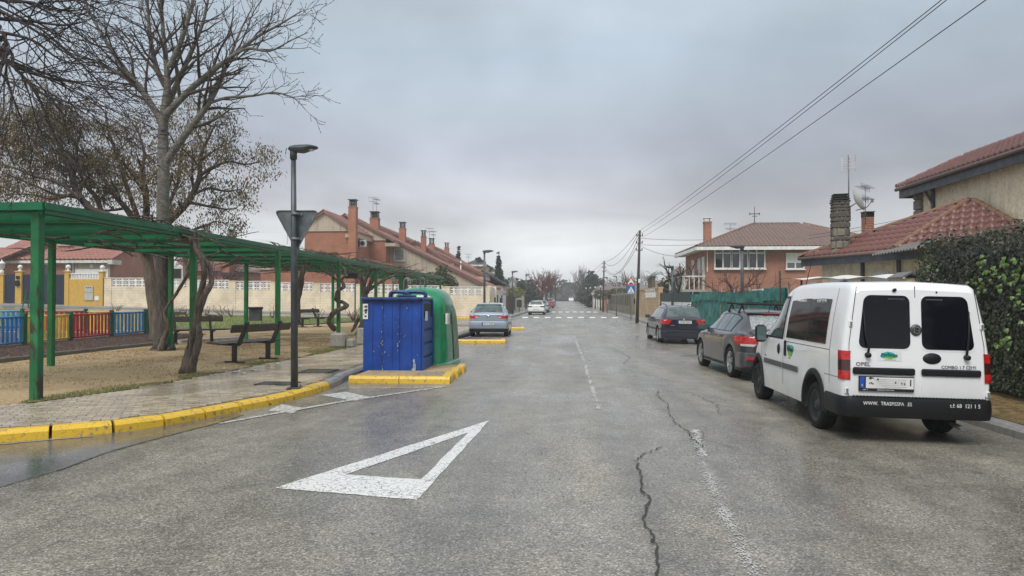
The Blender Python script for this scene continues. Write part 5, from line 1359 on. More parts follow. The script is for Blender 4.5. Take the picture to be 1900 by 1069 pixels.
def ridge_caps(parent, p, q, matl, r=.11, ln=.4, name='ridge_tile', nmax=60):
 p = Vector(p); q = Vector(q); d = (q - p); n = max(1, int(d.length / ln)); d = d.normalized(); s = d.cross(Vector((0, 0, 1))).normalized(); u = s.cross(d)
 o0 = Vector(parent.location); me = None
 for k in range(min(n, nmax)):
  c = p + d * ln * k - o0
  if me is None:
   b = MB(); L_ = ln * 1.08
   b.grid([[(x, r_ * math.cos(a), r_ * math.sin(a)) for a in [math.pi * i / 6 for i in range(7)]] for x, r_ in ((0, r), (L_, r * .86))])
   b.grid([[(0, r * math.cos(a), r * math.sin(a)) for a in [math.pi * i / 6 for i in range(7)]], [(0, r * .8 * math.cos(a), r * .8 * math.sin(a)) for a in [math.pi * i / 6 for i in range(7)]]])
   o = b.build(name, matl, parent, recalc=False); me = o.data
  else:
   o = bpy.data.objects.new(name, me); COL.objects.link(o); o.parent = parent
  o.matrix_local = Matrix.Translation(c) @ Matrix((d, s, u)).transposed().to_4x4()
def window(parent, c, w_, h_, face, frame=M_WHITE, glass=M_GLASS, nx=1, fr=.07, shutter=0.0, sill=True, transom=0):
 """c: centre on the wall plane; face: 'S' looks to -Y, 'E' looks to +X, 'W' looks to -X.  window > pane, sill"""
 o0 = Vector(parent.location); c = Vector(c) - o0
 rot = {'S': 0, 'E': math.pi / 2, 'W': -math.pi / 2}[face]
 M_ = Matrix.Translation(c) @ Matrix.Rotation(rot, 4, 'Z')
 b = MB()
 xs_ = [-w_ / 2 + w_ * i / nx for i in range(nx + 1)]
 for i, x in enumerate(xs_): b.box((x, -.03, 0), (fr, .09, h_ + fr))
 xi0 = -w_ / 2 + fr / 2 + .002; xi1 = w_ / 2 - fr / 2 - .002
 for z in (-h_ / 2, h_ / 2) + ((transom,) if transom else ()):
  for i in range(nx): b.box(((xs_[i] + xs_[i + 1]) / 2, -.03, z), (xs_[i + 1] - xs_[i] - fr - .002, .085, fr))
 o = b.build('window', frame, parent); o.matrix_local = M_
 b = MB(); b.box((0, .0, 0), (w_ - .01, .03, h_ - .01)); b.build('pane', glass, o)
 if shutter:
  b = MB(); b.box((0, -.025, h_ / 2 - h_ * shutter / 2 - fr / 2), (w_ - fr * 1.1, .03, h_ * shutter)); b.build('roller_blind', M_WHITE, o)
 if sill:
  b = MB(); b.rbox((0, -.08, -h_ / 2 - fr / 2 - .035), (w_ + .2, .18, .06), .01); b.build('sill', frame, o)
 return o
def chimney(parent, x, y, z0, z1, w_, d_, matl=M_BRICK, cap=True, h_cap=.45):
 b = MB(); b.bb(x - w_ / 2, x + w_ / 2, y - d_ / 2, y + d_ / 2, z0, z1); b.bb(x - w_ / 2 - .03, x + w_ / 2 + .03, y - d_ / 2 - .03, y + d_ / 2 + .03, z1, z1 + .10)
 o = b.build('chimney', matl, parent, world=True)
 if cap:
  b = MB(); n_ = 4
  for k in range(n_): b.bb(x - w_ / 2 + .06, x + w_ / 2 - .06, y - d_ / 2 + .06, y + d_ / 2 - .06, z1 + .14 + k * h_cap / n_, z1 + .14 + k * h_cap / n_ + .05)
  for sx in (-1, 1):
   for sy in (-1, 1): b.bb(x + sx * (w_ / 2 - .10) - .03, x + sx * (w_ / 2 - .10) + .03, y + sy * (d_ / 2 - .10) - .03, y + sy * (d_ / 2 - .10) + .03, z1 + .10, z1 + .14 + h_cap)
  b.bb(x - w_ / 2 - .04, x + w_ / 2 + .04, y - d_ / 2 - .04, y + d_ / 2 + .04, z1 + .14 + h_cap, z1 + .19 + h_cap)
  ol = Vector(parent.location)
  b.v = [(p[0] - ol.x, p[1] - ol.y, p[2] - ol.z) for p in b.v]
  b.build('cap', M_IRON, o)
 return o
def antenna(label, base, H, kind='yagi', s=1.0, rz=0.0, mx_=None):
 t_ = thing('tv_antenna', label, 'antenna', base, rz)
 b = MB(); b.tube([(0, 0, -.1), (0, 0, H)], .02 * s, 5); b.build('mast', M_STEEL, t_)
 b = MB()
 if kind == 'yagi':
  for z, ln in ((H - .05, .9), (H - .45, .7)):
   b.bar((-ln * .5, 0, z), (ln * .5, 0, z), .02 * s, .02 * s)
   for k in range(6):
    x = -ln * .5 + ln * k / 5; b.bar((x, -.22, z + .0), (x, .22, z), .015 * s, .015 * s); b.bar((x, 0, z - .12), (x, 0, z + .12), .015 * s, .015 * s)
 else:   # grid panel antenna: two reflector wings
  for sx in (-1, 1):
   b.bar((sx * .24, 0, H - .52), (sx * .24, 0, H), .022, .022)
   for zz, n_ in ((H - .30, 6), (H - .52, 4)):
    for k in range(n_): b.bar((0, .03, zz + k * .055), (sx * .25, -.04, zz + k * .055), .010, .010)
  for k in range(4): b.bar((-.05, -.12, H - .45 + k * .12), (.05, -.02, H - .40 + k * .12), .03, .014)
 b.build('array', M_STEEL if kind == 'yagi' else M_WHITEDIRTY, t_)
 return t_
YW = 57.5
wallx0, wallx1 = -38.3, -6.2
def lattice(parent, x0, x1, y, z0, z1, axis='X', nm='lattice_panel', cols=None):
 """pierced block screen: cols x 2 square blocks with a ring in each"""
 w_ = x1 - x0; h_ = z1 - z0; cols = cols or max(2, round(w_ / (h_ / 2) / 1.15)); bw = w_ / cols; bh = h_ / 2; b = MB(); t = .035
 def bx(xa, xb, za, zb, th=.10):
  if axis == 'X': b.bb(xa, xb, y - th / 2, y + th / 2, za, zb)
  else: b.bb(y - th / 2, y + th / 2, xa, xb, za, zb)
 for i in range(cols + 1): bx(x0 + i * bw - t / 2, x0 + i * bw + t / 2, z0, z1)
 for j in range(3): bx(x0 + .002, x1 - .002, z0 + j * bh - t / 2, z0 + j * bh + t / 2, .096)
 for i in range(cols):
  for j in range(2):
   cx_, cz_ = x0 + (i + .5) * bw, z0 + (j + .5) * bh
   bx(cx_ - bw * .42, cx_ + bw * .42, cz_ - .06, cz_ + .06, .08); bx(cx_ - .075, cx_ + .075, cz_ - bh * .42, cz_ + bh * .42, .076)
 return b.build(nm, M_LATTICE, parent, world=True)
cw = thing('garden_wall', 'long cream blockwork garden wall topped with white lattice panels', 'wall', (-22, YW, .6))
NP = 9; L_ = wallx1 - wallx0
rg = lambda x: gz(x, YW)
for k in range(NP):
 xa = wallx0 + L_ * k / NP; xb = wallx0 + L_ * (k + 1) / NP; zb = rg((xa + xb) / 2)
 zb0, zb1 = rg(xa), rg(xb)
 pil = .62
 b = MB()
 zt = 1.82 + zb
 b.add([(xa, YW - .10, zb0 - .4), (xb, YW - .10, zb1 - .4), (xb, YW - .10, zt), (xa, YW - .10, zt), (xa, YW + .12, zb0 - .4), (xb, YW + .12, zb1 - .4), (xb, YW + .12, zt), (xa, YW + .12, zt)],
   [(0, 1, 2, 3), (5, 4, 7, 6), (3, 2, 6, 7), (0, 4, 5, 1), (1, 5, 6, 2), (4, 0, 3, 7)])
 b.build('wall_panel', M_CREAM, cw, world=True)
 b = MB(); b.bb(xa - .0, xa + pil, YW - .135, YW + .14, zb0 - .4, zt + .70); b.bb(xa - .04, xa + pil + .04, YW - .17, YW + .17, zt + .70, zt + .76); b.build('pillar', M_CREAM, cw, world=True)
 lattice(cw, xa + pil + .04, xb - .04, YW, zt + .03, zt + .66, cols=5)
 b = MB(); b.bb(xa + pil + .002, xb - .002, YW - .08, YW + .08, zt + .69, zt + .74); b.build('coping', M_LATTICE, cw, world=True)
b = MB(); b.bb(wallx1 - .3, wallx1 + .3, YW - .14, YW + .45, rg(wallx1) - .4, 2.55); b.build('pillar', M_CREAM, cw, world=True)
M_GREYWALL0 = plain('pale_grey_enamel', (0.46, 0.45, 0.42), .5)
og = thing('gate_wall', 'ochre yellow gate wall with white balustrade, globe finials and navy metal gates', 'wall', (-44, YW, 1.1))
def pxX(px, Y=YW): return at(px, 560, Y)[0]
def pil(px0, px1, ytop, matl=M_OCHRE, name='pillar'):
 x0, x1 = pxX(px0), pxX(px1); zt = at(100, ytop, YW)[2]
 b = MB(); b.bb(x0, x1, YW - .2, YW + .2, gz(x0, YW) - .3, zt); b.rbox(((x0 + x1) / 2, YW, zt + .05), (x1 - x0 + .12, .52, .10), .02); return b.build(name, matl, og, world=True), (x0 + x1) / 2, zt + .1
def finial(x, z):
 b = MB(); b.lathe([(.16, z), (.16, z + .06), (.07, z + .10), (.07, z + .14), (.15, z + .22), (.19, z + .32), (.17, z + .43), (.08, z + .50), (.02, z + .52)], (x, YW, 0), n=12); b.build('finial', M_WHITE, og, world=True)
o, x, z = pil(-14, 9, 511)
b = MB(); b.lathe([(.16, z), (.16, z + .30), (.08, z + .38), (.08, z + .45), (.19, z + .52), (.24, z + .85), (.30, z + .88), (.16, z + 1.05), (.05, z + 1.1), (.03, z + 1.25)], (x + .25, YW, 0), n=10); b.build('lantern', M_WHITE, og, world=True)
o, x, z = pil(31, 42.5, 505); finial(x, z)
b = MB(); b.rbox((x - .0, YW - .27, at(0, 515, YW)[2]), (.30, .10, .26), .02); b.build('nameplate', M_BLACKPL, og, world=True)
b = MB(); b.rbox((x + .0, YW - .30, at(0, 526, YW)[2]), (.34, .18, .50), .05); b.build('letter_box', M_BLACKPL, og, world=True)
o, x, z = pil(122, 130, 505); finial(x, z)
o, x, z = pil(186, 193, 506); finial(x, z)
x0, x1 = pxX(130) + .004, pxX(186) - .004
zt = at(0, 518.5, YW)[2]
b = MB(); b.bb(x0, x1, YW - .15, YW + .15, gz(x0, YW) - .3, zt); b.build('wall_panel', M_OCHRE, og, world=True)
b = MB()
n_ = 11; z1 = at(0, 508, YW)[2]
for k in range(n_):
 xa = x0 + (x1 - x0) * (k + .5) / n_; b.lathe([(.05, zt + .04), (.09, zt + .12), (.045, zt + .24), (.08, zt + .36), (.05, z1 - .05)], (xa, YW, 0), n=8)
b.bb(x0, x1, YW - .12, YW + .12, z1 - .06, z1 + .03); b.bb(x0, x1, YW - .1, YW + .1, zt + .002, zt + .05)
b.build('balustrade', M_WHITE, og, world=True)
# meter cabinet with three dark dials
xa, xb = pxX(160), pxX(175.5); za, zb = at(0, 557.5, YW)[2], at(0, 531.5, YW)[2]
b = MB(); b.rbox(((xa + xb) / 2, YW - .19, (za + zb) / 2), (xb - xa, .08, zb - za), .015); mc = b.build('meter_cabinet', M_GREYWALL0, og, world=True)
b = MB()
for k in range(3): b.box((xa + (xb - xa) * (.25 + .25 * k) - og.location.x, -.235, zb - .12 - og.location.z), (.10, .01, .09))
b.box(((xa + xb) / 2 - og.location.x, -.234, (za * .45 + zb * .55) - og.location.z), (xb - xa - .02, .01, .02)); b.build('dial', M_INK, mc)
b = MB(); b.rbox((pxX(183), YW - .17, at(0, 554, YW)[2]), (.45, .06, .34), .01); b.build('utility_box', M_WHITE, og, world=True)
def gate(pa, pb, ytop):
 x0, x1 = pxX(pa) + .03, pxX(pb) - .03; zb = gz(x0, YW) + .12; zt = at(0, ytop, YW)[2]
 b = MB(); b.bb(x0, x1, YW - .03, YW + .03, zb, zt); g = b.build('gate', M_NAVY, og, world=True)
 n_ = max(4, int((x1 - x0) / .16)); ol = og.location
 b = MB()
 for k in range(n_ + 1):
  xx = x0 + (x1 - x0) * k / n_ - ol.x; b.bb(xx - .018, xx + .018, -.045, -.031, zb - ol.z, zt - ol.z); b.tube([(xx, 0, zt - ol.z), (xx, 0, zt - ol.z + .24)], [.016, .004], 4)
 b.build('spike', M_NAVY, g)
gate(9, 31, 509); gate(42.5, 82, 509.5); gate(82, 122, 510)
YB = 62.0
bun = thing('bungalow', 'brick bungalow with red tiled roof behind the ochre gate wall', 'house', (-46, 67, 1.2))
ze = at(0, 483, YB)[2]; zr = ze + 2.15; xr = pxX(203, YB); x0b = -62.0; yr = YB + 5
b = MB(); b.bb(x0b, xr - .35, YB + .5, YB + 9.5, .8, ze - .05); b.build('wall', M_BRICKPINK, bun, world=True)
b = MB(); b.prism([(YB + .5, ze - .05), (YB + 9.5, ze - .05), (yr, zr - .25)], xr - .65, xr - .349, 'YZ'); b.build('gable', M_BRICKPINK, bun, world=True)
b = MB(); xrl = at(44, 443, yr)[0]; xel = at(-45, 480, YB)[0]; slab(b, [Vector((xel, YB, ze + .02)), Vector((xr, YB, ze + .02)), Vector((xr, yr, zr)), Vector((xrl, yr, zr))], .16); slab(b, [Vector((xrl, yr, zr)), Vector((xr, yr, zr)), Vector((xr, YB + 10, ze)), Vector((x0b, YB + 10, ze))], .16); b.build('roof', M_TILE_RED, bun, world=True)
V_ = Vector((0, yr - YB, zr - ze)); sl = V_.length
tile_roof(bun, (x0b, YB, ze + .02), (1, 0, 0), V_, [(xel - x0b, 0), (xr - x0b, 0), (xr - x0b, sl), (xrl - x0b, sl)], .42, .55, M_TILE_MID, hump=.15, npt=5)
ridge_caps(bun, (xr, YB, ze + .08), (xr, yr, zr + .08), M_TILE_PINK, .13, .45, 'verge_tile')
b = MB(); b.bb(x0b, xr - .002, YB - .10, YB + .02, ze - .28, ze - .04); b.bb(x0b, xr - .3, YB + .02, YB + .5, ze - .24, ze - .14); b.build('gutter', M_WHITEDIRTY, bun, world=True)
b = MB(); b.bb(xr - .12, xr + .3, YB - .11, YB + 1.3, ze - .40, ze + .0); b.build('eave_end', M_WHITEDIRTY, bun, world=True)
# lower cross roof on the left, with a hip rising to the left
xv = pxX(30, YB); xh = pxX(42, YB)
b = MB(); slab(b, [Vector((pxX(-60, YB), YB - 1.6, ze - .02)), Vector((pxX(12, YB) + .6, YB - 1.6, ze - .02)), Vector((pxX(52, YB), YB + 2.6, zr - .1)), Vector((pxX(35, YB), YB + 2.6, zr - .1))], .12); b.build('porch_roof', M_TILE_RED, bun, world=True)
O_ = Vector((pxX(-60, YB), YB - 1.6, ze)); V2 = Vector((0, 4.2, zr - ze - .08)); w2 = pxX(12, YB) + .6 - O_.x
tile_roof(bun, O_, (1, 0, 0), V2, [(0, 0), (w2, 0), (pxX(52, YB) - O_.x, V2.length), (pxX(35, YB) - O_.x, V2.length)], .30, .42, M_TILE_MID, hump=.12, npt=5)
b = MB(); b.bb(pxX(-60, YB), pxX(12, YB) + .5, YB - 1.70, YB - 1.58, ze - .28, ze - .05); b.build('gutter', M_WHITEDIRTY, bun, world=True)
ridge_caps(bun, (pxX(12, YB) + .6, YB - 1.6, ze + .06), (pxX(52, YB), YB + 2.6, zr + .02), M_TILE_PINK, .13, .45, 'hip_tile')
# raised brick loft with a white pierced parapet
b = MB(); b.bb(pxX(75, 65), pxX(132, 65), 64.5, 67, ze + .4, at(0, 444, 65)[2] + .2); b.build('loft', M_BRICK, bun, world=True)
lattice(bun, pxX(106, 64.4), pxX(131, 64.4), 64.4, at(0, 456, 64.4)[2], at(0, 443, 64.4)[2], nm='parapet')
# recess, garage and window below the eaves
b = MB(); b.bb(pxX(133, YB), pxX(198, YB), YB + .38, YB + .49, .9, ze - .3); b.build('render_panel', M_STUCCO, bun, world=True)
b = MB(); b.bb(pxX(135, YB), pxX(196, YB), YB + .30, YB + .37, .9, at(0, 500, YB)[2]); b.build('garage_door', M_WHITE, bun, world=True)
b = MB(); b.rbox((pxX(165, YB), YB + .33, at(0, 494, YB)[2]), (.3, .12, .34), .03); b.build('wall_light', M_WHITE, bun, world=True)
window(bun, (pxX(83, YB), YB + .5, at(0, 505, YB)[2]), 1.3, 1.5, 'S', nx=2)
window(bun, (pxX(122, YB), YB + .5, at(0, 500, YB)[2]), .7, 1.8, 'S')
hb = thing('house', 'low red roofed house with brick chimneys behind the middle of the cream wall', 'house', (-31, 75, 1.0))
Yh = 72.0; xa, xb = pxX(308, Yh), pxX(442, Yh); zeh = at(0, 505, Yh)[2]; zrh = at(0, 470, Yh + 4)[2] + .7
b = MB(); b.bb(xa + .3, xb - .3, Yh + .3, Yh + 7.7, .6, zeh); b.build('wall', M_BRICK, hb, world=True)
P = [Vector((xa, Yh, zeh)), Vector((xb, Yh, zeh)), Vector((xb, Yh + 8, zeh)), Vector((xa, Yh + 8, zeh)), Vector((xa + 1.2, Yh + 4, zrh)), Vector((xb - 2.8, Yh + 4, zrh))]
b = MB(); b.add(P, [(0, 1, 5, 4), (1, 2, 5), (2, 3, 4, 5), (3, 0, 4), (3, 2, 1, 0)]); b.build('roof', M_TILE_RED, hb, world=True)
V_ = (P[4] + P[5]) / 2 - (P[0] + P[1]) / 2; V_.x = 0
tile_roof(hb, P[0], (1, 0, 0), V_, [(0, 0), (xb - xa, 0), (xb - xa - 2.8, V_.length), (1.2, V_.length)], .32, .45, M_TILE_RED, hump=.08, npt=5)
chimney(hb, at(380, 440, Yh + 1)[0], Yh + 1.2, zeh, at(0, 432, Yh + 1)[2], .75, .75, M_BRICK, True, .5)
chimney(hb, at(428, 440, Yh + 2)[0], Yh + 2.2, zeh, at(0, 441, Yh + 2)[2], .75, .75, M_BRICK, True, .5)
chimney(hb, at(424, 470, Yh)[0], Yh - .2, 1.0, at(0, 474, Yh)[2], 1.1, .9, M_BRICK, False)
b = MB(); b.prism([(at(395, 0, Yh - 3)[0], 0), (at(440, 0, Yh - 3)[0], 0), (at(440, 0, Yh - 3)[0], .3), (at(395, 0, Yh - 3)[0], .3)], Yh - 4, Yh, 'XZ'); b.v = [(p[0], p[1], p[2] + at(0, 513, Yh - 3)[2]) for p in b.v]; b.build('awning', M_NAVY, hb, world=True)
b = MB(); b.prism([(pxX(318, Yh), 1), (pxX(352, Yh), 1), (pxX(352, Yh), at(0, 503, Yh)[2]), (pxX(322, Yh), at(0, 484, Yh)[2]), (pxX(318, Yh), at(0, 486, Yh)[2])], Yh - 1, Yh - .2); b.build('gable', M_WHITEDIRTY, hb, world=True)
window(hb, (pxX(332, Yh), Yh - 1.02, at(0, 509, Yh)[2]), 1.5, .9, 'S', M_IRON, M_GLASS, 3)
# small brick house between that and the terrace
h0 = thing('house', 'small brick house with a beige rendered band, just left of the terrace', 'house', (-27, 67, .8))
Yq = 64.5; xa, xb = pxX(466, Yq), pxX(566, Yq)
b = MB(); b.bb(xa + .9, xb, Yq, Yq + 5, .5, at(0, 502, Yq)[2]); b.build('wall', M_BRICK, h0, world=True)
b = MB(); b.prism([(xa, at(0, 502, Yq)[2]), (xb, at(0, 502, Yq)[2]), (xb, at(0, 486, Yq)[2]), (xa + .5, at(0, 488, Yq)[2])], Yq - .12, Yq + 5); b.build('render_band', M_STUCCO, h0, world=True)
b = MB(); slab(b, [Vector((xa - .3, Yq - .4, at(0, 489, Yq)[2])), Vector((xb, Yq - .4, at(0, 486, Yq)[2] + .2)), Vector((xb, Yq + 5, at(0, 478, Yq)[2] + .9)), Vector((xa + 2, Yq + 5, at(0, 478, Yq)[2] + .9))], .15); b.build('roof', M_TILE_RED, h0, world=True)
antenna('thin roof antenna left of the traffic sign back', at(533, 452, 68), 1.9, rz=.4)
ter = thing('terraced_house', 'long orange brick and beige rendered terrace with stepped pinkish roofs and tall chimneys', 'house', (-15, 66, .5))
def gable_unit(Y, D, apex, eL, eR, ysplit=None, xL=None, xR=None, brick=True, over=.35, tiles=True):
 A_ = Vector(at(*apex, Y)); Lf = Vector(at(*eL, Y)); Rt = Vector(at(*eR, Y))
 xl = at(xL, 500, Y)[0] if xL else Lf.x + .15; xr_ = at(xR, 500, Y)[0] if xR else Rt.x - .15
 sR = (Rt.z - A_.z) / (Rt.x - A_.x); sL = (A_.z - Lf.z) / (A_.x - Lf.x)
 zl = A_.z + sL * (xl - A_.x); zr_ = A_.z + sR * (xr_ - A_.x)
 zs = at(*(0, ysplit), Y)[2] if ysplit else None
 if brick and zs:
  b = MB(); b.bb(xl, xr_, Y, Y + D, -.2, zs); b.build('brick_wall', M_BRICK, ter, world=True)
  pl = [(xl - .06, zs), (xr_ + .06, zs)]
  if zr_ > zs: pl.append((xr_ + .06, zr_ - .1))
  else: pl[-1] = (A_.x + (zs - A_.z) / sR, zs)
  pl += [(A_.x, A_.z - .12)]
  if zl > zs: pl.append((xl - .06, zl - .1))
  else: pl[0] = (A_.x + (zs - A_.z) / sL, zs)
  b = MB(); b.prism(pl, Y - .10, Y + .25); b.build('gable', M_STUCCO, ter, world=True)
 else:
  pl = [(xl, -.2), (xr_, -.2), (xr_, zr_ - .1), (A_.x, A_.z - .12), (xl, zl - .1)]
  b = MB(); b.prism(pl, Y, Y + D); b.build('gable', M_STUCCO, ter, world=True)
 for (P0, sgn) in ((Rt, 1), (Lf, -1)):
  b = MB()
  slab(b, [Vector((A_.x, Y - over, A_.z)), Vector((P0.x, Y - over, P0.z)), Vector((P0.x, Y + D, P0.z)), Vector((A_.x, Y + D, A_.z))], .16)
  b.build('roof', M_TILE_PINK, ter, world=True)
 if tiles:
  V_ = Vector((A_.x - Rt.x, 0, A_.z - Rt.z))
  tile_roof(ter, (Rt.x, Y - over, Rt.z), (0, 1, 0), V_, [(0, 0), (D + over, 0), (D + over, V_.length), (0, V_.length)], .34, .5, M_TILE_PINK, hump=.07, npt=4)
 ridge_caps(ter, (Rt.x, Y - over + .02, Rt.z + .02), (A_.x, Y - over + .02, A_.z + .02), M_TILE_RED, .12, .5, 'verge_tile')
 ridge_caps(ter, (A_.x, Y - over + .02, A_.z + .02), (Lf.x, Y - over + .02, Lf.z + .02), M_TILE_RED, .12, .5, 'verge_tile')
 b = MB(); b.bb(Rt.x - 1.0, Rt.x + .02, Y - over + .05, Y + D, Rt.z - .48, Rt.z - .17); b.build('eave_box', M_STUCCO, ter, world=True)
 return A_, Lf, Rt
gable_unit(62, 5, (603.5, 391), (556, 423), (663, 431), 433.5, 565, 657)
gable_unit(67, 4, (643, 398), (600, 425), (735, 448), 450.5, 600, 716)
A3, L3, R3 = gable_unit(68.8, 12, (690, 424), (660, 440), (909, 533), None, 664, 899)
gable_unit(77, 10, (694, 415), (640, 440), (900, 511), None)
gable_unit(76.4, 4, (773, 448), (735, 466), (833, 486), 488, 750, 826, tiles=False)
gable_unit(88, 10, (800, 455), (760, 474), (917, 522), None)
b = MB(); slab(b, [Vector(at(655, 475, 61.5)), Vector(at(738, 495, 61.5)), Vector(at(738, 492, 66)), Vector(at(655, 474, 66))], .2); b.build('porch_roof', M_TILE_RED, ter, world=True)
b = MB(); b.bb(at(664, 500, 62.4)[0], at(736, 500, 62.4)[0] - .3, 62.0, 66, 0, at(0, 492, 62)[2]); b.build('brick_wall', M_BRICK, ter, world=True)
window(ter, (*at(733 + 8, 473, 68.8)[:2], at(740, 473, 68.8)[2]), .95, 1.1, 'S', M_WHITEDIRTY, M_CURTAIN)
window(ter, (*at(830, 492, 76.9)[:2], at(830, 492, 76.9)[2]), 1.3, .7, 'S', M_WHITEDIRTY, M_STUCCO, sill=False)
def chim(pxc, y1, y0, Y, wpx, hc=.55):
 x = at(pxc, 450, Y)[0]; w_ = wpx * Y / 1330; z1 = at(0, y1, Y)[2] - hc - .2; z0 = at(0, y0, Y)[2] - 1.2; chimney(ter, x, Y, z0, z1, w_, w_, M_BRICK, True, hc)
chim(655, 377, 500, 61.65, 14.5); chim(695.5, 399, 428, 69, 16); chim(747, 418, 449, 74, 11.5); chim(786, 433, 472, 75.5, 9); chim(801, 447, 466, 82, 10); chim(829, 455, 479, 90, 8)
b = MB(); b.rbox((*at(673, 452, 63.2)[:2], at(673, 452, 63.2)[2]), (.6, .55, .62), .03); ac_ = b.build('air_conditioner', M_WHITE, ter, world=True)
b = MB(); p = at(670, 452, 63.2); b.lathe([(.21, -.012), (.21, .01)], (p[0] + .22 - ter.location.x, 62.91 - ter.location.y, p[2] - ter.location.z), n=14, axis='Y'); b.bb(p[0] - .29 - ter.location.x, p[0] - .03 - ter.location.x, 62.90 - ter.location.y, 62.92 - ter.location.y, p[2] - .26 - ter.location.z, p[2] + .26 - ter.location.z); b.build('fan_grille', M_INK, ac_)
antenna('tall double roof antenna above the terrace beside its second chimney', at(692, 402, 70), 1.95, rz=.3)
antenna('roof antenna mast right beside the second chimney of the terrace', at(698.5, 402, 70), 1.75, rz=1.2)
antenna('roof antenna above the fifth chimney of the terrace', at(797, 447, 82), 1.5, rz=.5)
antenna('small roof antenna right of the fifth terrace chimney', at(804, 448, 82), 1.2, rz=1.0)
# white drain pipe on the end gable
b = MB(); x_, y_, z_ = at(855, 505, 76.7); b.tube([(x_, 76.7, 0), (x_, 76.7, at(0, 488, 76.7)[2])], .07, 6); b.build('drain_pipe', M_WHITE, ter, world=True)
def simple_house(label, px0, px1, ye, yr, Y, D, wallm, roofm, ridge_in=1.5, cat='house', rt=.2):
 xa, xb = at(px0, 500, Y)[0], at(px1, 500, Y)[0]; ze_, zr_ = at(0, ye, Y)[2], at(0, yr, Y + D / 2)[2]
 t_ = thing('house', label, cat, ((xa + xb) / 2, Y + D / 2, gz(xa, Y)))
 b = MB(); b.bb(xa + .3, xb - .3, Y + .3, Y + D - .3, gz(xa, Y) - .3, ze_); b.build('wall', wallm, t_, world=True)
 P = [Vector((xa, Y, ze_)), Vector((xb, Y, ze_)), Vector((xb, Y + D, ze_)), Vector((xa, Y + D, ze_)), Vector((xa + ridge_in, Y + D / 2, zr_)), Vector((xb - ridge_in, Y + D / 2, zr_))]
 b = MB(); b.add(P, [(0, 1, 5, 4), (1, 2, 5), (2, 3, 4, 5), (3, 0, 4), (3, 2, 1, 0)]); b.build('roof', roofm, t_, world=True)
 b = MB(); b.bb(xa - .02, xb + .02, Y - .05, Y + .1, ze_ - .25, ze_ - .01); b.build('eave', M_WHITEDIRTY, t_, world=True)
 return t_
M_SLATE = plain('dark_slate_roof', (0.028, 0.032, 0.034), 0.5, var=.3)
M_YELLOWWALL = stained('pale_yellow_render', (0.55, 0.46, 0.28), (0.3, 0.25, 0.16), amt=.4)
M_GREYWALL = stained('pale_grey_render', (0.42, 0.42, 0.42), (0.25, 0.25, 0.25), amt=.4)
t_ = simple_house('dark roofed pale yellow house rising right behind the terrace end', 858, 902, 494, 482, 98, 9, M_YELLOWWALL, M_SLATE, 2)
window(t_, (*at(875, 492, 98.2)[:2], at(875, 497, 98.2)[2]), 1.2, .9, 'S', M_WHITE)
t_ = simple_house('pale grey house with a dark slate roof left of the tall cypress', 890, 922, 507, 498, 104, 8, M_GREYWALL, M_SLATE, 1.5)
window(t_, (*at(908, 515, 104.2)[:2], at(908, 516, 104.2)[2]), 1.4, .9, 'S', M_WHITE)
# long dark slope
t_ = thing('house', 'long low house with a dark sloping roof beside the street lamp', 'house', (-8, 84, 0))
b = MB(); slab(b, [Vector(at(893, 500, 82)), Vector(at(937, 526, 82)), Vector(at(946, 530, 96)), Vector(at(905, 505, 96))], .25); b.build('roof', M_SLATE, t_, world=True)
b = MB(); b.bb(at(880, 500, 82.5)[0], at(934, 500, 82.5)[0], 82.4, 96, -.2, at(0, 531, 82.5)[2]); b.build('wall', M_STUCCO, t_, world=True)
t_ = thing('house', 'narrow grey gable wall standing alone before the dark evergreens', 'house', (*at(950, 560, 112)[:2], 0))
o0 = t_.location
b = MB(); b.prism([(at(944, 0, 112)[0], 0), (at(956, 0, 112)[0], 0), (at(956, 0, 112)[0], at(0, 523, 112)[2]), (at(950, 0, 112)[0], at(0, 514, 112)[2]), (at(944, 0, 112)[0], at(0, 523, 112)[2])], 112, 118); b.build('wall', M_GREYWALL, t_, world=True)
b = MB(); slab(b, [Vector(at(943, 524, 111.8)), Vector(at(950, 513, 111.8)), Vector(at(950, 513.5, 118)), Vector(at(944, 524, 118))], .1); slab(b, [Vector(at(950, 513, 111.8)), Vector(at(957, 524, 111.8)), Vector(at(957, 524, 118)), Vector(at(950, 513.5, 118))], .1); b.build('roof', M_GREYSHEET, t_, world=True)
antenna('thin antenna above the dark roofed yellow house', at(869, 490, 99), 1.4, rz=.6)
XS_ = -6.35
w1 = thing('garden_wall', 'cream garden wall along the street just past the corner, with a lattice panel', 'wall', (XS_, 61.5, 0))
b = MB(); b.bb(XS_ - .12, XS_ + .12, 58.0, 66.0, -.2, 2.1); b.build('wall_panel', M_CREAM, w1, world=True)
lattice(w1, 58.4, 61.0, XS_, 2.12, 2.62, 'Y'); lattice(w1, 61.6, 65.6, XS_, 2.12, 2.62, 'Y')
for y in (61.1, 65.7):
 b = MB(); b.bb(XS_ - .2, XS_ + .2, y, y + .5, -.2, 2.75); b.build('pillar', M_CREAM, w1, world=True)
b = MB(); b.rbox((XS_ + .17, 64.9, 1.5), (.1, .35, .5), .02); b.build('letter_box', M_BLACKPL, w1, world=True)
w2 = thing('gate_wall', 'white gate wall with a dark door and letter box along the street', 'wall', (XS_, 70, 0))
b = MB(); b.bb(XS_ - .12, XS_ + .12, 66.3, 78, -.2, 2.35); b.bb(XS_ - .16, XS_ + .16, 66.3, 78, 2.352, 2.45); b.build('wall_panel', M_WHITEWALL, w2, world=True)
for y in (67.2, 72.0):
 b = MB(); b.bb(XS_ + .121, XS_ + .16, y, y + 1.0, .1, 2.0); b.build('door', M_IRON, w2, world=True)
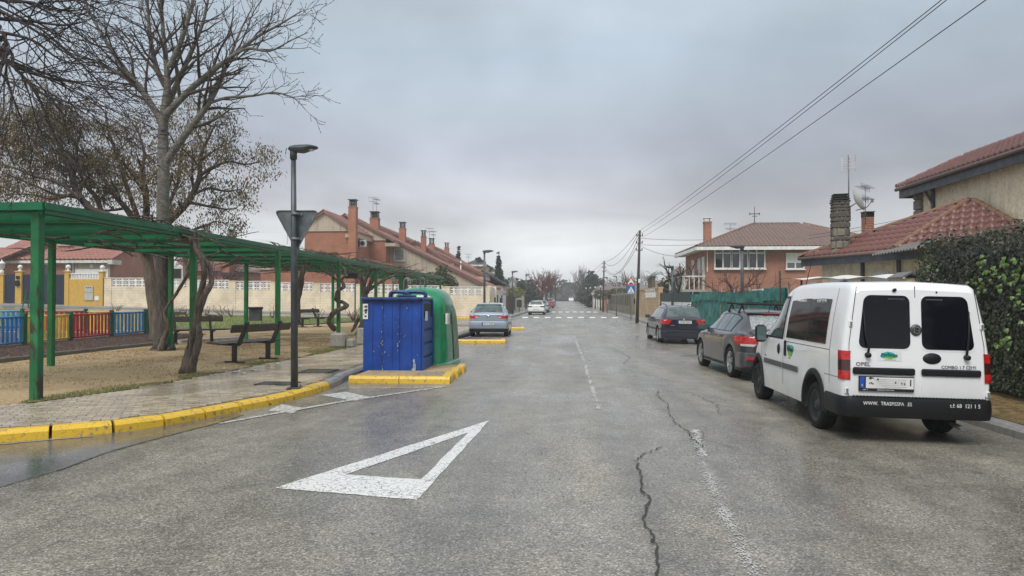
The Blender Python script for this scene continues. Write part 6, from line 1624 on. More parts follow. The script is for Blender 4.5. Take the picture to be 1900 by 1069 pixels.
b = MB(); b.rbox((XS_ + .17, 70.6, 1.4), (.1, .4, .6), .02); b.build('letter_box', M_BLACKPL, w2, world=True)
b = MB()
for k in range(6): b.bb(XS_ + .121, XS_ + .14, 73.6 + k * .7, 74.1 + k * .7, 2.0, 2.25)
b.build('opening', M_STUCCO, w2, world=True)
M_BROWNWOOD = mat('brown_picket_wood', (0.12, 0.075, 0.05), 0.7, .3, 4)
w3 = thing('picket_fence', 'tall brown picket fence along the street under the yellowish creeper', 'fence', (XS_, 86, 0))
for k in range(40):
 y = 78.3 + k * .42; b = MB(); b.rbox((XS_, y, 1.0), (.05, .22, 1.9), .01); b.build('picket', M_BROWNWOOD, w3, world=True)
for z in (.5, 1.6):
 b = MB(); b.bb(XS_ - .07, XS_ - .03, 78.2, 95.1, z, z + .1); b.build('rail', M_BROWNWOOD, w3, world=True)
w4 = thing('garden_wall', 'pale low garden wall beyond the brown picket fence', 'wall', (XS_, 112, .1))
b = MB(); b.bb(XS_ - .12, XS_ + .12, 95.6, 132, -.2, 1.9); b.build('wall_panel', M_CREAM, w4, world=True)
for y in (96, 104, 112, 120):
 b = MB(); b.bb(XS_ - .2, XS_ + .2, y, y + .5, -.2, 2.3); b.build('pillar', M_WHITEWALL, w4, world=True)
YR = 51.0
rh = thing('brick_house', 'two storey orange brick house with a brown hipped tile roof and white windows', 'house', (16, 55, 0))
xl, xrr = 9.95, 22.3; yb_ = 59.2; zev = 5.22
b = MB(); b.bb(xl, xrr, YR, yb_, .95, zev - .1); b.build('wall', M_BRICK2, rh, world=True)
b = MB(); b.bb(xl - .06, xrr + .06, YR - .06, yb_, -.2, 1.62); b.build('stone_base', M_STONE, rh, world=True)
ov_ = .75; ex0, ex1, ey0, ey1 = xl - ov_, xrr + ov_, YR - ov_, yb_ + ov_
rx0, rx1, ry, rz_ = at(1397, 428, 55.2)[0], at(1490, 428, 55.2)[0], (ey0 + ey1) / 2, at(0, 427, 55.2)[2]
P = [Vector((ex0, ey0, zev)), Vector((ex1, ey0, zev)), Vector((ex1, ey1, zev)), Vector((ex0, ey1, zev)), Vector((rx0, ry, rz_)), Vector((rx1, ry, rz_))]
b = MB(); b.add(P, [(0, 1, 5, 4), (1, 2, 5), (2, 3, 4, 5), (3, 0, 4), (3, 2, 1, 0)]); b.build('roof', M_TILE_BROWN, rh, world=True)
V_ = Vector((0, ry - ey0, rz_ - zev)); tile_roof(rh, P[0], (1, 0, 0), V_, [(0, 0), (ex1 - ex0, 0), (rx1 - ex0, V_.length), (rx0 - ex0, V_.length)], .28, .40, M_TILE_BROWN, hump=.075, npt=5)
V2 = Vector((rx0 - ex0, 0, rz_ - zev)); tile_roof(rh, P[3], (0, -1, 0), V2, [(0, 0), (ey1 - ey0, 0), (ry - ey0 + .0, V2.length)], .28, .40, M_TILE_BROWN, hump=.075, npt=5)
ridge_caps(rh, P[0] + Vector((0, 0, .04)), P[4] + Vector((0, 0, .05)), M_TILE_MOSS, .12, .42, 'hip_tile'); ridge_caps(rh, P[4] + Vector((0, 0, .04)), P[5] + Vector((0, 0, .04)), M_TILE_BROWN, .12, .42); ridge_caps(rh, P[5] + Vector((0, 0, .04)), P[1] + Vector((0, 0, .04)), M_TILE_MOSS, .12, .42, 'hip_tile')
b = MB(); b.bb(ex0, ex1, ey0 - .06, ey0 + .08, zev - .24, zev - .01); b.bb(ex0 - .06, ex0 + .08, ey0 + .09, ey1, zev - .24, zev - .01); b.bb(ex0 + .09, ex1, ey0 + .09, YR - .002, zev - .18, zev - .10); b.bb(ex0 + .09, xl - .002, YR, ey1, zev - .18, zev - .10); b.build('eave', M_WHITE, rh, world=True)
def wx(px): return at(px, 480, YR)[0]
def wz(py): return at(0, py, YR)[2]
# bay window: three lights, each with two casements and a fanlight
for k in range(3):
 x0 = wx(1326 + 31.2 * k); x1 = wx(1326 + 31.2 * (k + 1)) - .04
 cz_ = (wz(468) + wz(502)) / 2; h_ = wz(468) - wz(502)
 o = window(rh, ((x0 + x1) / 2, YR - .02, cz_), x1 - x0, h_, 'S', M_WHITE, M_GLASS, 2, .085, transom=h_ * .26, sill=False)
b = MB(); b.rbox(((wx(1326) + wx(1419)) / 2, YR - .09, wz(503.8)), (wx(1419) - wx(1326) + .15, .24, .09), .01); b.build('sill', M_WHITE, rh, world=True)
window(rh, ((wx(1459) + wx(1491)) / 2, YR - .02, (wz(477) + wz(503)) / 2), wx(1491) - wx(1459), wz(477) - wz(503), 'S', M_WHITE, M_GLASSMID, 2, .08, shutter=.58)
b = MB(); b.bb(wx(1311.5), wx(1313), YR - .05, YR - .002, wz(508), wz(466)); b.build('drain_pipe', M_WHITE, rh, world=True)
for yy in (53.1, 55.6):
 window(rh, (xl - .02, yy, 3.85), .85, 1.35, 'W', M_WHITE, M_WHITE, 1, .07, sill=False)
b = MB(); b.bb(xl - .04, xl - .003, 51.35, 52.25, 2.3, 4.6); b.build('door', M_WHITE, rh, world=True)
# balcony and outside stair on the left wall
b = MB(); b.bb(8.35, xl - .003, 51.0, 57.5, 2.1, 2.28); b.build('balcony_slab', M_CONC, rh, world=True)
for k in range(16):
 y = 51.05 + k * .43; b = MB(); b.bb(8.38, 8.42, y - .03, y + .03, 2.28, 3.15); b.build('baluster', M_WHITEDIRTY, rh, world=True)
for k in range(5):
 x = 8.5 + k * .33; b = MB(); b.bb(x - .03, x + .03, 51.03, 51.07, 2.28, 3.15); b.build('baluster', M_WHITEDIRTY, rh, world=True)
b = MB(); b.bb(8.34, 8.46, 51.0, 57.5, 3.152, 3.24); b.bb(8.47, xl - .01, 51.0, 51.1, 3.152, 3.24); b.build('handrail', M_WHITEDIRTY, rh, world=True)
for y in (51.2, 54, 57.2):
 b = MB(); b.bb(8.40, 8.60, y - .1, y + .1, -.1, 2.098); b.build('balcony_post', M_CONC, rh, world=True)
b = MB(); b.bar((7.85, 51.6, .2), (8.75, 51.6, 3.0), .10, .5, up=(0, 1, 0)); b.build('stair_wall', M_WHITEDIRTY, rh, world=True)
for k in range(8):
 b = MB(); b.bb(8.05 + .1 * k, 8.4 + .1 * k, 50.3, 50.95, .3 + k * .23, .36 + k * .23); b.build('step', M_IRON, rh, world=True)
chimney(rh, at(1312.5, 430, 52)[0], 52.0, 4.9, at(0, 424, 52)[2], .50, .50, M_BRICK2, False)
cx_ = at(1312.5, 430, 52)[0]; zc_ = at(0, 424, 52)[2] + .1
b = MB()
for sx in (-.2, .2):
 for sy in (-.2, .2): b.bb(cx_ + sx - .03, cx_ + sx + .03, 52 + sy - .03, 52 + sy + .03, zc_, zc_ + .24)
b.bb(cx_ - .28, cx_ + .28, 51.72, 52.28, zc_ + .242, zc_ + .32); b.build('chimney_cap', M_WHITE, rh, world=True)
t_ = thing('weather_vane', 'iron cross weather vane on the brown hipped roof ridge', 'weather vane', (rx0 + .1, ry, rz_))
b = MB(); b.tube([(0, 0, 0), (0, 0, 1.35)], [.035, .02], 5); b.bar((-.35, 0, .80), (.35, 0, .80), .05, .05); b.bar((-.2, 0, .62), (.2, 0, .62), .04, .04)
for a in (-1, 1): b.bar((a * .35, 0, .7), (a * .35, 0, .9), .05, .05)
b.build('cross', M_IRON, t_)
antenna('small antenna behind the brown hipped roof', at(1355, 440, 58), 1.1, rz=.2)
th = thing('roughcast_house', 'beige roughcast house with red tiled roof and dark blue grey eaves above the hedge', 'house', (12.5, 20, 0))
yA, yB2 = 26.3, 9.0; xe = 11.82; ze2 = 5.52; xrg, zrg = 14.2, 6.62
b = MB(); b.bb(12.25, 16.5, yB2, yA - .5, -.1, ze2 + .1); b.build('wall', M_ROUGHCAST, th, world=True)
b = MB(); b.prism([(12.25, ze2 + .1), (16.2, ze2 + .1), (14.2, 6.45)], yA - .8, yA - .501); b.build('gable', M_ROUGHCAST, th, world=True)
b = MB(); slab(b, [Vector((xe, yB2, ze2)), Vector((xe, yA, ze2)), Vector((xrg, yA, zrg)), Vector((xrg, yB2, zrg))], .10); slab(b, [Vector((16.6, yB2, ze2)), Vector((16.6, yA, ze2)), Vector((xrg, yA, zrg)), Vector((xrg, yB2, zrg))], .10); b.build('roof', M_TILE_RED, th, world=True)
V_ = Vector((xrg - xe, 0, zrg - ze2)); tile_roof(th, (xe, yA, ze2), (0, -1, 0), V_, [(0, 0), (yA - yB2, 0), (yA - yB2, V_.length), (0, V_.length)], .26, .36, M_TILE_RED, nind=150, hump=.07, npt=6)
ridge_caps(th, (xrg, yA, zrg + .03), (xrg, yB2, zrg + .03), M_TILE_RED, .13, .4)
ridge_caps(th, (xe + .02, yA + .02, ze2 + .05), (xrg, yA + .02, zrg + .05), M_TILE_RED, .12, .4, 'verge_tile')
M_FASCIA = plain('blue_grey_fascia', (0.055, 0.065, 0.085), .5, var=.25)
b = MB(); b.bb(xe + .06, xe + .14, yB2, yA - .12, ze2 - .36, ze2 - .08); b.build('fascia_board', M_FASCIA, th, world=True)
b = MB(); b.bb(xe + .06, 16.4, yA - .11, yA - .03, ze2 - .36, ze2 - .08); b.build('fascia_board', M_FASCIA, th, world=True)
b = MB(); b.bb(xe + .141, 12.249, yB2, yA - .12, ze2 - .20, ze2 - .11); b.build('soffit', M_FASCIA, th, world=True)
b = MB(); b.tube([(xe - .03, yB2, ze2 - .06), (xe - .03, yA, ze2 - .05)], .065, 8); b.build('gutter', M_TILE_BROWN, th, world=True)
for yy, ww in ((24.6, .13), (19.6, .14)):
 b = MB(); b.bb(12.16, 12.249, yy - ww / 2, yy + ww / 2, 0, ze2 - .2); b.build('timber_post', M_FASCIA, th, world=True)
b = MB(); b.bar((11.95, 24.62, ze2 - .3), (12.2, 24.62, ze2 - .75), .07, .07); b.build('bracket', M_FASCIA, th, world=True)
k = 0; z = 3.2
while z < 5.2:   # rough stone quoins on the far corner
 h_ = random.uniform(.2, .36); w_ = .34 if k % 2 else .5
 b = MB(); b.rbox((12.25 + w_ / 2 - .06, yA - .5 - .22, z + h_ / 2), (w_ + .1, .5, h_ - .015), .03); b.build('quoin_stone', M_STONE, th, world=True); z += h_; k += 1
# low pavilion with an off-centre hipped roof
PA, PB, PC, PT = Vector((8.07, 25.14, 3.0)), Vector((9.40, 21.1, 3.0)), Vector((12.2, 19.2, 3.12)), Vector((11.93, 21.9, 4.5)); PD = Vector((12.2, 27.0, 3.0))
lo_ = thing('pavilion', 'low side building with a mossy red hipped tile roof in front of the roughcast house', 'house', (10.5, 22.5, 0))
b = MB(); b.add([PA, PB, PC, PD, PT], [(0, 1, 4), (1, 2, 4), (2, 3, 4), (3, 0, 4), (3, 2, 1, 0)]); b.build('roof', M_TILE_RED, lo_, world=True)
def tri_roof(p, q, t_, n, m_, tw=.24, tl=.34):
 U_ = (q - p).normalized(); w_ = (t_ - p) - U_ * (t_ - p).dot(U_); V_ = w_.normalized()
 tile_roof(lo_, p, U_, V_, [(0, 0), ((q - p).length, 0), ((t_ - p).dot(U_), w_.length)], tw, tl, m_, nind=n, hump=.065, npt=6)
tri_roof(PB, PC, PT, 150, M_TILE_RED); tri_roof(PA, PB, PT, 150, M_TILE_RED); tri_roof(PD, PA, PT, 0, M_TILE_MOSS)
for p, q in ((PA, PT), (PB, PT), (PC, PT)): ridge_caps(lo_, p + Vector((0, 0, .05)), q + Vector((0, 0, .05)), M_TILE_MOSS, .095, .36, 'hip_tile')
def inset(p, c, d): v_ = (Vector((c.x, c.y, 0)) - Vector((p.x, p.y, 0))).normalized(); return (p.x + v_.x * d, p.y + v_.y * d)
wp = [inset(PA, PT, .75), inset(PB, PT, .6), (12.1, 20.0), (12.1, 26.2)]
b = MB(); b.prism(wp, -.1, 2.95, 'XY'); b.build('wall', M_ROUGHCAST, lo_, world=True)
for p, q in ((PA, PB), (PB, PC)):
 d = (q - p).normalized(); nn = Vector((d.y, -d.x, 0)); nn = nn if nn.dot(PT - p) > 0 else -nn
 b = MB(); b.bar(p + nn * .08 + Vector((0, 0, -.17)), q + nn * .08 + Vector((0, 0, -.17)), .06, .24); b.build('fascia_board', M_FASCIA, lo_, world=True)
 b = MB(); b.tube([p - nn * .04 + Vector((0, 0, -.03)), q - nn * .04 + Vector((0, 0, -.03))], .055, 8); b.build('gutter', M_TILE_BROWN, lo_, world=True)
a0, a1 = Vector((*wp[0], 0)), Vector((*wp[1], 0)); d = (a1 - a0).normalized(); nn = Vector((d.y, -d.x, 0)); nn = -nn if nn.dot(PT - a0) > 0 else nn
for u in (.50, .88):
 c = a0.lerp(a1, u) + nn * .03; b = MB(); b.bar((c.x, c.y, 0), (c.x, c.y, 2.8), .12, .08, up=d); b.build('timber_post', M_FASCIA, lo_, world=True)
c = a0.lerp(a1, .70); b = MB(); b.bar((c.x - d.x * .3, c.y - d.y * .3, 2.15), (c.x + d.x * .3, c.y + d.y * .3, 2.15), .10, .55); b.build('niche', M_WHITEWALL, lo_, world=True)
# grey corrugated strip over the yard
b = MB(); rows = []
p, q = Vector(at(1616, 474, 21.4)), Vector(at(1697, 461, 19.5)); up_ = Vector((.75, .25, .26))
for j in range(2):
 rows.append([tuple(p.lerp(q, i / 44) + up_ * j + Vector((0, 0, .035 * math.sin(i * math.pi / 1.5)))) for i in range(45)])
b.grid(rows); b.build('corrugated_strip', M_GREYSHEET, lo_, world=True)
# stone chimney
ch = thing('stone_chimney', 'tall rough stone chimney with a dark louvred cap on the mossy tile roof', 'chimney', (*at(1559, 450, 23.7)[:2], 3.1))
ch.rotation_euler = (0, 0, R(-12)); ch.scale = (.80, .80, 1)
b = MB(); b.box((0, 0, .80), (.54, .54, 1.7)); b.build('core', M_CONC, ch)
z = -.1
while z < 1.58:
 h_ = random.choice((.10, .14, .20, .26))
 for face in range(4):
  u = -.30
  while u < .29:
   w_ = min(random.uniform(.10, .30), .31 - u)
   if w_ > .05:
    b = MB(); b.rbox((u + w_ / 2, -.29, z + h_ / 2), (w_ - .014, random.uniform(.06, .10), h_ * random.uniform(.86, 1.04) - .008), .026, rot=Matrix.Rotation(random.uniform(-.05, .05), 3, 'Y'))
    M_ = Matrix.Rotation(face * math.pi / 2, 3, 'Z'); b.v = [tuple(M_ @ Vector(p)) for p in b.v]
    b.build('stone', M_SOOT if z > .42 + random.uniform(-.35, .35) else M_STONE, ch)
   u += w_
 z += h_
for k in range(4):
 b = MB(); b.rbox((0, 0, 1.62 + k * .075), (.70 - .04 * k, .70 - .04 * k, .035), .008); b.build('cap_slat', M_INK, ch)
antenna('grid antenna on a tall mast above the stone chimney', at(1575, 385, 24.2), 1.72, 'grid', 1.0, .2)
antenna('thin antenna on the mast right of the satellite dish', at(1606, 412, 25.5), 1.25, 'yagi', .7, .9)
t_ = thing('satellite_dish', 'white satellite dish with arm beside the stone chimney top', 'satellite dish', at(1588, 374, 23.4), R(-35))
b = MB(); rows = []
for r_ in (0, .1, .2, .3, .36):
 rows.append([(r_ * math.cos(a) * .88, -.35 * r_ * r_ * 2.2 + .0, r_ * math.sin(a)) for a in [2 * math.pi * i / 24 for i in range(25)]])
b.grid(rows); b.v = [tuple(Matrix.Rotation(R(-62), 3, 'Z') @ Matrix.Rotation(R(25), 3, 'X') @ Vector((p[0], -p[1], p[2]))) for p in b.v]
o = b.build('dish', M_WHITE, t_)
b = MB(); b.tube([(0, .0, -.28), (.34, -.15, -.24), (.52, -.25, -.06)], .015, 5); b.rbox((.53, -.26, -.04), (.07, .07, .12), .01); b.build('feed_arm', M_STEEL, t_)
b = MB(); b.tube([(-.02, .05, -.05), (-.2, .1, -.15), (-.2, .1, -.6)], .022, 6); b.build('bracket', M_STEEL, t_)
tt = thing('brick_chimney', 'small brick chimney with a wire cap behind the tiled roof', 'chimney', (*at(1610, 430, 27)[:2], 2.6))
b = MB(); b.bb(-.16, .16, -.16, .16, 0, at(0, 416, 27)[2] - 2.6); b.build('stack', M_BRICK2, tt)
b = MB(); zc_ = at(0, 416, 27)[2] - 2.6
for k in range(5): b.bb(-.16 + k * .08 - .008, -.16 + k * .08 + .008, -.17, .17, zc_, zc_ + .17)
b.bb(-.19, .19, -.19, .19, zc_ + .171, zc_ + .20); b.build('cap', M_IRON, tt)
# ================================================================ RIGHT SIDE BOUNDARIES
random.seed(11)
M_IVY = mat('dark_ivy_leaf', (0.014, 0.025, 0.009), 0.42, 0.4, 1.2, col2=(0.040, 0.056, 0.018), spec=0.5)
M_IVYRED = mat('reddish_dry_ivy_leaf', (0.05, 0.03, 0.022), 0.55, 0.4, 2.0, col2=(0.035, 0.04, 0.018))
M_IVYBRIGHT = mat('fresh_ivy_leaf', (0.06, 0.125, 0.018), 0.35, 0.3, 2.5, col2=(0.13, 0.20, 0.04))
hd = thing('ivy_hedge', 'tall dark ivy covered hedge with some fresh green leaves beside the white van', 'hedge', (7.3, 8.5, 0))
HX, HY0, HY1, HZ = 7.05, 2.5, 15.1, 2.70
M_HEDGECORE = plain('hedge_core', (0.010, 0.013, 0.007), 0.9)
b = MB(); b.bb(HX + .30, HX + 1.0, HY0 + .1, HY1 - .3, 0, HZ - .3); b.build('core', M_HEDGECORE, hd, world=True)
def hx_(y, z):   # bulging face of the hedge
 return HX + .10 + .16 * mnoise.noise(Vector((y * .8, z * .9, 0))) + .07 * mnoise.noise(Vector((y * 3, z * 3, 4))) + (0.35 * max(0, z - 2.25) ** 1.5)
LEAF_V = [(0, 0, 0), (.30, .42, -.07), (.52, .20, -.10), (.22, 1.0 - .55, .0), (.0, 1.0, -.14), (-.22, .45, 0), (-.52, .20, -.10), (-.30, .42, -.07)]
LEAF_V = [(0, 0, 0), (.42, .05, -.05), (.46, .42, -.08), (.0, 1.05, -.16), (-.46, .42, -.08), (-.42, .05, -.05), (0, .45, .04)]
LEAF_F = [(0, 1, 2, 6), (6, 2, 3), (6, 3, 4), (0, 6, 4, 5)]
def leaf_mtx(p, nrm, s, roll):
 nrm = Vector(nrm).normalized(); dn = (Vector((0, 0, -1)) + Vector((random.gauss(0, .35), random.gauss(0, .45), 0))); dn = (dn - nrm * dn.dot(nrm)).normalized(); sx = dn.cross(nrm)
 return Matrix.Translation(p) @ Matrix((sx * s, dn * s, nrm * s)).transposed().to_4x4()
def leaves_on(name, n, smin, smax, matl, weight):
 b = MB()
 while n > 0:
  if random.random() < .80:
   y = random.uniform(HY0, HY1); z = random.uniform(.12, HZ + .08)
   if not weight(y, z): continue
   p = Vector((hx_(y, z) + abs(random.gauss(0, .10)) - .04, y, z)); nr = (-1, random.gauss(0, .45), random.gauss(.25, .4))
  elif random.random() < .8:
   y = random.uniform(HY0, HY1); x = random.uniform(HX + .1, HX + 1.25)
   if not weight(y, HZ): continue
   p = Vector((x, y, HZ - .06 + .22 * mnoise.noise(Vector((x * 1.2, y * .9, 8))) + .10 * mnoise.noise(Vector((x * 3, y * 2.6, 2))) + abs(random.gauss(0, .09)))); nr = (random.gauss(-.3, .4), random.gauss(0, .4), 1)
  else:
   x = random.uniform(HX + .1, HX + 1.2); z = random.uniform(.12, HZ)
   p = Vector((x, HY1 - .1 + .14 * mnoise.noise(Vector((x * 2, z * 1.5, 5))) + random.gauss(0, .06), z)); nr = (random.gauss(-.2, .4), 1, .2)
  M_ = leaf_mtx(p, nr, random.uniform(smin, smax), 0)
  k = len(b.v); b.v.extend([tuple(M_ @ Vector(q)) for q in LEAF_V])
  for f in LEAF_F: b.f.append(tuple(k + i for i in f)); b.s.append(False); b.m.append(0)
  n -= 1
 o = b.build(name, matl, hd, world=True, recalc=False); o['kind'] = 'stuff'; return o
leaves_on('leaves', 25000, .034, .068, M_IVY, lambda y, z: True)
leaves_on('dry_leaves', 3800, .03, .06, M_IVYRED, lambda y, z: z > 1.8 + .25 * mnoise.noise(Vector((y, 0, 0))) or random.random() < .12)
leaves_on('pale_leaves', 900, .05, .085, M_SHRUB, lambda y, z: z < 1.6)
b = MB(); b.v = LEAF_V; b.f = LEAF_F; b.s = [False] * 4; b.m = [0] * 4
o = b.build('leaf', M_IVYBRIGHT, hd, recalc=False); proto = o.data; k = 0
clumps = [atx(px, py, 7.0) for px, py in ((1832, 520), (1850, 502), (1868, 512), (1884, 500), (1860, 520), (1895, 545), (1890, 595), (1870, 630), (1800, 530), (1812, 545), (1875, 480), (1838, 488), (1845, 510), (1872, 505), (1892, 512), (1894, 560), (1866, 638))]
for c in clumps:
 for _ in range(6):
  y = c[1] + random.gauss(0, .16); z = c[2] + random.gauss(0, .085)
  M_ = leaf_mtx(Vector((hx_(y, z) - .10 - random.uniform(0, .10), y, z)) - hd.location, (-1, random.gauss(-.6, .4), random.gauss(.5, .4)), random.uniform(.045, .085), 0)
  if k == 0: o.matrix_local = M_
  else: inst(proto, 'leaf', hd, M_)
  k += 1
for _ in range(60):
 y = random.uniform(HY0 + 4, HY1); z = random.uniform(.2, 2.4)
 inst(proto, 'leaf', hd, leaf_mtx(Vector((hx_(y, z) - .05, y, z)) - hd.location, (-1, random.gauss(0, .5), random.gauss(.4, .4)), random.uniform(.05, .085), 0))
b = MB()
for _ in range(40):
 y = random.uniform(6, HY1 - .5); z = random.uniform(.3, 2.4); wander(b, (hx_(y, z) - .02, y, z), (-.3, random.uniform(-1, 1), random.uniform(-.6, .6)), 6, .07, .006, .003, -.05, .35, 3)
b.build('stems', M_TWIG2, hd, world=True)['kind'] = 'stuff'
bw = thing('boundary_wall', 'beige plaster boundary wall between the ivy hedge and the green netting', 'wall', (7.05, 19, .1))
b = MB(); b.bb(6.98, 7.18, 14.6, 22.9, 0, 1.62); b.build('wall_panel', M_ROUGHCAST, bw, world=True)
for y, z1 in ((20.4, 2.02), (18.6, 2.05), (15.9, 2.12)):
 gp = thing('gate_pier', {20.4: 'white gate pier with grey gabled cap, left one over the white van', 18.6: 'white gate pier with grey gabled cap, right one over the white van', 15.9: 'taller beige gate pier with a small gabled box next to the hedge top'}[y], 'gate pier', (7.3 if y < 16 else 6.95, y, .0), 0, 'gabled gate piers seen above the white van')
 b = MB(); b.bb(-.14, .14, -.25, .25, 0, z1 - .08); b.build('body', M_WHITEWALL if y > 16 else M_ROUGHCAST, gp)
 b = MB()
 for s in (-1, 1): slab(b, [Vector((0, -.34, z1 + .06)), Vector((s * .22, -.34, z1 - .05)), Vector((s * .22, .34, z1 - .05)), Vector((0, .34, z1 + .06))], .04)
 b.build('roof', M_GREYSHEET, gp)
# white tarpaulin canopy in the yard
tp = thing('canopy', 'white sheet canopy on thin posts in the yard behind the gate piers', 'canopy', (8.2, 22, .1))
c0, c1 = at(1447, 518, 23.5), at(1626, 515, 18.4)
b = MB(); rows = []
for j in range(7):
 rows.append([(c0[0] + (c1[0] - c0[0]) * i / 14 + j * .22, c0[1] + (c1[1] - c0[1]) * i / 14 + j * .06, c0[2] + (c1[2] - c0[2]) * i / 14 + .015 * j + .03 * math.sin(i * 1.1 + j * .5) - .05 * math.sin(math.pi * j / 6)) for i in range(15)])
b.grid(rows); b.build('sheet', M_WHITE, tp, world=True)
for (px, Y) in ((1447, 23.5), (1487, 22.3)):
 q = at(px, 519, Y); b = MB(); b.tube([(q[0], q[1], 0), (q[0], q[1], q[2] + (.28 if px < 1450 else -.02))], .03, 6); b.build('post', M_IRON, tp, world=True)
nf = thing('netting_fence', 'sagging green shade netting on a wire fence in front of the brick house', 'fence', (7.05, 31, .1))
posts_y = [23.2, 25.6, 28.0, 30.4, 32.8, 35.2, 37.6, 40.0]
for y in posts_y:
 b = MB(); b.tube([(7.1, y, 0), (7.1, y, 2.0 + random.uniform(-.05, .12))], .028, 6); b.build('post', M_STEEL, nf, world=True)
for i in range(len(posts_y) - 1):
 y0, y1 = posts_y[i], posts_y[i + 1]; rows = []; top = random.uniform(1.86, 1.98)
 for j in range(11):
  z = .15 + (top - .15) * j / 10
  rows.append([(7.05 + .05 * mnoise.noise(Vector((y0 + (y1 - y0) * k / 12, z * 2, 3))) + .03 * math.sin(k * 1.7 + z * 5), y0 + (y1 - y0) * k / 12, z - (.05 * math.sin(math.pi * k / 12) if j > 7 else 0) + .02 * mnoise.noise(Vector((k, j, i)))) for k in range(13)])
 b = MB(); b.grid(rows); b.build('netting', M_NETTING, nf, world=True)
 b = MB(); rows = []
 for j in range(5):   # loose fold hanging over the top wire
  z = top - .42 + .42 * j / 4
  rows.append([(6.99 + .06 * mnoise.noise(Vector((y0 + (y1 - y0) * k / 16 * 2, z * 4, 9 + i))), y0 + (y1 - y0) * k / 16, z + .06 * mnoise.noise(Vector((k * .8, i, 1)))) for k in range(17)])
 b.grid(rows); b.build('fold', M_NETTING, nf, world=True)
# white gate frame standing in the netting
gf = thing('yard_gate', 'thin white metal gate frame behind the netting at the roof rack of the grey car', 'gate', (7.3, 27.5, .1))
for y in (26.9, 28.2):
 b = MB(); b.bb(7.27, 7.33, y - .03, y + .03, 0, 1.98); b.build('upright', M_WHITEDIRTY, gf, world=True)
for z in (.95, 1.5, 1.95):
 b = MB(); b.bb(7.275, 7.325, 26.94, 28.16, z - .03, z + .03); b.build('crossbar', M_WHITEDIRTY, gf, world=True)
# white panel fence with dark top
pf = thing('panel_fence', 'white panel fence with a dark green top strip behind the dark blue estate car', 'fence', (7.05, 46, .1))
for k in range(6):
 y0 = 40.25 + k * 1.95; b = MB(); b.bb(7.0, 7.06, y0, y0 + 1.93, 0, 1.42); b.build('panel', M_WHITE, pf, world=True)
b = MB(); b.bb(6.99, 7.07, 40.25, 51.95, 1.424, 2.0); b.build('top_strip', M_DKGREEN, pf, world=True)
b = MB(); b.bb(6.95, 7.10, 51.98, 52.12, 0, 2.05); b.build('post', M_INK, pf, world=True)
# sandstone wall with balusters
sw = thing('sandstone_wall', 'sand coloured block wall with white balusters let into its top', 'wall', (7.0, 58, .1))
b = MB(); b.bb(6.85, 7.15, 52.2, 66.0, 0, 1.70); b.bb(6.85, 7.15, 52.2, 53.6, 1.70, 2.35); b.bb(6.85, 7.15, 60.9, 66.0, 1.70, 2.35); b.bb(6.8, 7.2, 52.2, 66, 2.352, 2.48); b.build('wall_panel', M_SAND, sw, world=True)
b = MB(); b.bb(7.05, 7.12, 53.6, 60.9, 1.70, 2.35); b.build('back_panel', M_SAND, sw, world=True)
for k in range(5):
 y = 54.4 + k * 1.35; b = MB(); b.lathe([(.16, 1.70), (.2, 1.75), (.10, 1.86), (.2, 2.02), (.10, 2.2), (.2, 2.3), (.16, 2.35)], (6.92, y, 0), n=8); b.build('baluster', M_WHITE, sw, world=True)
b = MB(); b.bb(6.6, 7.2, 66.2, 67.2, 0, 2.5); b.build('pier', M_SAND, sw, world=True)
b = MB(); b.rbox((6.55, 66.7, 1.4), (.1, .4, .5), .02); b.build('letter_box', M_BLACKPL, sw, world=True)
sp_ = thing('pillar_fence', 'mossy stone pillar fence with dark gaps beyond the sandstone wall', 'fence', (6.6, 85, .1))
xr2 = lambda y: 6.9 - (y - 67) * .018
b = MB(); b.bb(6.33, 6.75, 68, 104, -.1, .95); b.build('stone_base', M_MOSSSTONE, sp_, world=True)
for k in range(16):
 y = 68.2 + k * 2.25; b = MB(); b.rbox((6.5, y, 1.1), (.36, .5, 2.3), .03); b.build('pillar', M_MOSSSTONE, sp_, world=True)
for k in range(15):
 y = 68.2 + k * 2.25 + 1.12; b = MB(); b.bb(6.36, 6.58, y - .85, y + .85, .96, 2.0); b.build('dark_panel', M_IRON if k % 3 else M_BROWNWOOD, sp_, world=True)
rf = thing('brick_fence', 'low reddish brick fence far down the right side of the street', 'fence', (6.2, 122, .1))
for k in range(10):
 y = 105 + k * 4; b = MB(); b.rbox((6.1, y, 1.0 + gz(6, y)), (.5, .5, 2.2), .03); b.build('pillar', M_BRICK2, rf, world=True)
 b = MB(); b.bb(6.0, 6.2, y + .26, y + 3.74, -.1 + gz(6, y), 1.5 + gz(6, y)); b.build('wall_panel', M_BROWNWOOD if k % 2 else M_BRICK2, rf, world=True)
# dark bollard lamps with white globes along the kerb
for k, (px, Yd) in enumerate(((1089.5, 92), (1086, 104), (1082, 118), (1077.5, 134), (1074, 155))):
 x, y, z = base_at(px, Yd); x = 4.75 - (Yd - 92) * .012
 t_ = thing('lamp_bollard', ('nearest dark lamp bollard with white globe on the far right kerb', 'second dark lamp bollard on the far right kerb', 'third dark lamp bollard on the far right kerb', 'fourth dark lamp bollard on the far right kerb', 'farthest dark lamp bollard on the far right kerb')[k], 'lamp bollard', (x, y, gz(x, y) + .1), 0, 'dark lamp bollards along the far kerb')
 b = MB(); b.tube([(0, 0, 0), (0, 0, .3), (0, 0, 2.9)], [.14, .09, .06], 7); b.build('post', M_BLACKPL, t_)
 b = MB(); b.lathe([(.04, 2.9), (.10, 2.96), (.12, 3.05), (.08, 3.14), (.03, 3.18)], n=8); b.build('globe', M_WHITE, t_)
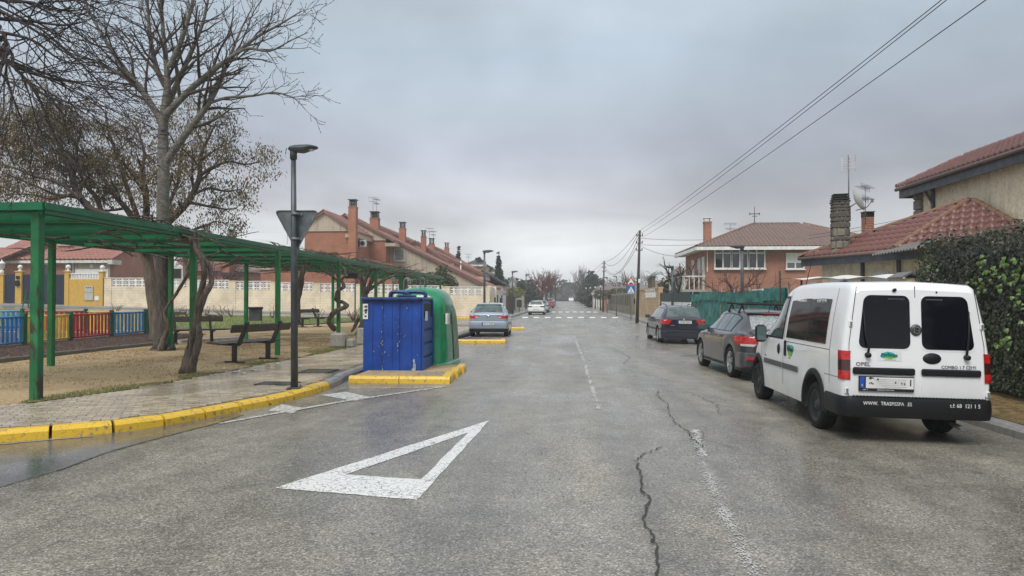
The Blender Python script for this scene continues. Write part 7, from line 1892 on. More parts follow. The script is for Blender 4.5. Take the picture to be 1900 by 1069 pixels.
def upole(label, base, top, r, extra=None):
 t_ = thing('utility_pole', label, 'utility pole', base)
 tp_ = Vector(top) - Vector(base)
 b = MB(); b.tube([(0, 0, -.2), tuple(tp_ * .5), tuple(tp_)], [r, r * .85, r * .65], 10); b.build('pole', M_WOODPOLE, t_)
 for h in (.06, .14, .22):
  q = tp_ * (1 - h); b = MB(); b.bar((q.x - .22, q.y, q.z), (q.x + .22, q.y, q.z), .05, .05); b.build('bracket', M_IRON, t_)
  for s in (-.2, .2):
   b = MB(); b.lathe([(.02, 0), (.04, .03), (.03, .07), (.045, .11), (.02, .14)], (q.x + s, q.y, q.z + .02), n=7); b.build('insulator', M_INK, t_)
 return t_
P1 = Vector((5.33, 50.4, 6.38)); P2 = Vector((5.16, 91.0, 6.43))
t_ = upole('leaning dark wooden utility pole by the crossing sign', (5.12, 50.4, .1), P1, .12)
b = MB(); b.rbox((.16, -.12, 2.75), (.16, .16, .3), .04); b.build('junction_box', M_WHITE, t_)
b = MB(); b.tube([(.10, -.02, .3), (.12, -.02, 2.6)], .03, 6); b.build('cable_duct', M_IRON, t_)
upole('dark wooden utility pole farther down the right pavement', (5.0, 91.0, .15), P2, .12)
def wire(label, p, q, sag, r=.012, n=18, nm='overhead_wire'):
 p = Vector(p); q = Vector(q); b = MB()
 pts = [p.lerp(q, i / n) - Vector((0, 0, sag * 4 * (i / n) * (1 - i / n))) for i in range(n + 1)]
 b.tube(pts, r, 4, smooth=True); o = b.build(nm, M_INK); tag(o, label, 'wire', 'overhead wires from the utility poles')
def ext(p, q, k): return Vector(p) + (Vector(q) - Vector(p)) * k
wire('topmost overhead wire of the pair rising to the top edge', P1, ext(P1, at(1718, 0, 11.5), 1.35), .25, .009)
wire('lower overhead wire of the pair, just below the topmost one', P1 + Vector((.1, 0, -.2)), ext(P1 + Vector((.1, 0, -.2)), at(1724, 0, 11.5), 1.35), .28, .009)
wire('third overhead wire, hanging right of the rising pair', P1 + Vector((.15, 0, -.5)), ext(P1 + Vector((.15, 0, -.5)), at(1797, 0, 10.6), 1.3), .25, .009)
for k, (dz, sg) in enumerate(((-.1, .5), (-.25, 1.1), (-.5, 1.8), (-.9, 1.5))):
 wire(('upper', 'second', 'third', 'lowest')[k] + ' sagging wire between the two utility poles', P1 + Vector((-.1, 0, dz)), P2 + Vector((0, 0, dz)), sg, .018)
wire('wire sagging from the near pole to the brick house balcony', P1 + Vector((.1, 0, -1.1)), (9.6, 51.5, 4.9), .45, .012)
wire('upper straight wire from the near pole to the brick house eave', P1 + Vector((.1, 0, -.55)), (9.9, 51.0, 5.75), .06, .012)
wire('lower straight wire from the near pole to the brick house eave', P1 + Vector((.1, 0, -1.0)), (9.9, 51.2, 5.45), .06, .012)
wire('upper wire crossing behind the stone chimney', at(1500, 437, 45), at(1700, 402, 45), .05, .012); wire('lower wire crossing behind the stone chimney', at(1500, 443, 45), at(1700, 409, 45), .05, .012)
wire('faint wire leaving the far utility pole to the left', P2, (3.2, 150, 7.0), .8, .02); wire('faint lower wire leaving the far utility pole', P2 + Vector((0, 0, -.4)), (3.4, 150, 6.2), 1.0, .02)
ts = thing('crossing_sign', 'blue pedestrian crossing sign under a red speed hump triangle on one post', 'traffic sign', (4.86, 52.0, .12))
zc_ = at(0, 539, 52)[2] - .12; zt_ = at(0, 530, 52)[2] - .12
b = MB(); b.tube([(0, .03, 0), (0, .03, zt_ + .6)], .03, 8); b.build('post', M_STEEL, ts)
b = MB(); b.rbox((0, -.01, zc_), (.58, .02, .58), .008); b.build('plate', M_SIGNBLUE, ts)
b = MB(); b.prism([(-.23, zc_ - .17), (.23, zc_ - .17), (0, zc_ + .25)], -.026, -.0205); pl = b.build('triangle', M_WHITE, ts)
b = MB(); b.lathe([(.026, -.030), (.026, -.027)], (0.0, 0, zc_ + .10), n=8, axis='Y'); b.prism([(-.02, zc_ + .07), (.02, zc_ + .07), (.025, zc_ - .03), (.075, zc_ - .15), (.045, zc_ - .15), (0, zc_ - .06), (-.045, zc_ - .15), (-.075, zc_ - .15), (-.025, zc_ - .03)], -.031, -.0265); b.build('pictogram', M_INK, pl)
b = MB()
for k in range(4): b.bb(-.24 + k * .13, -.16 + k * .13, -.026, -.0205, zc_ - .265, zc_ - .195)
b.build('stripe', M_WHITE, ts)
tz = zc_ + .33
b = MB(); b.prism([(-.37, tz), (.37, tz), (0, tz + .64)], -.02, 0); b.build('warning_plate', M_SIGNRED, ts)
b = MB(); b.prism([(-.25, tz + .07), (.25, tz + .07), (0, tz + .50)], -.026, -.0205); wp_ = b.build('warning_face', M_WHITE, ts)
b = MB(); b.prism([(-.17, tz + .09)] + [(-.15 + .3 * i / 8, tz + .11 + .09 * math.sin(math.pi * i / 8)) for i in range(9)] + [(.17, tz + .09)], -.031, -.0265); b.build('hump_symbol', M_INK, wp_)
t_ = thing('traffic_sign', 'small grey backed triangular sign far down the right pavement', 'traffic sign', (4.75, 100, .3))
b = MB(); b.tube([(0, 0, 0), (0, 0, 2.5)], .04, 6); b.build('post', M_STEEL, t_)
b = MB(); b.prism([(-.4, 2.1), (.4, 2.1), (0, 2.85)], -.03, 0); b.build('plate', M_SIGNBACK, t_)
# lamps
lamp('grey street lamp in front of the brick house, head pointing left', 7.62, 31.2, .1, 3.72, .085, .06, R(180), head=1.15)
lamp('grey street lamp behind the dark blue estate car, head pointing left', 6.75, 45.0, .12, 3.45, .09, .06, R(180), head=1.15)
lamp('dark street lamp at the corner of the cream wall, head over the street', -6.05, 54.9, .2, 5.05, .10, .07, R(0), head=1.5)
lamp('second dark street lamp on the left, farther than the corner lamp', -4.95, 70.0, .16, 4.1, .09, .06, R(0), head=1.15)
lamp('third left street lamp, thin and far, beside the evergreens', -4.75, 92.0, .3, 4.4, .09, .06, R(0), head=1.15)
lamp('thin pale lamp far down the right pavement', 4.6, 76.0, .15, 3.7, .05, .04, R(180), head=1.1, m_=M_STEEL)
lamp('tall thin pale post lamp left of the crossing sign', 4.55, 62.0, .13, 3.4, .045, .035, R(180), head=.7, m_=M_STEEL)
t_ = thing('litter_bin', 'dark litter bin on the left pavement behind the white hatchback', 'litter bin', (-4.9, 80, .2))
b = MB(); b.tube([(0, 0, 0), (0, 0, .5)], .05, 6); b.build('post', M_IRON, t_); b = MB(); b.rbox((0, 0, .9), (.55, .45, .85), .05); b.build('bin_body', M_DKGREEN, t_)
# ================================================================ PLANTS BEHIND WALLS AND FAR TREES
random.seed(5)
def px_tree(fn, px, Yd, ytop, *a, **k):
 bpos = base_at(px, Yd); H = at(0, ytop, Yd)[2] - bpos[2]; return bpos, H
# rose bushes pruned along the lawn's back edge
CR = dict(seg=[.25, .2], amp=.18, up=[.05, .05], rmin=.010, dens=[4, 3], ang=(25, 60), ratio=(.3, .6), lmin=.2)
for k, (px, py) in enumerate(((412, 577), (430, 578), (383, 575), (345, 573), (330, 573), (214, 571), (505, 583), (592, 588), (668, 590), (655, 592), (684, 592))):
 x, y, z = at(px, py + 3, 44.0 if px < 600 else 42.5); z = gz(x, y) + .15
 t_ = thing('rose_bush', ['pruned rose bush on the lawn edge left of the litter bin', 'second pruned rose bush left of the litter bin', 'pruned rose bush right of the thick vine', 'pruned rose bush behind the left bench back', 'pruned rose bush beside the first rear pergola post', 'low pruned rose bush above the blue fence panel', 'thin pruned rose bush right of the litter bin', 'pruned rose bush by the mossy corkscrew vine', 'dense pruned rose bush left of the blue container', 'low dense rose bush left of the notice board foot', 'pruned rose bush right behind the dark forked vine'][k], 'bush', (x, y, z), 0, 'pruned bare rose bushes along the lawn')
 b = MB()
 for q in range(6 if px < 600 else 10):
  a = random.uniform(0, 6.28); shoot(b, (0, 0, 0), (math.cos(a) * .6, math.sin(a) * .6, 1), random.uniform(.5, .95), .022, 0, 1, CR)
 b.build('stems', M_TWIGRED if px > 600 else M_TWIG2, t_)
# cut stumps on the lawn
for k, (px, py) in enumerate(((325, 585), (338, 584), (395, 588))):
 x, y, z = G(px, py, .5); y = min(y, 46); x = at(px, 585, y)[0]
 b = MB(); b.lathe([(.28, gz(x, y) + .1), (.24, gz(x, y) + .34), (.2, gz(x, y) + .36)], (x, y, 0), n=9); o = b.build('tree_stump', M_TWIG2); tag(o, ['cut dark stump on the lawn, left one of the pair behind the bench', 'cut dark stump on the lawn, right one of the pair behind the bench', 'single cut dark stump on the lawn right of the thick vine'][k], 'stump')
# green shrub tree behind the lattice wall
crown_tree('shrub', 'dense olive green shrub behind the cream wall beside the far pergola end', 'shrub', (*at(806, 530, 60)[:2], .3), 4.2, [(0, 0, 2.6, 1.7, 1.3, 1.0), (-1.4, 0, 2.3, 1.1, 1.0, .8), (.7, 0, 3.5, .7, .6, .8), (1.2, 0, 2.5, .9, .9, .8), (-2.6, 0, 2.2, 1.0, .9, .7)], 5200, .12, M_SHRUB, .15)
bare_tree('bare_shrub', 'reddish bare shrub behind the cream wall near the thick vine', (*at(408, 520, 60)[:2], 1.0), 4.6, dict(seg=[.5, .4, .3], amp=.12, up=[.05, .05, .05], rmin=.016, dens=[2.2, 2.2, 2], ang=(20, 50), ratio=(.3, .5), lmin=.5), 9, .9, M_TWIGRED, .10, 2, .1, cat='shrub')
# small palm tops behind the wall
def palm(label, base, H, n=16, ln=1.5, m_=None):
 t_ = thing('palm_tree', label, 'palm', base)
 b = MB(); b.tube([(0, 0, -.2), (.05, 0, H * .5), (0, 0, H)], [.22, .18, .2], 8); b.build('trunk', M_BARK_BROWN, t_)
 b = MB()
 for k in range(n):
  a = k * 2.4; e = random.uniform(.1, 1.2); pts = []; d = Vector((math.cos(a) * math.cos(e), math.sin(a) * math.cos(e), math.sin(e))); p = Vector((0, 0, H))
  for i in range(7): pts.append(p.copy()); p = p + d * ln / 6; d = (d + Vector((0, 0, -.22))).normalized()
  s = d.cross(Vector((0, 0, 1))).normalized()
  for i in range(6):
   for q in range(3):
    c = pts[i].lerp(pts[i + 1], q / 3)
    for sg in (-1, 1):
     tip = c + s * sg * .32 * (1 - i / 9) + (pts[i + 1] - pts[i]) * .7 + Vector((0, 0, -.12)); b.add([tuple(c), tuple(c + (pts[i + 1] - pts[i]) * .14), tuple(tip)], [(0, 1, 2)], False)
 b.build('fronds', m_ or M_SHRUB, t_, recalc=False)
palm('small palm behind the cream wall left of the thick vine', (*at(343, 500, 61)[:2], 1.0), at(0, 483, 61)[2] - 1.0, 16, 1.4)
palm('ragged palm behind the sandstone wall, left one of two', (*at(1205, 540, 75)[:2], .1), at(0, 521, 75)[2], 14, 1.0, M_EVER)
palm('ragged palm behind the sandstone wall, right one of two', (*at(1212, 540, 74)[:2], .1), at(0, 519, 74)[2], 14, 1.1, M_EVER)
# bare shrubs in front of the brick house
CB = dict(seg=[.5, .4, .3], amp=.16, up=[.04, .02, .0], rmin=.012, dens=[2.2, 2.4, 2.2], ang=(25, 60), ratio=(.3, .55), lmin=.4)
bare_tree('bare_shrub', 'bare spreading fruit tree before the white bay window of the brick house', (*at(1365, 560, 45)[:2], .1), 4.0, CB, 9, 1.5, M_TWIGRED, .13, 2, .18, cat='shrub')
bare_tree('bare_shrub', 'bare fruit tree right of the lamp before the brick house', (*at(1402, 560, 44)[:2], .1), 3.6, CB, 7, 1.2, M_TWIGRED, .10, 2, .18, cat='shrub')
# creeper covered tree and grey ruin left of the brick house
bare_tree('bare_tree', 'crooked bare tree left of the brick house, behind the white panel fence', (*at(1262, 560, 53)[:2], .1), 4.6, CB, 8, .8, M_TWIG, .2, 2, .3)
crown_tree('shrub', 'dark creeper clump left of the brick house balcony', 'shrub', (*at(1240, 560, 60)[:2], .1), 3.2, [(0, 0, 2.2, 1.0, .8, 1.2), (1.0, 0, 2.9, .6, .6, .8)], 1300, .12, M_SHRUB, .12)
simple_house('low house with a reddish tiled roof behind the sandstone wall', 1204, 1262, 536, 523, 82, 8, M_BRICK2, M_TILE_RED, 1.0)
simple_house('pale house with a grey roof left of the brick house', 1256, 1290, 512, 498, 68, 8, M_GREYWALL, M_TILE_BROWN, .8)
simple_house('flat roofed grey house among bare trees far right', 1118, 1160, 536, 526, 140, 10, M_GREYWALL, M_GREYSHEET, .5)
simple_house('low house with dark roof behind the mossy pillar fence', 1098, 1175, 545, 533, 112, 8, M_WHITEDIRTY, M_TILE_BROWN, 1)
simple_house('far house with a flat dark roof above the sandstone pier', 1170, 1204, 538, 526, 100, 8, M_GREYWALL, M_GREYSHEET, .5)
# left evergreens
for k, (px, Yd, yt, w_, lab) in enumerate(((960, 118, 517, 4.5, 'broad dark evergreen behind the grey gable on the left'), (978, 126, 520, 4.0, 'broad dark evergreen right of the grey gable'), (935, 122, 527, 3.6, 'low dark evergreen left of the grey gable'))):
 bp_, H = px_tree(None, px, Yd, yt)
 crown_tree('evergreen_tree', lab, 'tree', bp_, H, [(random.uniform(-.4, .4) * w_, random.uniform(-.3, .3) * w_, H * u, w_ * .55, w_ * .5, H * .2) for u in (.3, .45, .55, .68, .8, .35, .5)], 3800, .22, M_EVER, .3)
for k, (px, Yd, yt, r_, lab) in enumerate(((925.5, 96, 479, .95, 'tall slim cypress right of the dark roofs'), (851, 92, 469, .75, 'slim cypress top behind the terrace end'),)):
 bp_, H = px_tree(None, px, Yd, yt); crown_tree('cypress_tree', lab, 'tree', bp_, H, cone_blobs(H, r_, 10, .05, .15), 4200, .22, M_CYP, .12, lim=.03)
bp_, H = px_tree(None, 889, 100, 483); crown_tree('evergreen_tree', 'ragged dark conifer between the dark roofs', 'tree', bp_, H, [(random.uniform(-.8, .8), 0, H * u, 1.1 * (1.3 - u), 1.0 * (1.3 - u), .45) for u in (.5, .58, .66, .74, .82, .9, .96)], 1500, .18, M_EVER, .15)
# creeper on the picket fence
t_ = thing('creeper', 'yellowish green creeper hanging over the brown picket fence', 'creeper', (-6.1, 90, 1.5))
b = MB()
for k in range(9): leaf_cloud(b, (random.uniform(-.6, .6), -7 + k * 2.1, .9 + random.uniform(-.3, .3)), (.8, 1.5, .55), 230, .13)
b.build('leaves', M_YSHRUB, t_, recalc=False)
# street trees
CT = dict(seg=[.6, .45, .35], amp=.10, up=[.06, .06, .05], rmin=.018, dens=[2.6, 2.8, 2.4], ang=(18, 42), ratio=(.3, .5), lmin=.5)
bp_, H = px_tree(None, 1006, 104, 500); bp_ = (bp_[0], bp_[1], gz(bp_[0], bp_[1])); bare_tree('street_tree', 'reddish bare street tree behind the white hatchback, fullest of its row', bp_, H, CT, 12, .75, M_TWIGRED, .17, 2, .38)
bp_, H = px_tree(None, 1013.5, 112, 508); bare_tree('street_tree', 'second reddish street tree just right of the fullest one', bp_, H, CT, 11, .7, M_TWIGRED, .16, 2, .38)
bp_, H = px_tree(None, 1022, 125, 505); bare_tree('street_tree', 'paler brown street tree right of the reddish ones', bp_, H, CT, 9, .7, M_TWIG2, .15, 2, .35)
bp_, H = px_tree(None, 1030, 150, 520); bare_tree('street_tree', 'small far reddish street tree over the red car', bp_, H, CT, 9, .7, M_TWIGRED, .15, 2, .35)
bp_, H = px_tree(None, 992, 135, 525); bare_tree('street_tree', 'dark brown bare tree left of the reddish street trees', bp_, H, CT, 9, .8, M_TWIGRED, .15, 2, .3)
CPOP = dict(seg=[1.2, .9, .7], amp=.07, up=[.12, .12, .10], rmin=.02, dens=[.8, 1.0, 1.0], ang=(12, 30), ratio=(.25, .42), lmin=1.0)
for k, (px, Yd, yt) in enumerate(((1075, 190, 503), (1083, 185, 502), (1068, 215, 520))):
 bp_, H = px_tree(None, px, Yd, yt); bare_tree('poplar_tree', ['tall bare poplar at the far road end, left one', 'tall bare poplar at the far road end, right one', 'lower bare poplar left of the two tall ones'][k], bp_, H, CPOP, 12, .28, M_TWIG2, .2, 2, .25)
for k, (px, Yd, yt, r_, lab) in enumerate(((1105, 150, 510, 3.2, 'tall dark conifer left of the far utility pole'), (1096, 165, 522, 3.2, 'lower dark conifer behind the far lamp bollards'), (1048, 290, 525, 8.0, 'wide dark conifer closing the road end'), (1040, 320, 538, 7.0, 'lower dark conifer left of the one closing the road end'), (1115, 118, 534, 2.4, 'dark round conifer behind the brick fence'))):
 bp_, H = px_tree(None, px, Yd, yt); crown_tree('conifer_tree', lab, 'tree', bp_, H, cone_blobs(H, r_, 7, .1, .3), 4000, .07 * r_ + .14, M_CONIF, .25, lim=.05)
CBG = dict(seg=[1.0, .8, .6], amp=.12, up=[.06, .05, .05], rmin=.022, dens=[1.4, 1.6, 1.5], ang=(20, 48), ratio=(.3, .5), lmin=.8)
for k, (px, Yd, yt) in enumerate(((1140, 130, 520), (1160, 118, 512), (1172, 125, 505), (1150, 150, 515), (1190, 120, 515), (1128, 160, 522))):
 bp_, H = px_tree(None, px, Yd, yt); bare_tree('bare_tree', ['bare grey tree behind the pillar fence, right of the far pole', 'bare grey tree left above the crossing sign', 'tall bare grey tree behind the near utility pole', 'faint far bare tree between the two poles', 'bare grey tree just right of the near utility pole', 'faint bare tree touching the far utility pole'][k], bp_, H, CBG, 9, .7, M_TWIG2, .18, 2, .25)
crown_tree('shrub', 'brown green shrub mass above the mossy pillar fence', 'shrub', (*at(1150, 560, 96)[:2], .1), 3.2, [(0, 0, 2.2, 2.2, 1.2, .8), (-2.2, 0, 2.0, 1.4, 1.0, .7), (2.0, 0, 2.1, 1.5, 1.0, .8)], 2000, .14, M_SHRUB, .1)
# far tree line closing the street (nobody could count these)
b = MB()
for _ in range(46):
 x = random.uniform(-75, 80); y = random.uniform(330, 420); h_ = random.uniform(4, 9)
 if -16 < x < 12: h_ *= .6
 leaf_cloud(b, (x, y, gz(x, y) + h_ * .45), (random.uniform(4, 8), 4, h_ * .55), 150, .9)
o = b.build('far_woods', M_CONIF, recalc=False); o['kind'] = 'stuff'
# stray shoots above the hedge top
b = MB()
for _ in range(46):
 y = random.uniform(6, HY1 - .2); x = random.uniform(HX + .15, HX + .9)
 pts_ = wander(b, (x, y, HZ - .15), (random.uniform(-.5, .2), random.uniform(-.5, .5), 1), 5, .075, .004, .002, .1, .3, 3)
 for p in pts_[2:]:
  for _q in range(2):
   M_ = leaf_mtx(p + Vector((random.gauss(0, .03), random.gauss(0, .03), 0)), (-1, random.gauss(0, .6), random.gauss(.4, .5)), random.uniform(.03, .055), 0)
   b.add([M_ @ Vector(q) for q in LEAF_V], LEAF_F, False)
b.build('shoots', M_IVY, hd, world=True, recalc=False)['kind'] = 'stuff'
# ================================================================ VEHICLES  (local: x right, y forward, rear end at y = 0)
def pchip(tab, y):
 if y <= tab[0][0]: return tab[0][1]
 if y >= tab[-1][0]: return tab[-1][1]
 n = len(tab)
 for i in range(n - 1):
  if tab[i][0] <= y <= tab[i + 1][0]: break
 def dl(k): return (tab[k + 1][1] - tab[k][1]) / (tab[k + 1][0] - tab[k][0])
 def tn(k):
  if k == 0: return dl(0)
  if k == n - 1: return dl(n - 2)
  a, c = dl(k - 1), dl(k)
  return 0 if a * c <= 0 else 2 * a * c / (a + c)
 h = tab[i + 1][0] - tab[i][0]; t = (y - tab[i][0]) / h; m0, m1 = tn(i) * h, tn(i + 1) * h; p0, p1 = tab[i][1], tab[i + 1][1]
 return p0 * (1 + 2 * t) * (1 - t) ** 2 + m0 * t * (1 - t) ** 2 + p1 * t * t * (3 - 2 * t) - m1 * t * t * (1 - t)
class Car:
 def __init__(s, spec): s.__dict__.update(spec); s.lean = spec.get('lean', lambda z: 0.0); s.blend = spec.get('blend', .6)
 def yoff(s, y, z): return y + s.lean(z) * max(0.0, 1 - y / s.blend)
 def zb(s, y):
  z = s.sill + (getattr(s, 'rear_lift', 0) if y < .5 else 0)
  for yc in s.axles:
   d = abs(y - yc)
   if d <= s.arch: z = max(z, s.wr * .98 + math.sqrt(max(0, s.arch ** 2 - d * d)))
  return z
 def section(s, y):
  w_ = pchip(s.width, y); zr = pchip(s.top, y); zbelt = min(pchip(s.belt, y), zr - .05); wr_ = min(pchip(s.roofw, y), w_ - .02); zb = min(s.zb(y), zbelt - .1)
  sh = s.shoulder if hasattr(s, 'shoulder') else .012
  P = [(w_ * .982, zb), (w_ * .992, zb + min(.07, (zbelt - zb) * .2)), (w_, zb + (zbelt - zb) * .55), (w_ * .998, zb + (zbelt - zb) * .78), (w_ - sh * .6, zbelt - .035), (w_ - sh * 1.6, zbelt)]
  x0, z0 = P[-1]; zt = max(zr - .09, z0 + .01); xt = min(wr_ + .015, x0 - .005)
  for k in range(1, 5):
   u = k / 4; P.append((x0 + (xt - x0) * u + .012 * math.sin(math.pi * u), z0 + (zt - z0) * u))
  P += [(xt - .022, min(zr, zt + .05)), (xt - .07, zr - .012), (xt * .55, zr), (0, zr + .012)]
  return P
 def side_x(s, y, z):
  P = s.section(y)
  for a, c in zip(P[:-1], P[1:]):
   if a[1] <= z <= c[1] and c[1] > a[1]: return a[0] + (c[0] - a[0]) * (z - a[1]) / (c[1] - a[1])
  return P[2][0] if z < P[2][1] else P[-2][0]
 def top_z(s, x, y):
  P = s.section(y); x = abs(x); best = P[-1][1]
  for a, c in zip(P[5:-1], P[6:]):
   if c[0] <= x <= a[0]: return a[1] + (c[1] - a[1]) * ((a[0] - x) / max(1e-6, a[0] - c[0]))
  return best
 def body(s, parent, matl):
  ys = set(); n = 56
  for i in range(n + 1): ys.add(round(s.L * i / n, 4))
  for k in (.01, .025, .05, .09, .14, .2): ys.add(k); ys.add(round(s.L - k, 4))
  for yc in s.axles:
   for i in range(17): ys.add(round(yc - s.arch * math.cos(math.pi * i / 16), 4))
   ys.add(round(yc - s.arch - .0015, 4)); ys.add(round(yc + s.arch + .0015, 4))
  ys = sorted(ys); rows = []
  for y in ys:
   P = s.section(y); rows.append([(x, s.yoff(y, z), z) for x, z in P] + [(-x, s.yoff(y, z), z) for x, z in reversed(P[:-1])])
  b = MB(); b.grid(rows)
  for r in (rows[0], rows[-1]):
   m_ = len(r); i0 = len(b.v); b.v.extend(r)
   for k in range(m_ // 2): 
    if k != m_ - 2 - k and m_ - 1 - k > k + 1: b.f.append((i0 + k, i0 + k + 1, i0 + m_ - 2 - k, i0 + m_ - 1 - k)); b.s.append(False); b.m.append(0)
  i0 = len(b.v)
  o = b.build('body', matl, parent); sharp(o, 40)
  b = MB(); w0 = pchip(s.width, s.L / 2)
  b.bb(-w0 + .25, w0 - .25, .25, s.L - .25, s.sill + .0, s.sill + .22)
  for yc in s.axles:
   for sg in (-1, 1):
    rws = []
    for x in (w0 * .978, w0 - .32):
     rws.append([(sg * x, yc + s.arch * 1.0 * math.cos(a), s.wr * .98 + s.arch * 1.0 * math.sin(a)) for a in [math.pi * i / 14 for i in range(-1, 16)]])
    b.grid(rws)
    i0 = len(b.v); b.v.extend(rws[1]); b.f.append(tuple(range(i0, i0 + len(rws[1])))); b.s.append(False); b.m.append(0)
   b.tube([(-w0 + .2, yc, s.wr), (w0 - .2, yc, s.wr)], .05, 6)
  b.build('underbody', M_INTERIOR, parent)
  return o
 def side(s, name, y0, y1, zlo, zhi, matl, parent, sides=(-1, 1), off=.006, n=14, m=5):
  out_ = []
  for sg in sides:
   b = MB(); rows = []
   for i in range(n + 1):
    y = y0 + (y1 - y0) * i / n; a, c = zlo(y) if callable(zlo) else zlo, zhi(y) if callable(zhi) else zhi
    rows.append([(sg * (s.side_x(y, a + (c - a) * j / m) + off), s.yoff(y, a + (c - a) * j / m), a + (c - a) * j / m) for j in range(m + 1)])
   b.grid(rows); o = b.build(name, matl, parent, recalc=False)
   bm = bmesh.new(); bm.from_mesh(o.data); bmesh.ops.recalc_face_normals(bm, faces=bm.faces)
   bm.to_mesh(o.data); bm.free(); out_.append(o)
  return out_
 def topp(s, name, y0, y1, x0, x1, matl, parent, off=.006, n=10, m=10, x0l=None, x1l=None):
  b = MB(); rows = []
  for i in range(n + 1):
   y = y0 + (y1 - y0) * i / n; hw = x0 + (x1 - x0) * i / n; sl = (pchip(s.top, y + .01) - pchip(s.top, y - .01)) / .02; nn = Vector((0, -sl, 1)).normalized()
   rows.append([(hw * (-1 + 2 * j / m), y + nn.y * off, s.top_z(hw * (-1 + 2 * j / m), y) + nn.z * off) for j in range(m + 1)])
  b.grid(rows); return b.build(name, matl, parent)
 def seam(s, y, z0, z1, parent, sides=(-1, 1), wd=.010, lean_y=0.0):
  return s.side('door_seam', y - wd / 2, y + wd / 2, z0, z1, M_INK, parent, sides, .0025, 1, 6)
 def wheels(s, parent, style, w_=.20, rimr=None, matl=None):
  rimr = rimr or s.wr * .66; matl = matl or M_ALLOY
  w0 = pchip(s.width, s.axles[0])
  for yc in s.axles:
   for sg in (-1, 1):
    xo = w0 - .025; b = MB(); R_ = s.wr
    b.lathe([(rimr, -w_), (R_ * .9, -w_), (R_ * .985, -w_ + .025), (R_, -w_ + .06), (R_, -.06), (R_ * .985, -.025), (R_ * .92, -.002), (rimr * 1.05, .004), (rimr, -.01), (rimr * .97, -.05)], (0, 0, 0), 28, 'X', True, False)
    if sg < 0: b.v = [(-x, y, z) for x, y, z in b.v]
    o = b.build('wheel', M_BLACKRUB, parent); o.location = (sg * xo, yc, R_)
    b = MB()
    if style == 'alloy':
     b.lathe([(rimr * .99, -.03), (rimr * .985, .0), (rimr * .90, -.006), (rimr * .88, -.05)], (0, 0, 0), 24, 'X', True, False)
     b.lathe([(.001, -.004), (.04, -.004), (.055, -.02), (.06, -.05)], (0, 0, 0), 12, 'X', True, False)
     for k in range(5):
      a = 2 * math.pi * k / 5 + .3
      for da in (-.13, .13):
       p = (-.018, .045 * math.cos(a + da * 2), .045 * math.sin(a + da * 2)); q = (-.012, rimr * .93 * math.cos(a + da), rimr * .93 * math.sin(a + da)); b.bar(p, q, .03, .028, up=(1, 0, 0))
    else:
     b.lathe([(.001, -.015), (.05, -.015), (.06, -.04), (rimr * .55, -.055), (rimr * .75, -.03), (rimr * .88, -.045), (rimr * .98, -.004), (rimr * 1.0, -.004)], (0, 0, 0), 24, 'X', True, False)
     for k in range(10):
      a = 2 * math.pi * k / 10; b.lathe([(.001, -.028), (.012, -.028)], (0, rimr * .72 * math.cos(a), rimr * .72 * math.sin(a)), 6, 'X', False, False)
    if sg < 0: b.v = [(-x, y, z) for x, y, z in b.v]
    b.build('rim', matl, o)
    b = MB(); b.lathe([(.001, -.075), (rimr * .98, -.075)], (0, 0, 0), 16, 'X', False, False)
    if sg < 0: b.v = [(-x, y, z) for x, y, z in b.v]
    b.build('brake_disc', M_INTERIOR, o)
 def bumper(s, z0, z1, bulge, parent, matl, wrap=.45, name='rear_bumper', off=.012, inset=.0):
  """rear bumper following the plan outline"""
  w0 = pchip(s.width, .35) - inset; path = []
  for i in range(5): path.append((w0, wrap - (wrap - .14) * i / 4))
  for i in range(1, 5):
   a = math.pi / 2 * i / 5; path.append((w0 - .10 + .10 * math.cos(a), .14 - (.14 + bulge * .8) * math.sin(a)))
  for i in range(0, 9): x = (w0 - .10) * (1 - i / 8); path.append((x, -bulge * (.8 + .2 * (1 - (x / w0) ** 2))))
  full = path + [(-x, y) for x, y in reversed(path[:-1])]
  prof = [(-.05, z0), (off - .012, z0 + .01), (off, z0 + .05), (off + .006, (z0 + z1) / 2), (off, z1 - .04), (off - .012, z1 - .008), (-.05, z1)]
  rows = []
  for u, z in prof:
   r = []
   for i, (x, y) in enumerate(full):
    a = full[max(i - 1, 0)]; c = full[min(i + 1, len(full) - 1)]; d = Vector((c[0] - a[0], c[1] - a[1])).normalized(); nn = Vector((-d.y, d.x))
    if nn.x * x + nn.y * (y - 1.0) < 0: nn = -nn
    r.append((x + nn.x * u, y + nn.y * u, z))
   rows.append(r)
  b = MB(); b.grid(rows); o = b.build(name, matl, parent); sharp(o, 50); return o
 def mirror(s, parent, y, z, matl, sz=(.20, .10, .15), sides=(-1, 1), arm=True):
  for sg in sides:
   x = s.side_x(y, z) + .03
   b = MB(); b.rbox((sg * (x + sz[0] / 2), y, z + .03), sz, .035); o = b.build('mirror', matl, parent)
   b = MB(); b.rbox((sg * (x + sz[0] / 2), y - sz[1] / 2 - .002, z + .03), (sz[0] * .84, .008, sz[2] * .8), .003); b.build('mirror_glass', M_CARGLASSLT, o)
   b = MB(); b.bar((sg * (x - .08), y, z - .03), (sg * (x + .04), y, z), .05, .05); b.build('mirror_arm', M_BLACKPL, o)
def rrect(x0, x1, z0, z1, r, n=4, taper=0.0):
 P = []
 for cx_, cz_, a0 in ((x1 - r, z0 + r, -90), (x1 - r, z1 - r, 0), (x0 + r, z1 - r, 90), (x0 + r, z0 + r, 180)):
  for i in range(n + 1): a = R(a0 + 90 * i / n); P.append((cx_ + r * math.cos(a), cz_ + r * math.sin(a)))
 xm = (x0 + x1) / 2
 return [(x + taper * (z - z0), z) for x, z in P]
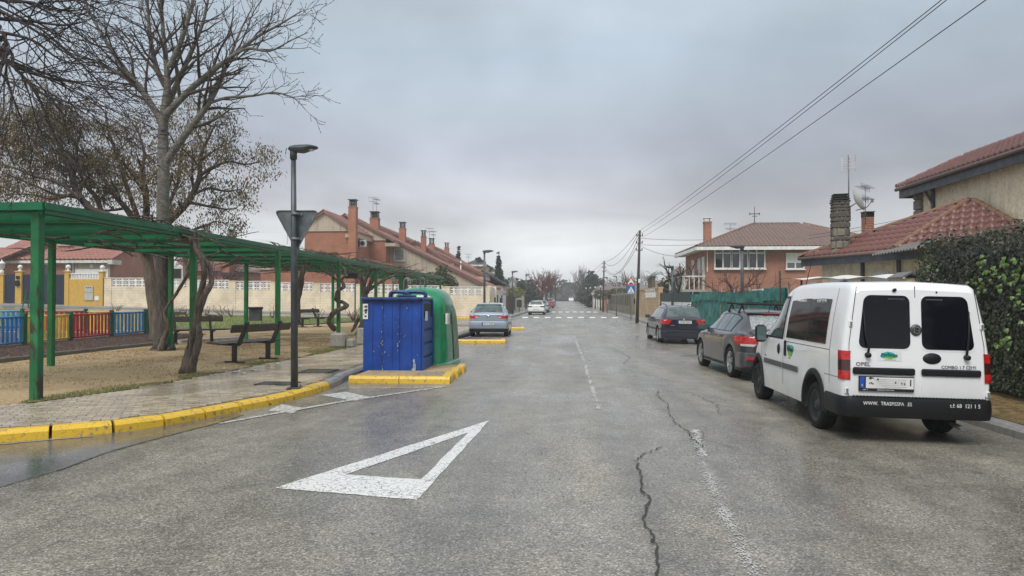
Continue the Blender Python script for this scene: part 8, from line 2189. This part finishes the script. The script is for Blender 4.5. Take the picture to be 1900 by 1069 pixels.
def on_rear(poly, lean, y0, th, name, matl, parent):
 """a thin panel on the leaning rear face; y0 = distance proud of it (negative = towards the viewer)"""
 n = len(poly); b = MB(); vs = [(x, lean(z) + y0 - th, z) for x, z in poly] + [(x, lean(z) + y0, z) for x, z in poly]
 b.add(vs, [tuple(range(n)), tuple(range(2 * n - 1, n - 1, -1))] + [(k, n + k, n + (k + 1) % n, (k + 1) % n) for k in range(n)], False)
 return b.build(name, matl, parent)
def plate(parent, x, y, z, text, w_=.52, h_=.11, lean=0.0):
 o = MB().box((0, 0, 0), (w_ + .02, .012, h_ + .02)).build('number_plate', M_INK, parent); o.location = (x, y, z); o.rotation_euler = (-lean, 0, 0)
 MB().box((.022, -.008, 0), (w_ - .045, .006, h_)).build('plate_face', M_PLATE, o)
 MB().box((-w_ / 2 + .02, -.008, 0), (.04, .007, h_)).build('plate_band', M_EUBLUE, o)
 if text: textmesh('lettering', text, h_ * .86, M_INK, o, face_back(.02, -.012, 0))
 return o
vlean = lambda z: .085 * max(0.0, z - .75)
van_spec = dict(L=4.33, wr=.305, axles=(.96, 3.70), arch=.385, sill=.26, rear_lift=.07, blend=.9, lean=vlean, shoulder=.006,
 top=[(0, 1.70), (.03, 1.745), (.09, 1.785), (.25, 1.80), (1.2, 1.815), (2.1, 1.80), (2.5, 1.73), (2.85, 1.52), (3.25, 1.20), (3.4, 1.115), (3.8, 1.03), (4.15, .90), (4.28, .78), (4.33, .60)],
 belt=[(0, 1.03), (2.4, 1.03), (3.3, 1.02), (3.5, .98), (4.33, .6)],
 width=[(0, .800), (.02, .822), (.06, .838), (.2, .845), (3.4, .842), (3.9, .80), (4.2, .68), (4.33, .52)],
 roofw=[(0, .675), (.05, .695), (.3, .705), (2.2, .69), (2.9, .68), (3.3, .74), (3.5, .78), (4.33, .5)])
van = thing('delivery_van', 'white delivery van with black bumper, seen from behind at the right kerb', 'van', (4.08, 8.66, -.098), R(0))
van.rotation_euler = (0, R(1.29), 0); van.scale = (1, 1, 1.055)
vc = Car(van_spec)
vc.body(van, M_CARWHITE); vc.wheels(van, 'steel', .2, .205, M_STEELWHEEL)
for o in van.children:
 if o.name.startswith('wheel'): o.scale = (1, 1, 1 / 1.055); o.location.z = .305 / 1.055
# black wheel arch trims
for yc in vc.axles:
 for sg in (-1, 1):
  b = MB(); rows = []
  for r_, o_ in ((vc.arch - .012, -.02), (vc.arch - .010, .016), (vc.arch + .03, .020), (vc.arch + .055, .014), (vc.arch + .06, -.01)):
   rows.append([(sg * (vc.side_x(min(max(yc + r_ * math.cos(a), .03), 4.25), max(.3, .3 + r_ * math.sin(a))) + o_), yc + r_ * math.cos(a), .30 + r_ * math.sin(a)) for a in [math.pi * (i - .6) / 17 for i in range(19)]])
  b.grid(rows); b.build('arch_trim', M_BLACKPL, van)
# side glass
for sg in (-1, 1):
 vc.side('window', .56, 1.30, 1.06, lambda y: 1.60 - .02 * abs(y - .9), M_CARGLASSDK, van, (sg,), .006)
 vc.side('window', 1.312, 2.16, 1.06, lambda y: 1.60 - .05 * max(0, y - 1.5), M_CARGLASSDK, van, (sg,), .006)
 vc.side('window', 2.36, 3.24, lambda y: 1.05 + .0 * y, lambda y: min(1.60, 1.60 - .62 * max(0, y - 2.55) ** 1.15 + 0.0), M_CARGLASSLT, van, (sg,), .006)
 vc.side('window_trim', 2.30, 3.34, lambda y: 1.025, lambda y: max(1.03, min(1.635, 1.635 - .60 * max(0, y - 2.58) ** 1.12)), M_BLACKPL, van, (sg,), .003)
 for y, z0, z1 in ((2.26, .40, 1.70), (3.42, .45, 1.02), (.40, .62, 1.72)): vc.seam(y, z0, z1, van, (sg,))
 vc.side('rub_strip', 1.56, 2.25, .625, .70, M_LAMPGREY, van, (sg,), .014, 8, 4); vc.side('rub_strip', 2.27, 3.24, .625, .70, M_LAMPGREY, van, (sg,), .014, 8, 4)
 vc.side('seam_line', .03, .56, .712, .718, M_INK, van, (sg,), .002, 6, 1)
 vc.side('slider_rail', .42, 2.2, 1.000, 1.008, M_INK, van, (sg,), .002, 6, 1)
 b = MB(); b.lathe([(.002, 0), (.04, 0), (.055, -.012), (.06, -.02)], (0, 0, 0), 14, 'X', True, False); x_ = vc.side_x(2.47, .88); b.v = [((x + .022) * sg + sg * x_, y * .8 + 2.47, z * 1.3 + .88) for x, y, z in b.v]; b.build('door_handle', M_BLACKPL, van)
 b = MB(); x_ = vc.side_x(2.12, .92); b.rbox((sg * (x_ + .012), 2.14, .91), (.03, .05, .22), .012); b.build('door_handle', M_BLACKPL, van)
vc.topp('windscreen', 2.62, 3.28, .60, .70, M_CARGLASS, van)
b = MB(); b.rbox((0, 0, 0), (.03, .02, .05), .006)
# mirrors
vc.mirror(van, 3.12, 1.04, M_BLACKPL, (.17, .12, .26))
# rear doors: seams, glass, hardware
RL = vlean
on_rear([(-.004, .46), (.004, .46), (.004, 1.755), (-.004, 1.755)], RL, .0, .0025, 'door_seam', M_INK, van)
for sg in (-1, 1):
 on_rear([(sg * .765, .50), (sg * .772, .50), (sg * .762, 1.10), (sg * .668, 1.735), (sg * .660, 1.735), (sg * .755, 1.10)], RL, .0, .003, 'door_seam', M_INK, van)
 g_ = on_rear(rrect(.065, .655, 1.055, 1.645, .075) if sg > 0 else rrect(-.655, -.065, 1.055, 1.645, .075), RL, .0, .008, 'rear_window', M_CARGLASSDK, van)
 for v_ in g_.data.vertices:   # the outer edge leans in with the body side
  if abs(v_.co.x) > .3: v_.co.x -= sg * .075 * (v_.co.z - 1.06) / .58
 on_rear(rrect(.05, .672, 1.035, 1.665, .085) if sg > 0 else rrect(-.672, -.05, 1.035, 1.665, .085), RL, .0, .003, 'window_seal', M_CARWHITE, van)
 on_rear([(sg * .12, 1.60), (sg * .31, 1.60), (sg * .31, 1.612), (sg * .12, 1.612)], RL, -.0085, .001, 'brake_light', M_STICKER if False else M_LAMPGREY, van)
 pr = [(sg * .05, .50), (sg * .70, .50), (sg * .70, .86), (sg * .05, .86)]
 on_rear(rrect(.05, .71, .505, .755, .03) if sg > 0 else rrect(-.71, -.05, .505, .755, .03), RL, .0, .006, 'door_pressing', M_CARWHITE, van)
 b = MB(); b.rbox((sg * .395, RL(.80) - .018, .805), (.70 if sg < 0 else .66, .04, .075), .014); b.v = [(x - sg * .018, y, z) for x, y, z in b.v]; b.build('black_strip', M_BLACKPL, van)
 for zz, xo in ((1.32, .738), (.58, .79)):
  b = MB(); b.rbox((sg * xo, RL(zz) - .006, zz), (.045, .03, .075), .01); b.build('hinge', M_CARWHITE, van)
  b = MB(); b.rbox((sg * xo, RL(zz) - .022, zz), (.022, .012, .05), .005); b.build('hinge_pin', M_STEEL, van)
 b = MB(); rows = []
 zz = [.70, .72, .86, .94, 1.0, 1.015]
 for z in [.70 + .32 * i / 16 for i in range(17)]:
  w_ = vc.side_x(.05, z) if z < 1.03 else .84
  rows.append([(sg * (w_ - .085 + .0), RL(z) - .010, z), (sg * (w_ - .012), RL(z) - .006, z), (sg * (w_ + .008), RL(z) + .03, z), (sg * (w_ + .012), RL(z) + .12, z)])
 b.grid(rows)
 for k, f in enumerate(b.f): 
  zc_ = b.v[f[0]][2]; b.m[k] = 0 if zc_ > .90 or zc_ < .795 else 1
  if .87 < zc_ <= .90: b.m[k] = 2
 b.build('tail_light', [M_REDLAMP, M_REDDARK, M_REDDARK], van)
 b = MB(); px_ = .555 * sg if sg < 0 else .555
 b.tube([(px_, RL(1.0) - .02, .985), (px_ - .006 * sg, RL(1.06) - .045, 1.06), (px_ + .025 * sg, RL(1.2) - .03, 1.20), (px_ + .04 * sg, RL(1.5) - .022, 1.48)], [.014, .013, .009, .006], 6)
 b.lathe([(.028, -.06), (.03, -.02), (.03, 0)], (px_, RL(.985), .978), 10, 'Y'); b.build('wiper', M_BLACKPL, van)
b = MB(); b.lathe([(.004, -.02), (.058, -.018), (.066, 0)], (0, 0, 0), 20, 'Y', True, False); b.v = [(x, y + RL(1.265) - .004, z + 1.265) for x, y, z in b.v]; em = b.build('badge', M_LAMPGREY, van)
b = MB(); b.lathe([(.001, -.0225), (.046, -.0215)], (0, 0, 0), 18, 'Y', False, False); b.v = [(x, y + RL(1.265) - .004, z + 1.265) for x, y, z in b.v]; b.build('badge_disc', M_INK, em)
b = MB(); b.prism([(-.044, 1.258), (-.006, 1.272), (.006, 1.262), (.044, 1.272), (.010, 1.256), (-.010, 1.266)], RL(1.265) - .032, RL(1.265) - .0275); b.lathe([(.030, -.030), (.038, -.030), (.038, -.026), (.030, -.026)], (0, RL(1.265) - .002, 1.265), 18, 'Y', False, False); b.build('badge_bolt', M_CHROME, em)
b = MB(); b.lathe([(.002, -.02), (.085, -.016), (.105, 0)], (0, 0, 0), 22, 'Y', True, False); b.v = [(x + .175, y + RL(.97) - .004, z * .60 + .955) for x, y, z in b.v]; b.build('door_handle', M_BLACKPL, van)
b = MB(); b.rbox((-.235, RL(1.70) - .012, 1.705), (.05, .03, .035), .012, rot=Matrix.Rotation(R(-25), 3, 'Y')); b.build('washer_jet', M_BLACKPL, van)
b = MB(); b.rbox((.245, RL(1.70) - .006, 1.69), (.018, .015, .02), .005); b.build('rubber_stop', M_BLACKPL, van)
# plate with scribbled out number
pl = MB().box((0, 0, 0), (.62, .016, .165)).build('number_plate', M_INK, van); pl.location = (-.35, RL(.66) - .018, .665)
MB().box((.035, -.010, .012), (.535, .006, .122)).build('plate_face', M_PLATE, pl); MB().box((-.275, -.010, .012), (.05, .007, .122)).build('plate_band', M_EUBLUE, pl)
textmesh('lettering', 'E', .034, M_PLATE, pl, face_back(-.275, -.016, -.020)); textmesh('lettering', 'OPEL C', .018, M_PLATE, pl, face_back(-.24, -.0105, -.067)); textmesh('lettering', 'BERMAN MOTOR', .020, M_PLATE, pl, face_back(-.01, -.0105, -.067), sx=1.2)
b = MB()   # smeared remains of the characters
for (x, z, w_, h_) in ((-.17, .055, .05, .012), (-.185, .045, .03, .010), (-.10, .04, .018, .02), (-.19, -.005, .012, .018), (-.17, .0, .012, .02), (-.155, -.01, .02, .012), (.10, .01, .014, .02), (.17, .0, .012, .022), (.20, -.004, .014, .02), (.268, .01, .014, .07)): b.box((x, -.0135, z + .01), (w_, .002, h_), rot=Matrix.Rotation(random.uniform(-.4, .4), 3, 'Y'))
b.build('smudge', M_INK, pl)
b = MB()
for k in range(5): b.bar((-.15 + .03 * k, -.0134, .045 - .022 * k), (.22, -.0134, .05 - .02 * k), .001, .003)
b.build('scribble', M_SIGNBACK, pl)
# lettering on the doors
textmesh('lettering', 'OPEL', .062, M_LAMPGREY, van, face_back(-.605, RL(.87) - .005, .875), sx=1.15)
textmesh('lettering', 'COMBO 1.7 CDTI', .050, M_LAMPGREY, van, face_back(.47, RL(.865) - .005, .865), sx=1.0)
# advertising sticker
stk = on_rear(rrect(-.445, -.165, .918, 1.035, .004), RL, .0, .003, 'sticker', M_STICKER, van)
def blob(cx_, cz_, rx, rz, seed, y, matl, parent, n=26):
 random.seed(seed); pl_ = []
 for i in range(n):
  a = 2 * math.pi * i / n; k = 1 + .16 * math.sin(3 * a + seed) + random.uniform(-.08, .08); pl_.append((cx_ + rx * k * math.cos(a), cz_ + rz * k * math.sin(a)))
 return on_rear(pl_, RL, y, .001, 'print', matl, parent)
blob(-.31, .98, .095, .036, 3, -.0035, M_TEAL, stk); blob(-.305, .958, .05, .016, 5, -.0047, M_LIME, stk)
tx = textmesh('lettering', 'PisSpas', .058, M_INK, stk, face_back(-.305, RL(.98) - .0062, .982), sx=1.15)
textmesh('lettering', 'CONTROL DE PLAGAS', .0135, M_LIME, stk, face_back(-.30, RL(.93) - .0040, .930))
random.seed(31)
# side sticker
def side_mtx(y, z, off): return Matrix.Translation((-(vc.side_x(y, z) + off), vc.yoff(y, z), z)) @ Matrix.Rotation(-math.pi / 2, 4, 'Z') @ Matrix.Rotation(math.pi / 2, 4, 'X')
ss = MB()
pl_ = []
for i in range(28):
 a = 2 * math.pi * i / 28; k = 1 + .14 * math.sin(3 * a) + random.uniform(-.06, .06); pl_.append((1.93 + .15 * k * math.cos(a), .90 + .075 * k * math.sin(a)))
ss.add([(-(vc.side_x(y, z) + .004), y, z) for y, z in pl_], [tuple(range(28))], False); so = ss.build('sticker', M_TEAL, van)
ss = MB(); pl2 = [(1.93 + .085 * math.cos(2 * math.pi * i / 20), .855 + .045 * math.sin(2 * math.pi * i / 20)) for i in range(20)]
ss.add([(-(vc.side_x(y, z) + .0055), y, z) for y, z in pl2], [tuple(range(20))], False); ss.build('print', M_LIME, so)
textmesh('lettering', 'PisSpas', .085, M_INK, so, side_mtx(1.93, .905, .007), sx=1.0); textmesh('lettering', 'CONTROL', .022, M_LIME, so, side_mtx(1.95, .79, .005))
textmesh('lettering', 'www.pisaspisspas.es', .050, M_STICKER, van, side_mtx(1.72, 1.575, .010), sx=.95); textmesh('lettering', 'tlf: 607 121 195', .056, M_STICKER, van, side_mtx(.93, 1.570, .010), sx=.95)
textmesh('lettering', 'CDTI', .030, M_LAMPGREY, van, side_mtx(3.18, .74, .005))
# bumper, lettering on it partly worn away
bp_ = vc.bumper(.29, .525, .055, van, M_BLACKPL, wrap=.50, off=.022)
b = MB()
for k in range(38):
 x = -.72 + k * 1.44 / 37; b.rbox((x, -.045, .528), (.024, .05, .012), .004)
b.build('step_tread', M_BLACKPL, bp_)
textmesh('lettering', 'WWW.  TRASPiSSPA  .ES', .056, M_STICKER, bp_, face_back(-.36, -.084, .455), sx=.9); textmesh('lettering', 't.f: 68  121 1 5', .060, M_STICKER, bp_, face_back(.50, -.084, .455), sx=.95)
b = MB(); b.tube([(.52, .25, .215), (.52, -.01, .20)], .028, 10); b.build('exhaust', M_STEEL, van)
b = MB(); b.tube([(-.55, 2.2, 1.79), (-.55, 2.08, 1.95), (-.55, 1.86, 2.25)], [.008, .005, .003], 5); b.build('aerial', M_INK, van)
hatch_spec = dict(L=4.48, wr=.335, axles=(.86, 3.52), arch=.40, sill=.22, shoulder=.02,
 top=[(0, .93), (.05, .985), (.20, 1.03), (.36, 1.11), (.62, 1.28), (.85, 1.385), (1.2, 1.45), (1.8, 1.475), (2.3, 1.45), (2.7, 1.35), (3.2, 1.10), (3.4, 1.00), (3.9, .90), (4.3, .76), (4.42, .66), (4.48, .5)],
 belt=[(0, .90), (.2, .97), (.6, .985), (1.4, .95), (3.3, .90), (3.6, .86), (4.48, .5)],
 width=[(0, .62), (.03, .70), (.10, .77), (.25, .84), (.6, .885), (1.2, .895), (3.4, .89), (3.9, .85), (4.25, .72), (4.48, .50)],
 roofw=[(0, .58), (.2, .66), (.5, .62), (1.0, .565), (2.0, .565), (2.8, .58), (3.3, .66), (3.6, .74), (4.48, .45)])
wagon_spec = dict(L=4.70, wr=.315, axles=(1.0, 3.62), arch=.385, sill=.20, shoulder=.012,
 top=[(0, .92), (.03, .97), (.10, 1.01), (.22, 1.16), (.42, 1.35), (.60, 1.41), (1.2, 1.45), (2.0, 1.455), (2.6, 1.40), (3.2, 1.10), (3.4, 1.01), (3.9, .93), (4.4, .80), (4.6, .68), (4.70, .5)],
 belt=[(0, .90), (.2, .94), (3.3, .92), (3.6, .88), (4.7, .5)],
 width=[(0, .74), (.03, .79), (.10, .825), (.3, .85), (3.6, .855), (4.1, .82), (4.5, .70), (4.7, .5)],
 roofw=[(0, .66), (.2, .68), (.45, .60), (.8, .575), (2.0, .575), (2.8, .58), (3.3, .66), (3.6, .72), (4.7, .45)])
small_spec = dict(L=3.96, wr=.30, axles=(.62, 3.08), arch=.36, sill=.20, shoulder=.016,
 top=[(0, .92), (.04, .97), (.10, 1.01), (.24, 1.16), (.46, 1.345), (.62, 1.395), (1.1, 1.43), (1.6, 1.44), (2.1, 1.38), (2.7, 1.08), (2.9, .99), (3.4, .90), (3.75, .76), (3.9, .66), (3.96, .5)],
 belt=[(0, .90), (.15, .95), (.6, .96), (2.8, .90), (3.1, .86), (3.96, .5)],
 width=[(0, .66), (.03, .73), (.10, .79), (.25, .825), (.7, .845), (2.8, .84), (3.3, .80), (3.7, .68), (3.96, .48)],
 roofw=[(0, .60), (.2, .65), (.45, .575), (.8, .545), (1.8, .545), (2.3, .56), (2.8, .64), (3.1, .70), (3.96, .42)])
def side_glass(c, parent, splits, z0, top_in, y_rear, y_front, slope_r, slope_f, matl, sides=(-1, 1), back_rise=0.0):
 """greenhouse glass between y_rear and y_front, divided at splits"""
 def zt(y): return max(z0(y) + .012, min(pchip(c.top, y) - .115, 10))
 ys = [y_rear] + splits + [y_front]
 c.side('window_trim', y_rear - .05, y_front + .06, lambda y: z0(y) - .012, lambda y: max(z0(y), zt(y) + .022), M_BLACKPL, parent, sides, .003, 26, 4)
 for a, d in zip(ys[:-1], ys[1:]): c.side('window', a + .018, d - .018, z0, zt, matl, parent, sides, .0065, 12, 4)
def lamp_pair(c, parent, poly, matl, th=.05, y0=-.004, name='tail_light', yfun=None):
 for sg in (-1, 1):
  b = MB(); n = len(poly); f = yfun or (lambda x, z: 0.0)
  vs = [(sg * x, f(x, z) + y0, z) for x, z in poly] + [(sg * x, f(x, z) + th, z) for x, z in poly]
  b.add(vs, [tuple(range(n))] + [(k, n + k, n + (k + 1) % n, (k + 1) % n) for k in range(n)], False); b.build(name, matl, parent)
def wrap_lamp(c, parent, z0, z1, xin, yout, matl, name='tail_light', off=.007, shape=None):
 """lamp that wraps from the rear face round the corner on to the side"""
 for sg in (-1, 1):
  b = MB(); rows = []; w_ = lambda z: c.side_x(.16, z)
  for j in range(9):
   v_ = j / 8; z = z0 + (z1 - z0) * v_; r = []
   k = shape(v_) if shape else (0.0, 0.0)
   xi = xin + k[0]; yo = yout - k[1]
   P = []
   for i in range(7): P.append((xi + (c.side_x(.0005, z) - xi) * i / 6, -off))
   for yy in (.01, .03, .06, .10, .16, .24, .34, .45, .6):
    if yy < yo: P.append((c.side_x(yy, z) + off, yy))
   P.append((c.side_x(yo, z) + off, yo))
   m_ = 14; cum = [0]
   for p, q in zip(P[:-1], P[1:]): cum.append(cum[-1] + math.hypot(q[0] - p[0], q[1] - p[1]))
   for i in range(m_ + 1):
    s_ = cum[-1] * i / m_
    for q in range(len(P) - 1):
     if s_ <= cum[q + 1] + 1e-9: u = (s_ - cum[q]) / max(1e-9, cum[q + 1] - cum[q]); r.append((sg * (P[q][0] + (P[q + 1][0] - P[q][0]) * u), P[q][1] + (P[q + 1][1] - P[q][1]) * u, z)); break
   rows.append(r)
  b.grid(rows); b.build(name, matl, parent)
gc = thing('parked_car', 'dark grey five door hatchback with black roof bars, parked ahead of the white van', 'car', (4.47, 14.95, -.105), R(2.5))
gc.rotation_euler = (0, R(1.29), R(2.5))
c = Car(hatch_spec); c.body(gc, M_CARGREY); c.wheels(gc, 'alloy', .21, .235, M_ALLOY)
side_glass(c, gc, [1.42, 2.12], lambda y: .995 + .02 * max(0, 1.2 - y), None, .88, 3.10, 0, 0, M_CARGLASSLT)
c.topp('rear_window', .27, .78, .585, .50, M_RAINGLASS, gc); c.topp('windscreen', 2.55, 3.18, .52, .62, M_CARGLASS, gc)
b = MB(); b.rbox((0, .80, 1.395), (1.06, .20, .03), .012); b.build('spoiler', M_CARGREY, gc); b = MB(); b.rbox((0, .695, 1.39), (.5, .02, .02), .006); b.build('brake_light', M_REDLAMP, gc)
wrap_lamp(c, gc, .74, .92, .46, .58, M_REDLAMP, shape=lambda v: (.12 * (1 - v) ** 1.2, .38 * abs(v - .62) ** 1.1))
wrap_lamp(c, gc, .72, .765, .56, .26, M_CLEARLAMP, 'reversing_light', .009, shape=lambda v: (.05 * (1 - v), .06))
c.bumper(.24, .60, .03, gc, M_CARGREY, wrap=.42, off=.006); c.bumper(.20, .36, .035, gc, M_BLACKPL, wrap=.40, name='bumper_skirt', off=.008, inset=.01)
for sg in (-1, 1):
 b = MB(); b.rbox((sg * .66, -.035, .47), (.22, .03, .07), .012); b.build('reflector', M_REDLAMP, gc)
 for y in (1.45, 2.30, 3.30): c.seam(y, .32, .98, gc, (sg,))
 for y in (1.62, 2.50): c.side('door_handle', y - .1, y + .1, .855, .885, M_CARGREY, gc, (sg,), .02, 4, 2)
 c.side('sill_trim', 1.3, 3.1, .24, .30, M_BLACKPL, gc, (sg,), .006, 6, 2)
plate(gc, 0, -.045, .52, '', .5, .11)
c.mirror(gc, 3.0, .98, M_CARGREY, (.22, .12, .14))
for y in (1.25, 2.05):
 b = MB(); z = pchip(c.top, y); b.rbox((0, y, z + .13), (1.24, .05, .035), .012); rb = b.build('roof_bar', M_BLACKPL, gc)
 for sg in (-1, 1):
  b = MB(); b.bar((sg * .50, y, z + .125), (sg * .585, y, z - .07), .045, .03); b.bar((sg * .50, y, z + .125), (sg * .47, y, z + .0), .03, .03); b.build('foot', M_BLACKPL, rb)
b = MB(); b.tube([(.0, 1.02, 1.43), (.0, .86, 1.62), (0, .80, 1.75)], [.008, .006, .004], 5); b.build('aerial', M_INK, gc)
wg = thing('parked_car', 'dark blue estate car with roof rails, parked farthest on the right side', 'car', (4.52, 27.4, -.105), R(1.5))
wg.rotation_euler = (0, R(1.29), R(1.5))
c = Car(wagon_spec); c.body(wg, M_CARNAVY); c.wheels(wg, 'alloy', .2, .215, M_ALLOY)
side_glass(c, wg, [1.28, 2.15], lambda y: .965, None, .50, 3.05, 0, 0, M_CARGLASSLT)
c.topp('rear_window', .115, .50, .64, .53, M_CARGLASSLT, wg); c.topp('windscreen', 2.55, 3.15, .54, .64, M_CARGLASS, wg)
wrap_lamp(c, wg, .74, .915, .44, .30, M_REDLAMP, shape=lambda v: (.12 * (1 - v), .12 * (1 - v)))
c.bumper(.26, .60, .05, wg, M_CARNAVY, wrap=.50, off=.010); c.bumper(.54, .585, .055, wg, M_BLACKPL, wrap=.48, name='bumper_strip', off=.012)
plate(wg, 0.02, -.012, .835, '7747 BXS', .52, .11)
textmesh('lettering', 'V40', .05, M_ALLOY, wg, face_back(-.45, -.008, .70)) if False else None
for sg in (-1, 1):
 for y in (1.30, 2.18, 3.25): c.seam(y, .30, .95, wg, (sg,))
 for y in (1.45, 2.35): c.side('door_handle', y - .1, y + .1, .83, .86, M_CARNAVY, wg, (sg,), .018, 4, 2)
 c.side('rub_strip', 1.45, 3.15, .50, .55, M_BLACKPL, wg, (sg,), .010, 6, 2)
 b = MB(); b.tube(smooth([(sg * .555, .62, 1.40), (sg * .56, .75, 1.475), (sg * .56, 1.4, 1.50), (sg * .56, 2.1, 1.495), (sg * .555, 2.25, 1.43)], 3), .016, 6); b.build('roof_rail', M_BLACKPL, wg)
c.mirror(wg, 2.98, .95, M_CARNAVY, (.2, .12, .14))
b = MB(); b.rbox((-.42, -.005, .70), (.16, .006, .022), .002); b.build('name_badge', M_ALLOY, wg)
b = MB(); b.lathe([(.002, -.01), (.03, -.008), (.035, 0)], (0, -.0, .93), 12, 'Y', True, False); b.build('badge', M_ALLOY, wg)
b = MB(); b.tube([(.0, .75, 1.42), (.03, .60, 1.58), (.05, .52, 1.66)], [.007, .005, .003], 5); b.build('aerial', M_INK, wg)
sv = thing('parked_car', 'pale blue silver small hatchback parked between the yellow kerb islands on the left', 'car', (-3.16, 30.15, 0), R(1.5))
c = Car(small_spec); c.body(sv, M_CARSILVER); c.wheels(sv, 'alloy', .19, .20, M_ALLOY)
def small_details(c, t_, paint_, txt, glassm=M_CARGLASSLT, dark=False):
 side_glass(c, t_, [1.12, 1.80], lambda y: .985, None, .56, 2.58, 0, 0, glassm)
 c.topp('rear_window', .125, .50, .63, .51, glassm, t_); c.topp('windscreen', 2.05, 2.66, .52, .62, M_CARGLASS, t_)
 b = MB(); b.rbox((0, .50, 1.375), (1.04, .14, .03), .012); b.build('spoiler', paint_, t_)
 wrap_lamp(c, t_, .78, .905, .34, .34, M_REDDARK if dark else M_REDLAMP, shape=lambda v: (.16 * (1 - v), .10 * (1 - v)))
 if not dark: lamp_pair(c, t_, [(.40, .82), (.55, .80), (.56, .85), (.44, .87)], M_CLEARLAMP, .01, -.012, 'reversing_light')
 c.bumper(.34, .66, .035, t_, paint_, wrap=.40, off=.010); c.bumper(.20, .40, .03, t_, M_BLACKPL, wrap=.36, name='bumper_skirt', off=.006, inset=.015)
 plate(t_, 0, -.055, .55, txt, .52, .11)
 b = MB(); b.lathe([(.002, -.014), (.045, -.010), (.055, 0)], (0, 0, .86), 14, 'Y', True, False); b.build('badge', M_CHROME, t_)
 for sg in (-1, 1):
  for y in (1.14, 1.95, 2.75): c.seam(y, .30, .96, t_, (sg,))
  for y in (1.25, 2.05): c.side('door_handle', y - .09, y + .09, .85, .88, paint_, t_, (sg,), .018, 4, 2)
  c.side('rub_strip', 1.2, 2.65, .50, .55, M_BLACKPL, t_, (sg,), .008, 6, 2)
 c.mirror(t_, 2.46, .97, paint_ if dark else M_BLACKPL, (.19, .12, .14))
 b = MB(); b.tube([(0, .75, 1.42), (0, .70, 1.50)], [.008, .004], 5); b.build('aerial', M_INK, t_)
 b = MB(); b.bar((-.02, .12, 1.035), (.30, .17, 1.10), .02, .015); b.build('wiper', M_INK, t_)
small_details(c, sv, M_CARSILVER, '6015 CZX')
def small_car(label, x, y, rz, paint_, txt, detail=True, z=0.0):
 t_ = thing('parked_car', label, 'car', (x, y, z), rz); c = Car(small_spec); c.body(t_, paint_); c.wheels(t_, 'steel', .19, .20, M_STEELWHEEL)
 small_details(c, t_, paint_, txt, M_CARGLASSLT, True); return t_
small_car('white hatchback seen from behind, parked on the left beyond the speed hump', -2.72, 72.2, R(-1), M_CARWHITE2, '')
small_car('pale grey car half hidden behind the white hatchback', -2.55, 84, R(-2), M_CARGREEN, '', z=gz(0, 84))
small_car('red car parked far down the left side under the reddish trees', -2.4, 112, R(-2), M_CARRED, '', z=gz(0, 112))
small_car('small whitish car beyond the red car', -2.3, 124, R(-2), M_CARGREEN, '', z=gz(0, 124))
# oncoming white car far away: faces the camera
t_ = thing('moving_car', 'tiny white car coming towards the viewer at the far end of the road', 'car', (2.6, 238, gz(0, 238)), R(180))
c = Car(small_spec); c.body(t_, M_CARWHITE2); c.wheels(t_, 'steel', .19, .20, M_STEELWHEEL); c.topp('windscreen', 2.05, 2.66, .56, .66, M_CARGLASS, t_)
b = MB(); b.rbox((0, 3.93, .55), (.8, .06, .16), .02); b.build('grille', M_INK, t_)
for sg in (-1, 1):
 b = MB(); b.rbox((sg * .48, 3.82, .68), (.26, .1, .12), .03); b.build('headlight', M_CLEARLAMP, t_)
# ================================================================ AIR
hz = MB().bb(-960, 960, -340, 1560, -1.4, 26.0).build('haze', None); hz['kind'] = 'stuff'
mh = bpy.data.materials.new('misty_air'); mh.use_nodes = True; mh.node_tree.nodes.clear()
vo_ = N(mh.node_tree, 'ShaderNodeVolumePrincipled'); vo_.inputs['Color'].default_value = (0.90, 0.93, 0.96, 1); vo_.inputs['Density'].default_value = 0.0010
ou_ = N(mh.node_tree, 'ShaderNodeOutputMaterial'); L(mh.node_tree, vo_.outputs[0], ou_.inputs['Volume'])
hz.data.materials.append(mh)
SC.cycles.volume_bounces = 1
